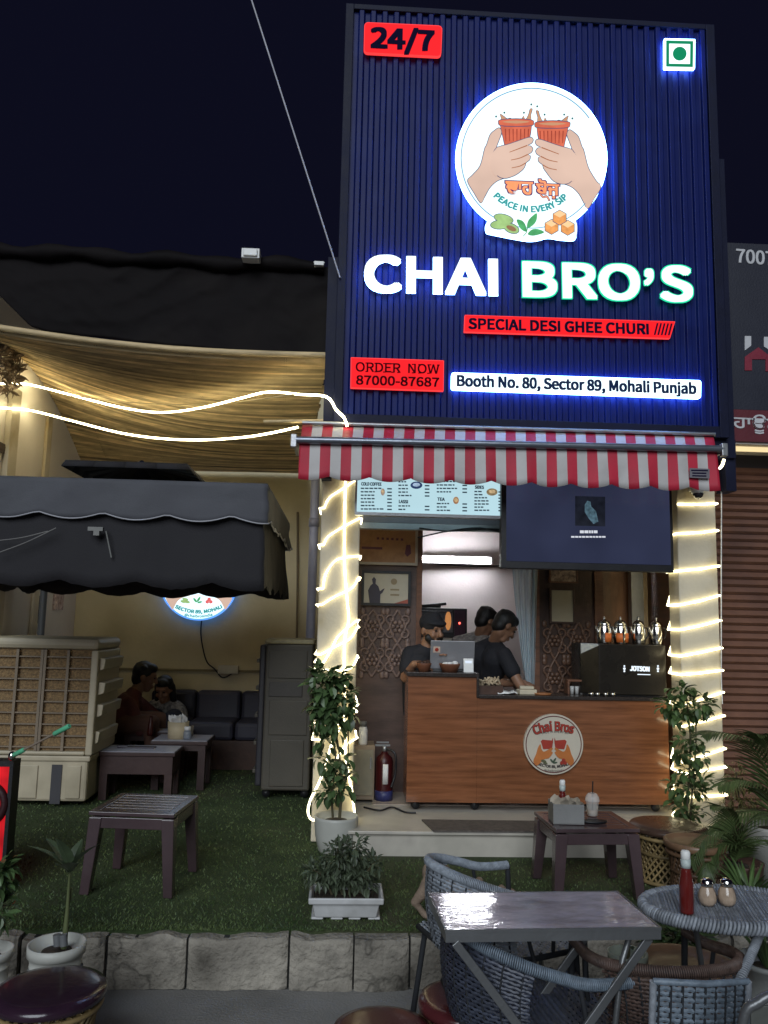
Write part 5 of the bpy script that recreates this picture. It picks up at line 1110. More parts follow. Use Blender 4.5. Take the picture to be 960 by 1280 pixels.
q = MB(); q.box(-2.79, -2.68, 7.12, 8.5, .435, .85); q.build('back', m_sofa, bn, world=True, bev=.02)
m_tdk = M('dark_table', (.045, .026, .024), .42, 0, .3, 3., .12, 25., st=(1, 6, 1))
def low_table(px0, px1, Y0, Y1, z, label, apron, sheet_):
    x0, x1 = P(px0, 940, Y0).x, P(px1, 940, Y0).x; t = thing('low_table', label, 'table', ((x0 + x1) / 2, (Y0 + Y1) / 2, 0))
    q = MB(); q.box(x0, x1, Y0, Y1, z - .03, z); q.build('table_top', m_tdk, t, world=True, bev=.004)
    q = MB(); q.box(x0 + .02, x1 - .02, Y0 + .015, Y1 - .015, z - .03 - apron, z - .031); q.build('apron', m_tdk, t, world=True)
    for x in (x0 + .02, x1 - .08):
        for y in (Y0 + .02, Y1 - .08): q = MB(); q.box(x, x + .06, y, y + .06, 0, z - .031 - apron); q.build('leg', m_tdk, t, world=True)
    q = MB(); q.box(x0 + .01, x1 - .01, Y0 + .01, Y1 - .02, z + .0005, z + .004); o = q.build('table_sheet', M('pale_sheet', (.42, .43, .50), .3, 0, .1, 3.), t, world=True)
    return t
low_table(122, 219, 6.62, 6.98, .37, 'low dark table with a deep apron beside the cream air cooler', .14, 1)
low_table(187, 259, 7.02, 7.42, .40, 'low dark table with a pale top carrying the cream tissue tub', .05, 1)
low_table(150, 232, 7.46, 7.74, .41, 'low dark table in front of the seated couple, mostly hidden', .05, 1)
a = G(212, 930, .404); tt = thing('tissue_tub', 'cream tissue tub with white tissues on the low yard table', 'tub', (a.x, 7.18, .4045))
q = MB(); q.lathe([(.078, 0), (.084, .14), (.079, .14), (.074, .01)], n=22, sx=1.1); q.build('tub', M('tub_cream', (.48, .40, .26), .6), tt)
q = MB()
for k in range(16): leaf(q, (random.uniform(-.05, .05), random.uniform(-.05, .05), .12), rv() + Vector((0, 0, 1.2)), Vector((0, 1, 0)), .08, .05)
q.build('tissue', m_white, tt)
a = P(233.5, 932, 7.12); q = thing('salt_jar', 'small glass jar with a pale lid beside the cream tissue tub', 'jar', (a.x, 7.12, .4045)); jq = q
q = MB(); q.lathe([(.03, 0), (.036, .02), (.034, .06), (.026, .075)], n=18); q.build('body', M('jar_glass', (.30, .34, .40), .1, 0, .1, spec=.8, alpha=.6), jq); q = MB(); q.lathe([(.028, .076), (.029, .10), (.024, .106)], n=18); q.build('lid', m_white, jq)
a = P(168, 944, 6.8); q = MB(); q.box(a.x - .10, a.x + .16, 6.78, 6.86, .3745, .384); q.tube([(a.x - .14, 6.80, .386), (a.x - .06, 6.81, .386)], .012, 6); tag(q.build('menu_card', M('card_dark', (.06, .055, .07), .4), bev=.002), 'dark menu card lying on the low table by the cream cooler', 'menu')
a = P(238, 915, 7.3); q = MB(); q.lathe([(.026, 0), (.03, .09), (.028, .09), (.022, .006)], (a.x, 7.3, .4045), 16); tag(q.build('drinking_glass', M('clear_glass2', (.5, .45, .4), .08, 0, .02, spec=.8, alpha=.45)), 'drinking glass behind the tissue tub on the low yard table', 'glass')
a = P(180, 932, 7.1); q = MB(); q.lathe([(.026, 0), (.028, .03), (.022, .10), (.013, .14), (.013, .17)], (a.x, 7.30, .4045), 16); tag(q.build('sauce_bottle', M('dark_sauce', (.05, .012, .01), .2)), 'small dark sauce bottle left of the cream tissue tub', 'bottle')
# ---------------------------------------------------------------- air coolers
m_cool = M('cream_cooler_plastic', (.43, .38, .27), .5, 0, .1, 2., .05, 20., dirt=((.33, .29, .2), 3.))
m_pad = M('straw_pad', (.25, .165, .085), .9, 0, .5, 55., .9, 90., c2=(.20, .13, .06))
x0, x1 = P(-60, 900, 6.40).x, P(118, 900, 6.40).x; zt, zm_, = P(60, 797, 6.4).z, P(60, 944, 6.4).z
ac_ = thing('air_cooler', 'large cream desert air cooler with straw pads behind a plastic grille', 'air cooler', ((x0 + x1) / 2, 6.7, 0))
q = MB(); q.box(x0, x1 - .03, 6.41, 7.0, .035, zm_ - .006)
tk = q.build('water_tank', m_cool, ac_, world=True, bev=.02)
q = MB(); q.box(x0 - .0, x1 - .012, 6.395, 7.01, zm_ - .045, zm_ - .004); q.build('tank_rim', m_cool, ac_, world=True, bev=.01)
for a_, b_ in ((22, 46), (82, 100)):
    q = MB(); q.box(P(a_, 980, 6.4).x, P(b_, 980, 6.4).x, 6.398, 6.409, .06, zm_ - .075); q.build('tank_rib', m_cool, ac_, world=True, bev=.006)
q = MB(); q.box(P(63, 980, 6.4).x, P(76, 980, 6.4).x, 6.402, 6.4095, .02, zm_ - .07); q.build('slot', M('slot_dark', (.05, .05, .055), .7), ac_, world=True)
for x in (x0 + .1, x1 - .12):
    q = MB(); q.lathe([(.03, -.015), (.033, 0), (.03, .015)], (x, 6.5, .034), 12, X=Matrix.Rotation(R(90), 3, 'X')); q.build('castor', m_black, ac_, world=True)
fwid = .075
q = MB(); q.box(x0, x1, 6.39, 7.02, zt - .09, zt); q.build('top_frame', m_cool, ac_, world=True, bev=.035)
q = MB(); q.box(x1 - .055, x1 - .001, 6.392, 7.018, zm_, zt - .091); q.box(x0, x1 - .056, 6.392, 6.44, zm_, zm_ + .03); q.build('corner_post', m_cool, ac_, world=True, bev=.012)
q = MB(); q.box(x0, x1 - .056, 6.43, 6.99, zm_ + .031, zt - .092); q.build('pad', m_pad, ac_, world=True)
q = MB(); m_gr = M('grille_brown', (.21, .165, .115), .6)
for px_ in (-18, 18, 49, 53, 82): xx = P(px_, 870, 6.40).x; q.box(xx - .010, xx + .010, 6.396, 6.428, zm_ + .031, zt - .092)
for k in range(9): z = zm_ + .06 + k * (zt - zm_ - .18) / 8.3; q.box(x0, x1 - .057, 6.404, 6.427, z - .006, z + .004)
q.build('grille', m_gr, ac_, world=True)
for k, (z0_, dx) in enumerate(((.83, .045), (.62, .055), (.43, .05), (.20, .035))):
    z = zm_ + (zt - zm_) * z0_; q = MB(); q.add([(x1 + .001, 6.44, z), (x1 + dx, 6.44, z - .006), (x1 + dx - .01, 6.44, z - .085), (x1 + .001, 6.44, z - .10), (x1 + .001, 6.96, z), (x1 + dx, 6.96, z - .006), (x1 + dx - .01, 6.96, z - .085), (x1 + .001, 6.96, z - .10)], [(0, 1, 5, 4), (1, 2, 6, 5), (2, 3, 7, 6), (0, 3, 2, 1), (4, 5, 6, 7), (0, 4, 7, 3)]); q.build('louver', m_cool, ac_, world=True, bev=.006)
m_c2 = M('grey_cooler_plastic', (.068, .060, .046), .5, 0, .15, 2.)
x0, x1 = P(329, 900, 6.72).x, P(389, 900, 6.72).x; zt = P(350, 799, 6.72).z
c2_ = thing('air_cooler', 'dark grey air cooler with a lit top edge beside the left cream pillar', 'air cooler', ((x0 + x1) / 2, 7, 0))
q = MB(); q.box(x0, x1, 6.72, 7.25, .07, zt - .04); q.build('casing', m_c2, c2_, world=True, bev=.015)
q = MB(); q.box(x0 - .01, x1 + .005, 6.715, 7.26, zt - .038, zt); q.build('top_cover', M('cooler_lid', (.33, .29, .17), .4, 0, .3, 14.), c2_, world=True, bev=.01)  # yellow light on the cooler top is put into the cover colour
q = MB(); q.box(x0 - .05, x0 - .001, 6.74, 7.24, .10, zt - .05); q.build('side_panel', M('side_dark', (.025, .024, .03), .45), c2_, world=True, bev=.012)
for k in range(5): z = .2 + k * .22; q = MB(); q.box(x0 - .075, x0 - .051, 6.76, 7.2, z, z + .03); q.build('louver', m_c2, c2_, world=True, bev=.004)
def panel(px0, py0, px1, py1, nm, mt):
    a, b, c, d = rect(px0, py0, px1, py1, 6.715); q = MB(); q.box(a, b, 6.709, 6.7185, c, d); q.build(nm, mt, c2_, world=True, bev=.006)
panel(336, 813, 384, 848, 'panel', m_c2); panel(336, 853, 378, 871, 'control_slot', M('slot_brown', (.05, .045, .04), .5)); panel(336, 876, 384, 919, 'panel', m_c2); panel(337, 925, 379, 983, 'tank_panel', m_c2)
for x in (x0 + .04, x1 - .04): q = MB(); q.lathe([(.03, -.015), (.035, 0), (.03, .015)], (x, 6.8, .036), 12, X=Matrix.Rotation(R(90), 3, 'X')); q.box(x - .02, x + .02, 6.78, 6.82, .05, .07); q.build('castor', m_black, c2_, world=True)
# ---------------------------------------------------------------- square grey cantilever umbrella
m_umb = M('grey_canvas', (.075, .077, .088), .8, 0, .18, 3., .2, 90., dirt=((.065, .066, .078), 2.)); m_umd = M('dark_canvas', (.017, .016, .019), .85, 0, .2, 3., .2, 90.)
YU = 5.0; tr, brr = P(330, 606, YU), P(346, 727, YU - .06)
xr = tr.x; hw = 1.03; ucx = xr - hw; ucy = YU + hw; zt_ = tr.z; zp = P(250, 648, YU).z; zbm = P(170, 738, YU - .06).z
um = thing('garden_umbrella', 'square dark grey cantilever umbrella with a scalloped drop valance over the yard', 'umbrella', (ucx, ucy, 0))
apex = Vector((ucx, ucy, zt_ + .16)); cn = [(-1, -1), (1, -1), (1, 1), (-1, 1)]
def ringpt(s, half, z): 
    k = int(s) % 4; f = s - int(s); a, b = cn[k], cn[(k + 1) % 4]; return Vector((ucx + half * (a[0] + (b[0] - a[0]) * f), ucy + half * (a[1] + (b[1] - a[1]) * f), z))
q = MB(); N_ = 4 * 12
for k in range(N_):
    s0, s1 = 4 * k / N_, 4 * (k + 1) / N_; A = [ringpt(s0, hw * (1 - t / 6), zt_ + .16 * (t / 6) - .03 * math.sin(math.pi * t / 6)) for t in range(6)] + [apex]; B = [ringpt(s1, hw * (1 - t / 6), zt_ + .16 * (t / 6) - .03 * math.sin(math.pi * t / 6)) for t in range(6)] + [apex + Vector((1e-4, 0, 0))]
    q.strip(A, B)
def solid(o, th): md = o.modifiers.new('t', 'SOLIDIFY'); md.thickness = th; return o
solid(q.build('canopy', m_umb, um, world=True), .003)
def skirt(z0, z1, h0, h1, nsc, amp, mat, name, rag=0.):
    q = MB(); n = 4 * 60; rows_ = [[] for _ in range(9)]
    for k in range(n + 1):
        s = 4 * k / n; sc_ = abs(math.sin(math.pi * (s * nsc + .1))); sm = s % 4
        zb = z1 - amp * sc_ + .012 * NZ.noise(Vector((sm * 3, 1, 2))) + (rag * random.uniform(-1, 1))
        for r_ in range(9):
            t = r_ / 8; cr = (.022 * NZ.noise(Vector((sm * 7, t * 1.2, 4))) + .018 * abs(NZ.noise(Vector((sm * 16 + t * 2.5, t * 2, 9)))) - .006) * min(1, t * 3 + .15)
            rows_[r_].append(ringpt(s, h0 + (h1 - h0) * t + cr, z0 + (zb - z0) * t))
    for r_ in range(8): q.strip(rows_[r_], rows_[r_ + 1])
    md = q.build(name, mat, um, world=True); w = md.modifiers.new('w', 'WELD'); w.merge_threshold = .0008; solid(md, .0015); return rows_[-1]
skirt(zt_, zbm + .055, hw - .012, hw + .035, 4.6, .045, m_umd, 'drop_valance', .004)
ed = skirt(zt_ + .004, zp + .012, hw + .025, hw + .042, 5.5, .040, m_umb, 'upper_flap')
q = MB(); q.tube([e + Vector(((e.x - ucx) * .006, (e.y - ucy) * .006, 0)) for e in ed[:-1]], .0048, 6, closed=True); q.build('piping', M('pale_piping', (.34, .34, .37), .6), um, world=True)
vz0, vz1 = P(116, 606, ucy - .4).z, P(116, 590, ucy).z
q = MB(); vh = .42; ap2 = Vector((ucx, ucy, max(vz1 + .06, apex.z + .10)))
for k in range(16):
    s0, s1 = k / 4, (k + 1) / 4; q.strip([ringpt(s0, vh + .02, ap2.z - .10), ringpt(s0, vh, ap2.z - .055), ap2], [ringpt(s1, vh + .02, ap2.z - .10), ringpt(s1, vh, ap2.z - .055), ap2 + Vector((0, 1e-4, 0))])
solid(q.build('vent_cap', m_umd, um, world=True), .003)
for sx, sy in cn:
    q = MB(); q.tube([apex - Vector((0, 0, .03)), (ucx + sx * (hw - .02), ucy + sy * (hw - .02), zt_ - .015)], .011, 6); q.build('rib', m_gmet, um, world=True)
pl_ = Vector((-2.62, 7.18, 0))
q = MB(); q.tube([pl_, pl_ + Vector((0, 0, 2.5))], .03, 12); q.build('pole', m_grey, um, world=True)
q = MB(); q.tube([pl_ + Vector((0, 0, 2.45)), ap2 + Vector((-.25, .35, .0)), ap2 + Vector((0, 0, .02))], .022, 10); q.build('arm', m_dkmet, um, world=True)
q = MB(); q.box(pl_.x - .18, pl_.x + .18, pl_.y - .18, pl_.y + .18, 0, .05); q.build('base', m_dkmet, um, world=True, bev=.01)
q = MB(); a = P(119, 661, YU - .08); q.box(a.x - .045, a.x + .045, a.y, a.y + .03, a.z - .012, a.z + .012); q.box(a.x - .01, a.x + .025, a.y, a.y + .03, a.z - .04, a.z - .012); q.tube([(a.x + .06, a.y + .02, a.z - .01), (a.x + .10, a.y + .03, a.z - .17)], .005, 6); q.build('clip', M('clip_grey', (.16, .16, .15), .5), um, world=True)
for (xa, ya_, xb, yb_) in ((-5, 692, 70, 660), (-5, 676, 60, 664)):
    q = MB(); q.tube(cat_rom([P(xa, ya_, YU - .09), P((xa + xb) / 2, (ya_ + yb_) / 2 + 2, YU - .10), P(xb, yb_, YU - .09)], 5), .0035, 6); q.build('guy_cord', M('cord_grey', (.16, .155, .15), .7), um, world=True)
# ---------------------------------------------------------------- red light box at the left edge with a rod clamped to it
YR = 4.45; xr_ = P(14, 1000, YR).x; zr0, zr1 = 0.0, P(10, 951, YR).z; zlit = P(10, 1076, YR).z
rb = thing('red_light_box', 'red backlit sign box in a black frame at the left edge of the lawn', 'sign', (xr_ - .3, YR, 0))
q = MB(); q.box(xr_ - .6, xr_ - .02, YR, YR + .08, zlit, zr1 - .03); q.build('face', E('red_face', (.75, .012, .02), .75, .5, 6.), rb, world=True)
q = MB(); q.box(xr_ - .62, xr_, YR - .01, YR + .09, zr1 - .029, zr1); q.box(xr_ - .019, xr_, YR - .01, YR + .09, .001, zr1 - .03); q.box(xr_ - .62, xr_ - .02, YR - .008, YR + .085, 0.001, zlit - .001); q.build('frame', m_black, rb, world=True)
q = MB(); q.tube([(xr_ - .13 + .10 * math.cos(R(a)), YR - .006, zr1 - .22 + .10 * math.sin(R(a))) for a in range(0, 360, 12)], .022, 8, closed=True); q.build('emblem', M('dark_red_print', (.03, .006, .008), .5), rb, world=True)
q = MB(); q.box(xr_ - .30, xr_ - .05, YR - .004, YR - .001, zlit + .06, zlit + .13); q.box(xr_ - .11, xr_ - .05, YR - .004, YR - .001, zlit + .16, zlit + .19); q.build('emblem', M('dark_red_print', (.03, .006, .008), .5), rb, world=True)
a, b = P(15, 945, YR - .03), P(87, 907.5, YR - .25); d = b - a
rd = thing('rod', 'thin steel rod with two green grips sticking out from the red light box', 'rod', a)
q = MB(); q.tube([a, b], .006, 8); q.build('shaft', M('rod_steel', (.45, .38, .30), .35, .6), rd, world=True)
for u0, u1 in ((.03, .22), (.74, 1.0)): q = MB(); q.tube([a + d * u0, a + d * (u0 + .01), a + d * (u1 - .01), a + d * u1], [.010, .0125, .0125, .010], 10); q.build('grip', M('mint_green_grip', (.10, .42, .24), .5), rd, world=True)
q = MB(); q.ball(a, (.02, .02, .025), 10, 7); q.build('clamp', m_steel, rd, world=True)
# ---------------------------------------------------------------- plants
def pot(name, label, loc, prof, mat, n=32, sx=1., sy=1.):
    t = thing(name, label, 'plant pot', loc); q = MB(); q.lathe(prof, n=n, sx=sx, sy=sy); q.build('pot', mat, t); return t
def soil(t, r, z, sx=1., sy=1.):
    q = MB(); q.lathe([(r, z - .02), (r, z), (.001, z + .012)], n=20, sx=sx, sy=sy); q.build('soil', m_soil, t)
def shrub(t, blobs, stems, mat, L, W, n, nm='foliage', world=True, up=.4):
    q = MB(); rnd = random.Random(len(t.name) * 7 + n)
    tot = sum(b[1][0] * b[1][1] * b[1][2] for b in blobs)
    for c, r_ in blobs:
        c = Vector(c)
        for _ in range(int(n * r_[0] * r_[1] * r_[2] / tot) + 6):
            d = Vector((rnd.gauss(0, 1), rnd.gauss(0, 1), rnd.gauss(0, 1))).normalized(); rr = rnd.random() ** .45
            p = c + Vector((d.x * r_[0], d.y * r_[1], d.z * r_[2])) * rr; dd = d + Vector((rnd.uniform(-.8, .8), rnd.uniform(-.8, .8), rnd.uniform(-.9, .5)))
            k = rnd.uniform(.6, 1.25); leaf(q, p, dd, Vector((rnd.uniform(-.3, .3), rnd.uniform(-.3, .3), 1)), L * k, W * k, rnd.uniform(.1, .5))
    q.build(nm, mat, t, world=world)
    q = MB()
    for s in stems: q.tube(cat_rom(s, 5), [.008 - .004 * i / (5 * (len(s) - 1)) for i in range(5 * (len(s) - 1) + 1)], 7)
    q.build('stem', m_stem, t, world=world)
m_pwhite = M('white_pot_glaze', (.42, .42, .38), .45, 0, .12, 4., .08, 30., dirt=((.26, .27, .24), 4.))
# tall climber in the large white pot
a = G(420, 1071, 0); Yp = a.y + .13; c = Vector((P(420, 1040, Yp).x, Yp, 0)); rt = (P(447, 1020, Yp).x - P(392, 1020, Yp).x) / 2; ht = P(420, 1019, Yp).z
pt = pot('potted_climber', 'tall bushy climber in a large plain white pot before the left cream pillar', c, [(rt * .74, 0), (rt * .80, .01), (rt * .95, ht * .45), (rt, ht * .92), (rt, ht), (rt * .91, ht), (rt * .89, ht - .03)], m_pwhite); soil(pt, rt * .89, ht - .035)
pt['category'] = 'potted plant'
B = lambda x, y, rx, ry, dy=0.: (P(x, y, Yp + dy), (rx * Yp / 1000, .07, ry * Yp / 1000))
shrub(pt, [B(410, 848, 20, 17), B(398, 850, 10, 18, .02), B(416, 868, 27, 20), B(406, 888, 20, 20, -.03), B(424, 892, 20, 18), B(412, 908, 20, 15), B(436, 880, 9, 22), B(425, 846, 10, 14), B(404, 925, 12, 8), B(427, 950, 12, 10), B(413, 958, 10, 8), B(428, 968, 14, 10), B(420, 985, 17, 11), B(410, 992, 10, 8), B(399, 949, 5, 4)],
      [[P(416, 1022, Yp), P(415, 990, Yp), P(420, 950, Yp), P(413, 905, Yp), P(408, 850, Yp)], [P(424, 1022, Yp), P(426, 990, Yp), P(425, 950, Yp), P(420, 905, Yp), P(424, 850, Yp)], [P(425, 1022, Yp), P(427, 1000, Yp), P(434, 960, Yp), P(436, 880, Yp)]], m_leafd, .068, .046, 470)
# shrub in the white trough
c = G(432, 1153, 0); Yt = c.y + .11; xa, xb = P(389, 1120, Yt).x, P(476, 1120, Yt).x; zt = P(430, 1113, Yt).z
tr_ = thing('trough_planter', 'white plastic trough with a wispy grey green shrub on the lawn edge', 'potted plant', ((xa + xb) / 2, Yt, 0))
w2 = (xb - xa) / 2
q = MB(); pr = [(w2 * .86, .085, .012), (w2 * .95, .10, zt - .03), (w2 * 1.05, .118, zt - .03), (w2 * 1.06, .12, zt), (w2 * .98, .105, zt), (w2 * .90, .09, zt - .05)]
vs = []
for wx_, wy_, z in pr: vs += [(-wx_, -wy_, z), (wx_, -wy_, z), (wx_, wy_, z), (-wx_, wy_, z)]
fs = [(4 * i + j, 4 * i + (j + 1) % 4, 4 * i + 4 + (j + 1) % 4, 4 * i + 4 + j) for i in range(len(pr) - 1) for j in range(4)] + [(3, 2, 1, 0)]
q.add(vs, fs)
for x in (-.8, -.25, .25, .8): q.box(x * w2 - .03, x * w2 + .03, -.08, .08, 0, .0125)
q.build('trough', M('trough_white', (.50, .50, .50), .45, 0, .12, 4., .05, dirt=((.34, .34, .33), 5.)), tr_, bev=.006)
q = MB(); q.box(-w2 * .92, w2 * .92, -.09, .09, zt - .04, zt - .025); q.build('soil', m_soil, tr_)
B = lambda x, y, rx, ry, dy=0.: (P(x, y, Yt + dy), (rx * Yt / 1000, .08, ry * Yt / 1000))
shrub(tr_, [B(425, 1075, 22, 26), B(445, 1062, 16, 14), B(404, 1092, 24, 13), B(450, 1090, 24, 12), B(430, 1100, 30, 10), B(388, 1086, 12, 5), B(468, 1080, 8, 10), B(458, 1105, 15, 6)],
      [[P(428, 1118, Yt), P(424, 1090, Yt), P(422, 1060, Yt)], [P(436, 1118, Yt), P(440, 1090, Yt), P(446, 1058, Yt)], [P(415, 1118, Yt), P(404, 1096, Yt), P(390, 1086, Yt)], [P(450, 1116, Yt), P(456, 1095, Yt), P(468, 1078, Yt)]], M('grey_leaf', (.065, .085, .05), .55, 0, .3, 5., .1, 40., isl=.35), .040, .016, 950)
# right climber
Yr = 5.30; c = Vector((P(858, 1040, Yr).x, Yr, 0)); ht = P(858, 1034, Yr).z
pt = pot('potted_climber', 'slim climber in a white pot before the right cream pillar', c, [(.11, 0), (.13, .02), (.15, ht - .01), (.15, ht), (.135, ht), (.13, ht - .03)], m_pwhite); soil(pt, .13, ht - .035); pt['category'] = 'potted plant'
B = lambda x, y, rx, ry, dy=0.: (P(x, y, Yr + dy), (rx * Yr / 1000, .07, ry * Yr / 1000))
shrub(pt, [B(852, 864, 16, 12), B(838, 880, 12, 12), B(866, 884, 24, 14), B(882, 880, 10, 10), B(846, 893, 14, 10), B(862, 925, 18, 12), B(872, 945, 12, 12), B(850, 940, 6, 10), B(862, 965, 13, 12), B(846, 985, 12, 10), B(866, 988, 16, 10), B(850, 1008, 10, 12), B(866, 1016, 12, 10), B(880, 975, 7, 6)],
      [[P(857, 1036, Yr), P(860, 990, Yr), P(863, 930, Yr), P(858, 870, Yr)], [P(862, 1036, Yr), P(866, 980, Yr), P(870, 925, Yr), P(868, 880, Yr)]], m_leaf, .060, .040, 380)
# palms
def frond(q, pts, L, n=26, wd=.018, droop=.45, stemr=.006):
    pp = cat_rom(pts, 8); k = len(pp); q.tube(pp, [stemr * (1 - .8 * i / k) for i in range(k)], 6)
    for i in range(3, k):
        for s in (-1, 1):
            t = (pp[i] - pp[i - 1]).normalized(); sd = t.cross(Vector((0, 0, 1))); sd = sd.normalized() if sd.length > .05 else Vector((1, 0, 0)); up = sd.cross(t); u = i / k
            ln = L * (math.sin(math.pi * min(1, .12 + .85 * u)) ** .7) * random.uniform(.85, 1.1)
            leaf(q, pp[i], t * (.55 + .3 * u) + sd * s * (.8 - .3 * u) + up * .12, up, ln, wd, droop, 0, 4)
Ypl = 4.75; c = Vector((P(968, 1060, Ypl).x, Ypl, 0))
pt = pot('potted_palm', 'large palm with long arching fronds at the right edge by the shutter', c, [(.13, 0), (.17, .30), (.175, .32), (.155, .32), (.15, .29)], M('white_pot_plain', (.40, .39, .36), .5, 0, .15)); soil(pt, .15, .285); pt['category'] = 'potted plant'
q = MB(); b0 = Vector((c.x, c.y, .29))
for pl in (((968, 1000), (955, 955), (930, 925), (896, 915), (880, 917)), ((970, 1010), (950, 985), (925, 975), (900, 982)), ((975, 1000), (965, 950), (955, 925), (946, 918)), ((980, 1020), (1000, 960), (1020, 940), (1040, 950)), ((972, 1020), (945, 1015), (915, 1020), (897, 1038))):
    frond(q, [b0] + [P(x, y, Ypl - .05 * i) for i, (x, y) in enumerate(pl)], .20, wd=.016)
q.build('fronds', m_palm, pt, world=True)
Ypl = 4.35; c = Vector((P(925, 1090, Ypl).x, Ypl + .06, 0))
pt = pot('potted_palm', 'feathery palm in a brown clay pot behind the wicker table', c, [(.10, 0), (.14, .13), (.145, .20), (.15, .21), (.13, .21), (.125, .19)], M('clay_pot', (.085, .045, .035), .55, 0, .25)); soil(pt, .125, .185); pt['category'] = 'potted plant'
q = MB(); b0 = Vector((c.x, c.y, .19))
for pl in (((922, 1060), (905, 1040), (880, 1050), (866, 1080)), ((926, 1055), (935, 1030), (955, 1022), (975, 1035)), ((924, 1060), (915, 1025), (905, 1010), (890, 1008)), ((926, 1062), (950, 1050), (965, 1062), (975, 1085)), ((922, 1060), (900, 1055), (885, 1075), (882, 1095))):
    frond(q, [b0] + [P(x, y, Ypl - .03 * i) for i, (x, y) in enumerate(pl)], .13, wd=.010, stemr=.004)
q.build('fronds', m_palm, pt, world=True)
Yb = 5.25; c = Vector((P(925, 1030, Yb).x, Yb, 0))
pt = pot('potted_shrub', 'fine leaved yellowish shrub in front of the brown roller shutter', c, [(.10, 0), (.13, .18), (.135, .2), (.12, .2), (.115, .18)], M('clay_pot', (.085, .045, .035))); soil(pt, .115, .175); pt['category'] = 'potted plant'
B = lambda x, y, rx, ry, dy=0.: (P(x, y, Yb + dy), (rx * Yb / 1000, .09, ry * Yb / 1000))
shrub(pt, [B(920, 975, 12, 22), B(928, 1000, 20, 18), B(912, 1012, 16, 12), B(940, 1015, 14, 14)], [[(c.x, c.y, .18), P(925, 1010, Yb), P(920, 965, Yb)]], M('yellow_leaf', (.13, .12, .04), .5, 0, .3, 5., .1, 40., isl=.35), .045, .010, 520)
# strap leaved plant and low dark plants on the kerb right
def strap(t, c, n, L, w, mat, z0):
    q = MB(); rnd = random.Random(n)
    for k in range(n):
        a_ = rnd.uniform(0, 6.28); d = Vector((math.cos(a_) * .5, math.sin(a_) * .5, 1)); leaf(q, Vector((c[0], c[1], z0)) + Vector((math.cos(a_), math.sin(a_), 0)) * .02, d, Vector((-math.cos(a_), -math.sin(a_), .6)), L * rnd.uniform(.7, 1.1), w, rnd.uniform(.15, .5), 0, 5)
    q.build('leaves', mat, t, world=True)
c = Vector((P(945, 1140, 4.02).x + .02, 4.12, 0)); pt = pot('strap_leaf_plant', 'strap leaved green plant in a grey pot right of the wicker table', c, [(.07, 0), (.09, .11), (.095, .12), (.08, .12), (.078, .10)], m_grey); soil(pt, .078, .10); strap(pt, c, 34, .22, .020, m_leaf, .10); pt['category'] = 'potted plant'
Yd = 3.78; c = Vector((P(842, 1180, Yd).x, Yd, ZR)); pt = pot('low_shrub', 'low dark leafy plant in a grey pot under the wicker table', c, [(.08, 0), (.11, .13), (.115, .14), (.10, .14), (.095, .12)], m_grey); soil(pt, .095, .12); pt['category'] = 'potted plant'
B = lambda x, y, rx, ry, dy=0.: (P(x, y, Yd + dy), (rx * Yd / 1000, .09, ry * Yd / 1000))
shrub(pt, [B(842, 1172, 30, 16), B(860, 1180, 26, 12), B(825, 1185, 20, 10)], [[(c.x, c.y, ZR + .12), P(842, 1185, Yd), P(842, 1165, Yd)]], m_leafd, .06, .03, 260)
Ye = 3.40; c = Vector((P(785, 1215, Ye).x, Ye, ZR)); zr_ = P(785, 1190, Ye).z - ZR
pt = pot('flower_pot', 'wide pale green pot with a bare stem beside the wicker table leg', c, [(.055, 0), (.062, .01), (.073, zr_ - .03), (.078, zr_ - .03), (.08, zr_), (.072, zr_), (.066, zr_ - .03)], M('pale_green_pot', (.30, .33, .27), .5, 0, .1)); soil(pt, .066, zr_ - .035); q = MB(); q.tube([(c.x, c.y, ZR + zr_ - .03), (c.x + .005, c.y, ZR + zr_ + .10)], .009, 7); q.build('stem', m_stem, pt, world=True)
leafq = MB(); 
for k in range(7): leaf(leafq, (c.x + .005, c.y, ZR + zr_ + .02 + .012 * k), rv() + Vector((0, 0, .5)), Vector((0, 0, 1)), .07, .03)
leafq.build('leaves', m_leafd, pt, world=True)
Yg = 3.30; c = Vector((P(952, 1240, Yg).x + .03, Yg, ZR)); zr_ = P(945, 1199, Yg).z - ZR
pt = pot('flower_pot', 'grey ringed pot partly cut by the right edge of the photo', c, [(.075, 0), (.08, .01), (.098, zr_ * .55), (.102, zr_ * .56), (.102, zr_ * .6), (.10, zr_ * .61), (.108, zr_ - .02), (.116, zr_ - .02), (.118, zr_), (.105, zr_), (.10, zr_ - .03)], M('grey_pot', (.26, .27, .26), .5, 0, .12)); soil(pt, .10, zr_ - .035); q = MB(); strap(pt, c, 14, .30, .024, m_leafd, ZR + zr_ - .03)
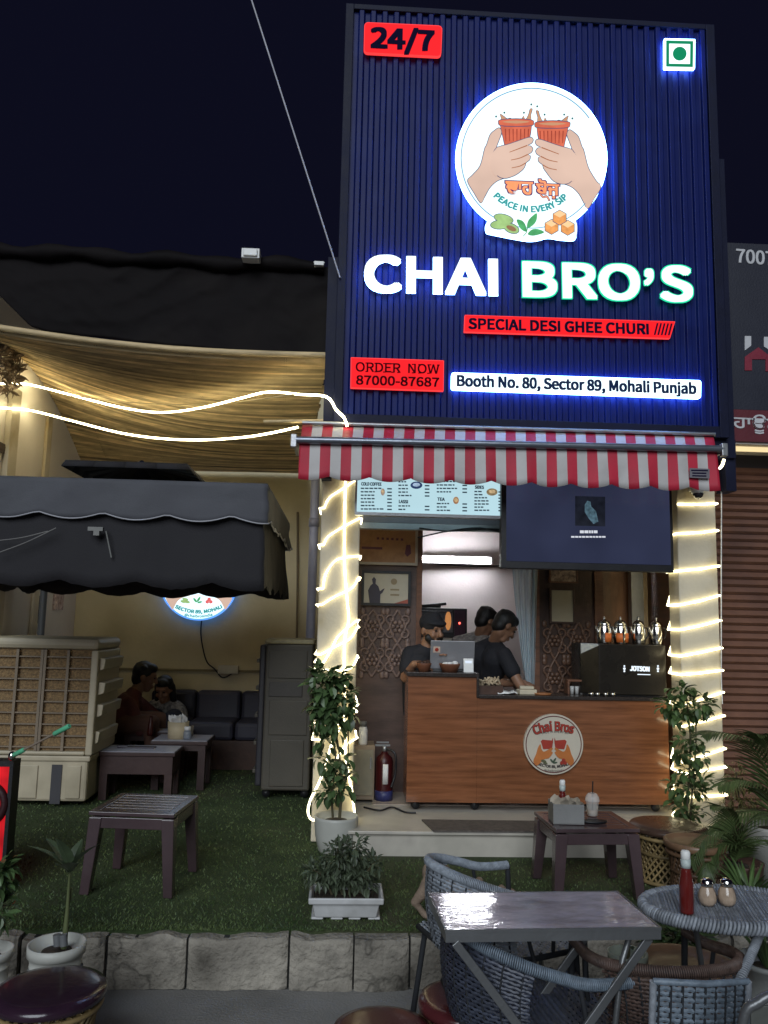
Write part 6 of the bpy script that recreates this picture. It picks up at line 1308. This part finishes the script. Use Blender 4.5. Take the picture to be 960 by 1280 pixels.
# left pots on the road
def banded_pot(px, pyr, rpx, Y, label, band=True):
    c0 = P(px, pyr, Y); r_ = rpx * Y / 1000; H = c0.z - ZR; c = Vector((c0.x, Y, ZR))
    m_bp = M('white_pot_grey', (.46, .46, .42), .5, 0, .1, 4., .05, dirt=((.33, .34, .31), 5.))
    t = pot('flower_pot', label, c, [(r_ * .66, 0), (r_ * .70, .012), (r_ * .82, H * .55), (r_ * .86, H * .55), (r_ * .865, H * .575), (r_ * .84, H * .58), (r_ * .88, H * .76), (r_ * .90, H * .765), (r_ * .90, H * .785), (r_ * .88, H * .79), (r_ * .93, H * .88), (r_ * 1.0, H * .885), (r_ * 1.01, H), (r_ * .93, H), (r_ * .88, H - .03)], m_bp)
    soil(t, r_ * .88, H - .035)
    if band:
        q = MB()
        for k in range(26):
            a_ = 2 * math.pi * k / 26; z = H * .67; rr_ = r_ * .868
            for dz, dd in ((-.018, .09), (.0, -.06), (.018, .07)): q.ball((rr_ * math.cos(a_ + dd), rr_ * math.sin(a_ + dd), z + dz), (.009, .009, .010), 7, 5)
        q.build('relief_band', M('pot_relief', (.13, .135, .13), .6), t)
    return t, c, H, r_
t, c, H, r_ = banded_pot(71.5, 1178, 32, 3.55, 'white pot with a patterned band holding a young broad leaved plant'); t['category'] = 'potted plant'
q = MB(); s0 = P(80, 1185, 3.55); q.tube(cat_rom([s0, P(84, 1140, 3.54), P(87, 1092, 3.52)], 5), [.013 - .0009 * k for k in range(11)], 8); q.tube(cat_rom([P(78, 1185, 3.56), P(82, 1150, 3.55), P(90, 1110, 3.55)], 4), .006, 7); q.build('stem', M('green_stem', (.10, .12, .05), .5), t, world=True)
q = MB(); o0 = P(87, 1090, 3.52)
for (x, y, dy, w) in ((43, 1058, -.05, .055), (62, 1050, .05, .06), (76, 1046, -.08, .06), (100, 1052, .06, .055), (118, 1056, -.04, .05), (72, 1085, -.14, .07), (96, 1082, -.12, .06)):
    e = P(x, y, 3.52 + dy); d = e - o0; leaf(q, o0, d + Vector((0, 0, .06)), Vector((0, 0, 1)), d.length * 1.08, w, .28, 0, 6)
q.build('leaves', M('broad_leaf', (.06, .085, .045), .4, 0, .3, 8., .1, 30., isl=.2), t, world=True)
q = MB()
for x in (72, 80): q.tube([P(x, 1182, 3.50), P(x - 1, 1168, 3.50)], .016, 8)
q.build('support_stick', m_grey, t, world=True)
t, c, H, r_ = banded_pot(-14, 1186, 27, 3.62, 'white pot with dark leaves at the left edge beside the road', False); t['category'] = 'potted plant'
B = lambda x, y, rx, ry, dy=0.: (P(x, y, 3.62 + dy), (rx * 3.62 / 1000, .07, ry * 3.62 / 1000))
shrub(t, [B(-6, 1100, 20, 22), B(-10, 1140, 20, 20), B(2, 1085, 12, 10)], [[P(-14, 1190, 3.62), P(-12, 1140, 3.62), P(-6, 1095, 3.62)]], m_leafd, .055, .03, 200)
# ---------------------------------------------------------------- cane drum stools
m_cane = M('cane_stick', (.24, .17, .075), .5, 0, .3, 12., .15, 60., isl=.35); m_caned = M('dark_cane', (.10, .055, .03), .5, 0, .3, 12., .15, 60., isl=.35)
def stool(label, loc, rad, H, pad, cane, flat=False, n=30):
    t = thing('drum_stool', label, 'stool', loc)
    q = MB(); q.lathe(([(rad * .90, H - .042), (rad * .99, H - .036), (rad, H - .020), (rad * .96, H - .006), (rad * .8, H + .002), (rad * .45, H + .004), (.001, H + .005)] if not flat else [(rad * .94, H - .04), (rad, H - .03), (rad * 1.01, H - .004), (rad * .97, H), (rad * .88, H - .002), (rad * .86, H - .012), (rad * .4, H - .012), (.001, H - .012)]), n=40); q.build('seat', pad, t)
    for sg, nm in ((1, 'cane_weave'), (-1, 'cane_weave')):
        q = MB(); tw = R(62) * sg
        for k in range(n):
            a_ = 2 * math.pi * k / n; r0, r1 = rad * .86 + .003 * sg, rad * .88 + .003 * sg
            p0 = Vector((r0 * math.cos(a_), r0 * math.sin(a_), .015)); p1 = Vector((r1 * math.cos(a_ + tw), r1 * math.sin(a_ + tw), H - .05)); q.tube([p0, p0.lerp(p1, .5), p1], .0062, 6)
        q.build(nm, cane, t)
    q = MB()
    for z, r_ in ((.012, rad * .88), (H * .5, rad * .76), (H - .062, rad * .90)): q.tube([(r_ * math.cos(R(a)), r_ * math.sin(R(a)), z) for a in range(0, 360, 10)], .011, 8, closed=True)
    q.build('hoop', cane, t); return t
m_vin = M('purple_vinyl', (.030, .014, .026), .22, 0, .25, 5., .25, 16., coat=.3); m_mar = M('maroon_vinyl', (.075, .016, .018), .26, 0, .2, 5., .2, 16., coat=.3); m_tan = M('tan_leather', (.20, .115, .065), .4, 0, .3, 4., .2, 20., dirt=((.11, .06, .035), 5.)); m_bv = M('brown_vinyl', (.06, .035, .025), .28, 0, .3, 5., .2, 18., coat=.3)
def top_at(px, py, z): return G(px, py, z)
a = top_at(63, 1232, .10); stool('drum stool with a shiny purple black seat at the left on the road', (a.x, a.y, ZR), 63 * a.y / 1000, .10 - ZR, m_vin, m_cane)
a = top_at(583, 1246, .10); stool('drum stool with a maroon seat beside the leg of the glass topped table', (a.x, a.y, ZR), 57 * a.y / 1000, .10 - ZR, m_mar, m_caned)
a = top_at(478, 1284, .06); stool('dark maroon drum stool cut off by the bottom edge of the photo', (a.x, a.y, ZR), 60 * a.y / 1000, .06 - ZR, m_mar, m_caned)
a = top_at(855, 1207, .10); stool('drum stool with a tan rimmed round seat under the wicker table', (a.x, a.y, ZR), 70 * a.y / 1000, .10 - ZR, m_tan, m_caned, True)
a = top_at(835, 1029, .31); stool('drum stool with a brown seat behind the table with the grey tissue box', (a.x, a.y, 0), 46 * a.y / 1000, .31, m_bv, m_cane)
a = top_at(869, 1050, .31); stool('drum stool with a tan seat left of the palms, lit by the rope light', (a.x, a.y, 0), 37 * a.y / 1000, .31, m_tan, m_caned, True)
# ---------------------------------------------------------------- dark side tables on the lawn
m_side = M('dark_brown_plastic', (.062, .040, .044), .24, 0, .22, 3., .12, 60., st=(1, 9, 1), coat=.6); 
def side_table(label, c, rz, sx, sy, H, slats):
    t = thing('side_table', label, 'table', c, rz)
    hx, hy = sx / 2, sy / 2; q = MB()
    q.box(-hx, hx, -hy, -hy + .045, H - .02, H); q.box(-hx, hx, hy - .045, hy, H - .02, H); q.box(-hx, -hx + .045, -hy + .0455, hy - .0455, H - .02, H); q.box(hx - .045, hx, -hy + .0455, hy - .0455, H - .02, H)
    ns_ = 6; w = (sy - .092) / ns_
    for k in range(ns_): q.box(-hx + .046, hx - .046, -hy + .046 + k * w + .003, -hy + .046 + (k + 1) * w - .003, H - .02, H - .002)
    q.box(-hx + .03, hx - .03, -hy + .03, hy - .03, H - .028, H - .0205)
    q.build('table_top', m_side, t, bev=.003)
    q = MB()
    q.box(-hx + .012, hx - .012, -hy + .008, -hy + .022, H - .085, H - .0285); q.box(-hx + .012, hx - .012, hy - .022, hy - .008, H - .085, H - .0285); q.box(-hx + .008, -hx + .022, -hy + .023, hy - .023, H - .085, H - .0285); q.box(hx - .022, hx - .008, -hy + .023, hy - .023, H - .085, H - .0285); q.build('apron', m_side, t, bev=.003)
    for ax, ay in cn:
        q = MB(); a0, b0 = Vector((ax * (hx - .036), ay * (hy - .036), H - .03)), Vector((ax * (hx - .008), ay * (hy - .008), 0)); vs = []
        for p, r_ in ((b0, .024), (a0, .034)): vs += [(p.x - r_, p.y - r_, p.z), (p.x + r_, p.y - r_, p.z), (p.x + r_, p.y + r_, p.z), (p.x - r_, p.y + r_, p.z)]
        q.add(vs, [(3, 2, 1, 0), (4, 5, 6, 7)] + [(j, (j + 1) % 4, 4 + (j + 1) % 4, 4 + j) for j in range(4)]); q.build('leg', m_side, t, bev=.004)
    return t
side_table('dark slatted side table standing empty on the left of the lawn', (-1.06, 4.68, 0), R(-6), .46, .46, .415, 6)
HT = .365; z_ = HT; a1, a2, a3 = G(663, 1014, HT), G(698, 1035, HT), G(805, 1036, HT)
cen = (a1 + a3) / 2; rz = math.atan2((a3 - a2).y, (a3 - a2).x) + R(3)
rt_ = side_table('dark side table carrying a grey tissue box and a plastic cup', (cen.x, cen.y, 0), rz, (a3 - a2).length, (a2 - a1).length + .02, HT, 6)
a = G(712, 1031, HT); tb = thing('tissue_box', 'grey tissue box on the dark side table before the counter', 'box', (a.x, a.y + .07, HT + .001), R(-3))
q = MB(); w2 = .085; q.box(-w2, w2, -.07, .07, 0, .004)
for x0, x1, y0, y1 in ((-w2, w2, -.07, -.064), (-w2, w2, .064, .07), (-w2, -w2 + .006, -.0635, .0635), (w2 - .006, w2, -.0635, .0635)): q.box(x0, x1, y0, y1, .0045, .105)
q.build('box', M('box_grey', (.19, .19, .185), .7, 0, .12), tb, bev=.002)
q = MB()
for k in range(14): leaf(q, (random.uniform(-.065, .065), random.uniform(-.05, .05), .085), rv(.6) + Vector((0, 0, 1)), Vector((0, 1, 0)), .06, .05)
q.build('tissue', M('tissue_cream', (.44, .38, .30), .8), tb)
def bottle(label, loc, H, rad):
    t = thing('ketchup_bottle', label, 'bottle', loc)
    q = MB(); q.lathe([(rad * .9, 0), (rad, .006), (rad, H * .42), (rad * .97, H * .50), (rad * .80, H * .62), (rad * .66, H * .72), (rad * .62, H * .76)], n=24); q.build('body', M('ketchup_red', (.12, .012, .010), .18, 0, .15, 6., coat=.6), t)
    q = MB(); q.lathe([(rad * .66, H * .722), (rad * .70, H * .78), (rad * .70, H * .86), (rad * .64, H * .862)], n=24); q.build('neck_label', M('neck_label_pale', (.42, .48, .46), .4, 0, .2, 40.), t)
    q = MB(); q.lathe([(rad * .60, H * .863), (rad * .66, H * .87), (rad * .66, H * .97), (rad * .5, H), (.001, H)], n=24); q.build('cap', m_white, t); return t
bottle('ketchup bottle standing in the grey tissue box', (a.x - .015, a.y + .085, HT + .006), .215, .024)
a = G(742, 1021, HT); cp = thing('plastic_cup', 'clear plastic cup with a domed lid and dark straw on the side table', 'cup', (a.x, a.y + .02, HT + .002))
m_clr = M('clear_plastic', (.80, .78, .74), .1, 0, .04, 6., .1, 30., spec=.8, alpha=.38)
q = MB(); q.lathe([(.026, 0), (.029, .004), (.037, .075), (.039, .078)], n=24); q.build('cup', m_clr, cp)
q = MB(); q.lathe([(.041, .0785), (.042, .084), (.038, .105), (.026, .122), (.010, .128), (.009, .126)], n=24); q.build('dome_lid', m_clr, cp)
q = MB(); q.tube([(0.0, 0, .01), (.004, .0, .19)], .0038, 8); q.build('straw', m_black, cp)
q = MB(); q.lathe([(.027, .006), (.032, .030), (.001, .031)], n=20); q.build('drink', M('milky_drink', (.34, .26, .19), .4), cp)
a = G(743, 1029, HT); q = MB(); q.lathe([(.055, 0), (.062, .008), (.062, .014), (.05, .012), (.001, .010)], (a.x, a.y, HT + .001), 26, sx=1.15, sy=.5); tag(q.build('coaster_tray', m_black), 'small black oval tray in front of the plastic cup', 'tray')
# ---------------------------------------------------------------- glass topped table
m_gm = M('table_frame_grey', (.15, .155, .16), .35, .5, .12, 5.)
FL, FR_, NR, NL = G(533, 1113, .5), G(755, 1118, .5), G(832, 1165, .5), G(565, 1162, .5)
cg = (FL + FR_ + NR + NL) / 4; gx = ((NR - NL).length + (FR_ - FL).length) / 2; gy = ((FL - NL).length + (FR_ - NR).length) / 2; rg = R(2.5); gx *= 1.06; cg.x += .012
gt = thing('folding_table', 'rectangular grey metal folding table with crossed legs and a glossy wood print glass top', 'table', (cg.x, cg.y, ZR), rg); gt.rotation_euler.x = R(-.9)
Hg = .5 - ZR; hx, hy = gx / 2, gy / 2
q = MB(); q.box(-hx + .006, hx - .006, -hy + .006, hy - .006, Hg - .008, Hg); q.build('glass_top', M('wood_print_glass', (.46, .42, .49), .04, 0, .45, 2.6, .55, 2.6, st=(1.5, 3, 1), coat=.6, ior=2.5, bd=.02), gt)  # violet reflections are put into the base colour of the wood print
q = MB(); q.box(-hx, hx, -hy, -hy + .02, Hg - .036, Hg - .0085); q.box(-hx, hx, hy - .02, hy, Hg - .036, Hg - .0085); q.box(-hx, -hx + .02, -hy + .0205, hy - .0205, Hg - .036, Hg - .0085); q.box(hx - .02, hx, -hy + .0205, hy - .0205, Hg - .036, Hg - .0085)
q.box(-hx - .002, hx + .002, -hy - .002, -hy + .005, Hg - .008, Hg + .001); q.box(-hx - .002, hx + .002, hy - .005, hy + .002, Hg - .008, Hg + .001); q.box(-hx - .002, -hx + .005, -hy + .0055, hy - .0055, Hg - .008, Hg + .001); q.box(hx - .005, hx + .002, -hy + .0055, hy - .0055, Hg - .008, Hg + .001)
q.build('frame', m_gm, gt)
for y in (-hy + .012, hy - .012):
    for s in (-1, 1):
        q = MB(); a, b = Vector((s * (hx - .03), y + .008 * s, Hg - .037)), Vector((-s * (hx - .09), y + .008 * s, .006)); d = (b - a).normalized(); nn = Vector((0, 1, 0)).cross(d) * .013; yy = Vector((0, .0065, 0))
        vs = [p + sx * nn + sy * yy for p in (a, b) for sx, sy in cn]; q.add(vs, [(3, 2, 1, 0), (4, 5, 6, 7)] + [(j, (j + 1) % 4, 4 + (j + 1) % 4, 4 + j) for j in range(4)]); q.build('leg', m_gm, gt, bev=.002)
q = MB(); q.tube([(-hx + .09, -hy + .02, .012), (-hx + .09, hy - .02, .012)], .009, 8); q.tube([(hx - .09, -hy + .02, .012), (hx - .09, hy - .02, .012)], .009, 8); q.build('foot_bar', m_gm, gt)
q = MB(); q.tube([(0, -hy + .02, Hg * .5), (0, hy - .02, Hg * .5)], .007, 8); q.build('pivot_bar', m_gm, gt)
# ---------------------------------------------------------------- oval wicker table
m_wk = M('grey_blue_wicker', (.23, .25, .28), .45, 0, .3, 40., .2, 80., isl=.3); m_wkl = M('pale_blue_wicker', (.135, .17, .21), .42, 0, .3, 40., .2, 80., isl=.3); m_wkd = M('brown_wicker', (.085, .055, .045), .45, 0, .35, 40., .2, 80., isl=.35); m_core = M('wicker_core', (.02, .022, .026), .8)
m_wkw = M('white_blue_wicker', (.24, .27, .31), .42, 0, .3, 40., .2, 80., isl=.35)
rc = Vector((1.375, 2.875, ZR)); rr = .305; ry_ = .62; Hr = .5 - ZR
wt = thing('wicker_table', 'oval grey wicker table carrying ketchup and two shakers', 'table', rc)
q = MB(); nst = 50
for k in range(nst):
    x = -rr * .985 + 2 * rr * .985 * (k + .5) / nst; L = math.sqrt(max(rr * rr - x * x, 1e-5)); ns_ = max(4, int(L / .012)); A, Bq, C = [], [], []; w = rr / nst * .9
    for i in range(2 * ns_ + 1):
        y = -L + 2 * L * i / (2 * ns_); o = .0022 * (1 if (i + k) % 2 else -1); z = Hr - .004 + o; xo = .10 * y
        A.append((x - w + xo * 0, y, z)); Bq.append((x, y, z + .003)); C.append((x + w, y, z))
    q.strip(A, Bq); q.strip(Bq, C)
q.v = [((Matrix.Rotation(R(-10), 3, 'Z') @ Vector(v)).x, (Matrix.Rotation(R(-10), 3, 'Z') @ Vector(v)).y * ry_, v[2]) for v in q.v]
q.build('table_top', m_wk, wt)
q = MB(); q.lathe([(.001, Hr - .022), (rr * .985, Hr - .022), (rr * .99, Hr - .009), (.001, Hr - .0085)], n=48, sy=ry_); q.build('core', m_core, wt)
q = MB(); nw = 150
for k in range(nw):
    a_ = 2 * math.pi * k / nw; c0 = Vector((rr * .992 * math.cos(a_), rr * .992 * math.sin(a_) * ry_, Hr - .016)); er = Vector((math.cos(a_) * ry_, math.sin(a_), 0)).normalized(); et = Vector((-er.y, er.x, 0))
    q.tube([c0 + er * .015 * math.cos(t) + Vector((0, 0, .019 * math.sin(t))) + et * .006 * math.sin(t) for t in [2 * math.pi * j / 10 for j in range(10)]], .0056, 5, closed=True)
q.build('rim', m_wk, wt)
def wrapped(pts, r_, wr_, pitch, mat, name, par, world=False):
    """a tube core with strands wound round it"""
    pp = cat_rom(pts, 10); L = sum((pp[i + 1] - pp[i]).length for i in range(len(pp) - 1)); q = MB(); q.tube(pp, r_, 8, mi=1); hel = []; acc = 0; turns = L / pitch; steps = int(turns * 8); 
    cum = [0]
    for i in range(len(pp) - 1): cum.append(cum[-1] + (pp[i + 1] - pp[i]).length)
    j = 0; up = None
    for s in range(steps + 1):
        d = L * s / steps
        while j < len(pp) - 2 and cum[j + 1] < d: j += 1
        f = (d - cum[j]) / max(cum[j + 1] - cum[j], 1e-6); p = pp[j].lerp(pp[j + 1], f); t = (pp[j + 1] - pp[j]).normalized()
        if up is None: up = t.orthogonal().normalized()
        up = (up - t * up.dot(t)).normalized(); sd = t.cross(up); an = 2 * math.pi * turns * s / steps; hel.append(p + (up * math.cos(an) + sd * math.sin(an)) * (r_ + wr_ * .5))
    q.tube(hel, wr_, 5); return q.build(name, [mat, m_core], par, world=world)
wrapped([P(951, 1164, 2.80) - rc, P(938, 1195, 2.72) - rc, P(922, 1232, 2.66) - rc, (P(900, 1290, 2.62) - rc)], .011, .0035, .0075, m_wk, 'leg', wt)
q = MB(); q.tube([P(869, 1158, 2.90) - rc, P(876, 1200, 2.98) - rc, P(884, 1268, 3.02) - rc], .010, 8); q.build('leg', m_gm, wt)
q = MB(); q.tube([P(790, 1160, 2.75) - rc, P(778, 1200, 2.70) - rc, P(768, 1290, 2.70) - rc], .010, 8); q.build('leg', m_gm, wt)
zt5 = .5 + .003
a = G(862, 1144, zt5); bottle('tall ketchup bottle standing on the oval wicker table', (a.x, a.y + .02, zt5), .200, .0235)
for px_, lb_ in ((886, 'ribbed glass shaker with a steel cap beside the ketchup bottle'), (910.5, 'ribbed glass shaker with a steel cap, the one farther from the ketchup bottle')):
    a = G(px_, 1132, zt5); t = thing('shaker', lb_, 'shaker', (a.x, a.y + .01, zt5), 0, 'shakers on the oval wicker table')
    q = MB(); n = 24; prof = [(.020, 0), (.027, .010), (.030, .024), (.026, .044), (.018, .060)]; vs = []
    for r_, z in prof:
        for j in range(n): an = 2 * math.pi * j / n; k = r_ * (1 + .05 * (1 if j % 2 else -1)); vs.append((k * math.cos(an), k * math.sin(an), z))
    q.add(vs, [(i * n + j, i * n + (j + 1) % n, (i + 1) * n + (j + 1) % n, (i + 1) * n + j) for i in range(4) for j in range(n)] + [tuple(reversed(range(n)))], True); q.build('body', M('shaker_glass', (.40, .30, .22), .12, 0, .2, 30., spec=.8), t)
    q = MB(); q.lathe([(.020, .0605), (.021, .066), (.020, .080), (.012, .086), (.001, .087)], n=22); q.build('cap', m_steel, t)
# ---------------------------------------------------------------- wicker tub chairs
def tub_chair(name, label, loc, rz, mat, mrim, bh=.68, ah=.57, hw_=.285, hd=.27, sh_=.40, nst=22):
    t = thing(name, label, 'chair', loc, rz)      # faces local +y
    def rim(u):  # u in 0..1 along the horseshoe, .5 at the back
        a_ = (u - .5) * 2; an = a_ * R(150)
        x = math.sin(an) * hw_; y = -math.cos(an) * hd
        if abs(an) > R(90): x = math.copysign(hw_ * (1 - .10 * (abs(an) - R(90)) / R(60)), a_); y = (abs(an) - R(90)) / R(60) * hd * .95
        w = max(0., math.cos(an * .75)) ** 1.2; return Vector((x, y, ah + (bh - ah) * w))
    wrapped([rim(u / 16) for u in range(17)], .0155, .0030, .0068, mrim, 'rim', t)
    def back(u, v):
        uu = .24 + .52 * u; p = rim(uu); b = Vector((p.x * .90, p.y * .92, sh_ - .02)); q_ = b.lerp(p, v); q_.y -= .02 * math.sin(math.pi * v) * 1.; return q_
    q = MB(); weave(q, back, nst, 44, .0035, wid=.90)
    q.build('backrest', mat, t)
    q = MB()
    for k in range(12): u = (k + .5) / 12; q.tube([back(u, v / 6) for v in range(7)], .004, 5)
    q.build('back_spoke', m_core, t)
    def seat(u, v): 
        x = (u - .5) * 2 * hw_ * .88; y = -hd * .86 + v * (hd * 1.78); return Vector((x * (1 - .12 * max(0, .5 - v) * 2), y, sh_ + .012 * (abs(u - .5) * 2) ** 2))
    q = MB(); weave(q, seat, 26, 34, .003, wid=.9); q.build('seat', mat, t)
    q = MB(); q.tube([seat(u, v) - Vector((0, 0, .014)) for u, v in ((0, 0), (.5, 0), (1, 0), (1, .5), (1, 1), (.5, 1), (0, 1), (0, .5))], .012, 8, closed=True); q.build('seat_frame', m_core, t)
    for sx in (-1, 1):
        e = rim(0. if sx < 0 else 1.); q = MB(); q.tube([e, (e.x, e.y + .01, sh_), (e.x * 1.02, e.y + .02, 0)], .012, 8); q.build('leg', mrim if 0 else m_core, t)
        q = MB(); q.tube([(sx * hw_ * .72, -hd * .75, sh_), (sx * hw_ * .80, -hd * .95, 0)], .012, 8); q.build('leg', m_core, t)
        m_ = rim(.5 + sx * .36); q = MB(); q.tube(cat_rom([m_, (m_.x * .98, m_.y + .02, (m_.z + sh_) / 2), (sx * hw_ * .86, m_.y + .04, sh_)], 5), .008, 7); q.build('arm_support', m_core, t)
    return t
tub_chair('wicker_chair', 'blue white wicker tub chair behind the glass topped table, next to the dog', (.66, 3.50, ZR), R(-66), m_wkw, m_wkw, .70, .585)
tub_chair('wicker_chair', 'dark blue wicker tub chair tucked under the glass topped table', (.665, 2.905, ZR), R(-84), M('navy_wicker', (.045, .052, .075), .45, 0, .3, 40., .2, 80., isl=.3), m_wkl, .685, .56, .27, .285)
tub_chair('wicker_chair', 'brown wicker tub chair under the oval wicker table', (1.12, 2.86, ZR), R(8), m_wkd, m_wkd, .62, .56, .25, .24, .38)
# chair with a flat pale blue woven back
Yd_ = 2.30; x0, x1 = P(813, 1240, Yd_).x, P(931, 1240, Yd_).x; zt = P(870, 1227, Yd_).z - ZR; w2 = (x1 - x0) / 2
t = thing('wicker_chair', 'chair with a flat pale blue woven back in front of the oval wicker table', 'chair', ((x0 + x1) / 2, Yd_, ZR))
S = lambda u, v: Vector((-w2 + 2 * w2 * u, -.02 - .03 * math.sin(math.pi * u) + .05 * (1 - v), .36 + (zt - .36) * v + .006 * math.sin(math.pi * u)))
q = MB(); weave(q, S, 26, 26, .003, wid=.92); q.build('backrest', m_wkl, t)
q = MB()
for k in range(9): u = (k + .5) / 9; q.tube([S(u, v / 4) for v in range(5)], .004, 5)
q.build('back_spoke', m_core, t)
S2 = lambda u, v: Vector((-w2 * 1.0 + 2 * w2 * u, .03 + v * .36, .385))
q = MB(); weave(q, S2, 20, 26, .003, wid=.92); q.build('seat', m_wkl, t)
for sx in (-1, 1):
    q = MB(); q.tube([(sx * w2, -.022, zt + .01), (sx * w2, .03, .36), (sx * (w2 + .02), .0, 0)], .010, 8); q.build('leg', m_wk, t)
    q = MB(); q.tube([(sx * w2, .39, .385), (sx * (w2 + .01), .41, 0)], .010, 8); q.build('leg', m_wk, t)
q = MB(); q.tube([(-w2, -.022, zt + .01), (0, -.052, zt + .016), (w2, -.022, zt + .01)], .009, 8); q.build('top_rail', m_wkl, t)
# grey tubular chair at the bottom right corner
Yk = 2.02; x0 = P(924, 1270, Yk).x; zt = P(950, 1236, Yk).z - ZR; w2 = .19
t = thing('metal_chair', 'grey tubular metal chair at the bottom right corner of the photo', 'chair', (x0 + w2, Yk, ZR), 0)
arch = [(-w2, 0, .40), (-w2, -.01, zt - .09), (-w2 + .04, -.02, zt - .02), (-w2 + .11, -.022, zt), (w2 - .11, -.022, zt), (w2 - .04, -.02, zt - .02), (w2, -.01, zt - .09), (w2, 0, .40)]
q = MB(); q.tube(cat_rom(arch, 6), .012, 10); q.build('back_frame', m_gm, t)
q = MB(); q.box(-w2 + .02, w2 - .02, -.018, -.010, .47, zt - .03); q.build('backrest', M('chair_sheet_grey', (.11, .115, .105), .5, .3, .12), t, bev=.003)
q = MB(); q.box(-w2, w2, .0, .38, .40, .42); q.build('seat', m_gm, t, bev=.008)
for sx in (-1, 1):
    for sy in (0.01, .37): q = MB(); q.tube([(sx * (w2 - .012), sy, .40), (sx * w2, sy + (.03 if sy > .1 else -.03), 0)], .011, 8); q.build('leg', m_gm, t)
# ---------------------------------------------------------------- dog behind the wicker chair: only its hind end and a paw show
m_fur = M('tan_fur', (.23, .165, .115), .9, 0, .25, 9., .6, 160., c2=(.27, .20, .15))
Yd2 = 4.10; D = lambda x, y, dy=0.: P(x, y, Yd2 + dy)
g0 = G(532, 1148, 0); Yd2 = g0.y
dg_ = thing('dog', 'small tan dog standing on the lawn edge behind the wicker tub chair', 'dog', (D(590, 1100).x, Yd2 + .05, 0))
q = MB()
hip, hock, paw = D(541, 1098), D(518, 1128), D(531, 1143); q.cap(hip, D(532, 1112), .048, .036); q.cap(D(532, 1112), hock, .034, .020); q.cap(hock, D(527, 1138), .018, .015); q.cap(D(526, 1138), paw, .015, .016); q.cap(paw - Vector((.004, .0, .0)), paw + Vector((.022, -.02, -.008)), .017, .014)
for dx in (-.010, .002, .013): q.cap(paw + Vector((.010 + dx * .4, -.016, -.008)), paw + Vector((.026 + dx * .5, -.028 - dx, -.012)), .008, .006, 8)
o2 = Vector((.06, .10, 0)); p2 = D(548, 1150) ; q.cap(hip + o2, D(545, 1118, .1), .045, .034); q.cap(D(545, 1118, .1), D(538, 1136, .08), .03, .018); q.cap(D(538, 1136, .08), p2 + Vector((0, .03, .0)), .016, .015); q.cap(p2 + Vector((0, .03, 0)), p2 + Vector((.03, 0, -.003)), .017, .013)
sp = [hip + Vector((.02, .05, .01)), D(562, 1112, .08), D(582, 1122, .09), D(600, 1128, .10)]
for i, (a, b) in enumerate(zip(sp[:-1], sp[1:])): q.cap(a, b, (.070, .062, .078)[i], (.062, .078, .082)[i])
ch = sp[-1]; hd_ = ch + Vector((.13, .04, .0)); q.cap(ch, hd_, .06, .048); q.ball(hd_ + Vector((.02, 0, .01)), (.058, .05, .05), 14, 9); q.cap(hd_ + Vector((.05, 0, 0)), hd_ + Vector((.115, 0, -.02)), .032, .022)
for s in (-1, 1):
    q.cap(hd_ + Vector((-.005, s * .035, .045)), hd_ + Vector((-.025, s * .06, .015)), .020, .010)
    f0 = ch + Vector((.01, s * .05, -.03)); q.cap(f0, Vector((f0.x - .005, f0.y, .13)), .034, .022); q.cap(Vector((f0.x - .005, f0.y, .13)), Vector((f0.x + .01, f0.y, .03)), .02, .016); q.cap(Vector((f0.x + .01, f0.y, .022)), Vector((f0.x + .045, f0.y, .016)), .02, .014)
q.cap(hip + Vector((0, .05, .03)), hip + Vector((-.02, .12, -.06)), .018, .008)
q.build('body', m_fur, dg_, world=True, rem=.007)
q = MB(); q.ball(hd_ + Vector((.135, 0, -.016)), .012, 8, 6); q.build('nose', m_black, dg_, world=True)
q = MB()
for s in (-1, 1): q.ball(hd_ + Vector((.062, s * .026, .026)), .008, 8, 6)
q.build('eyes', m_black, dg_, world=True)
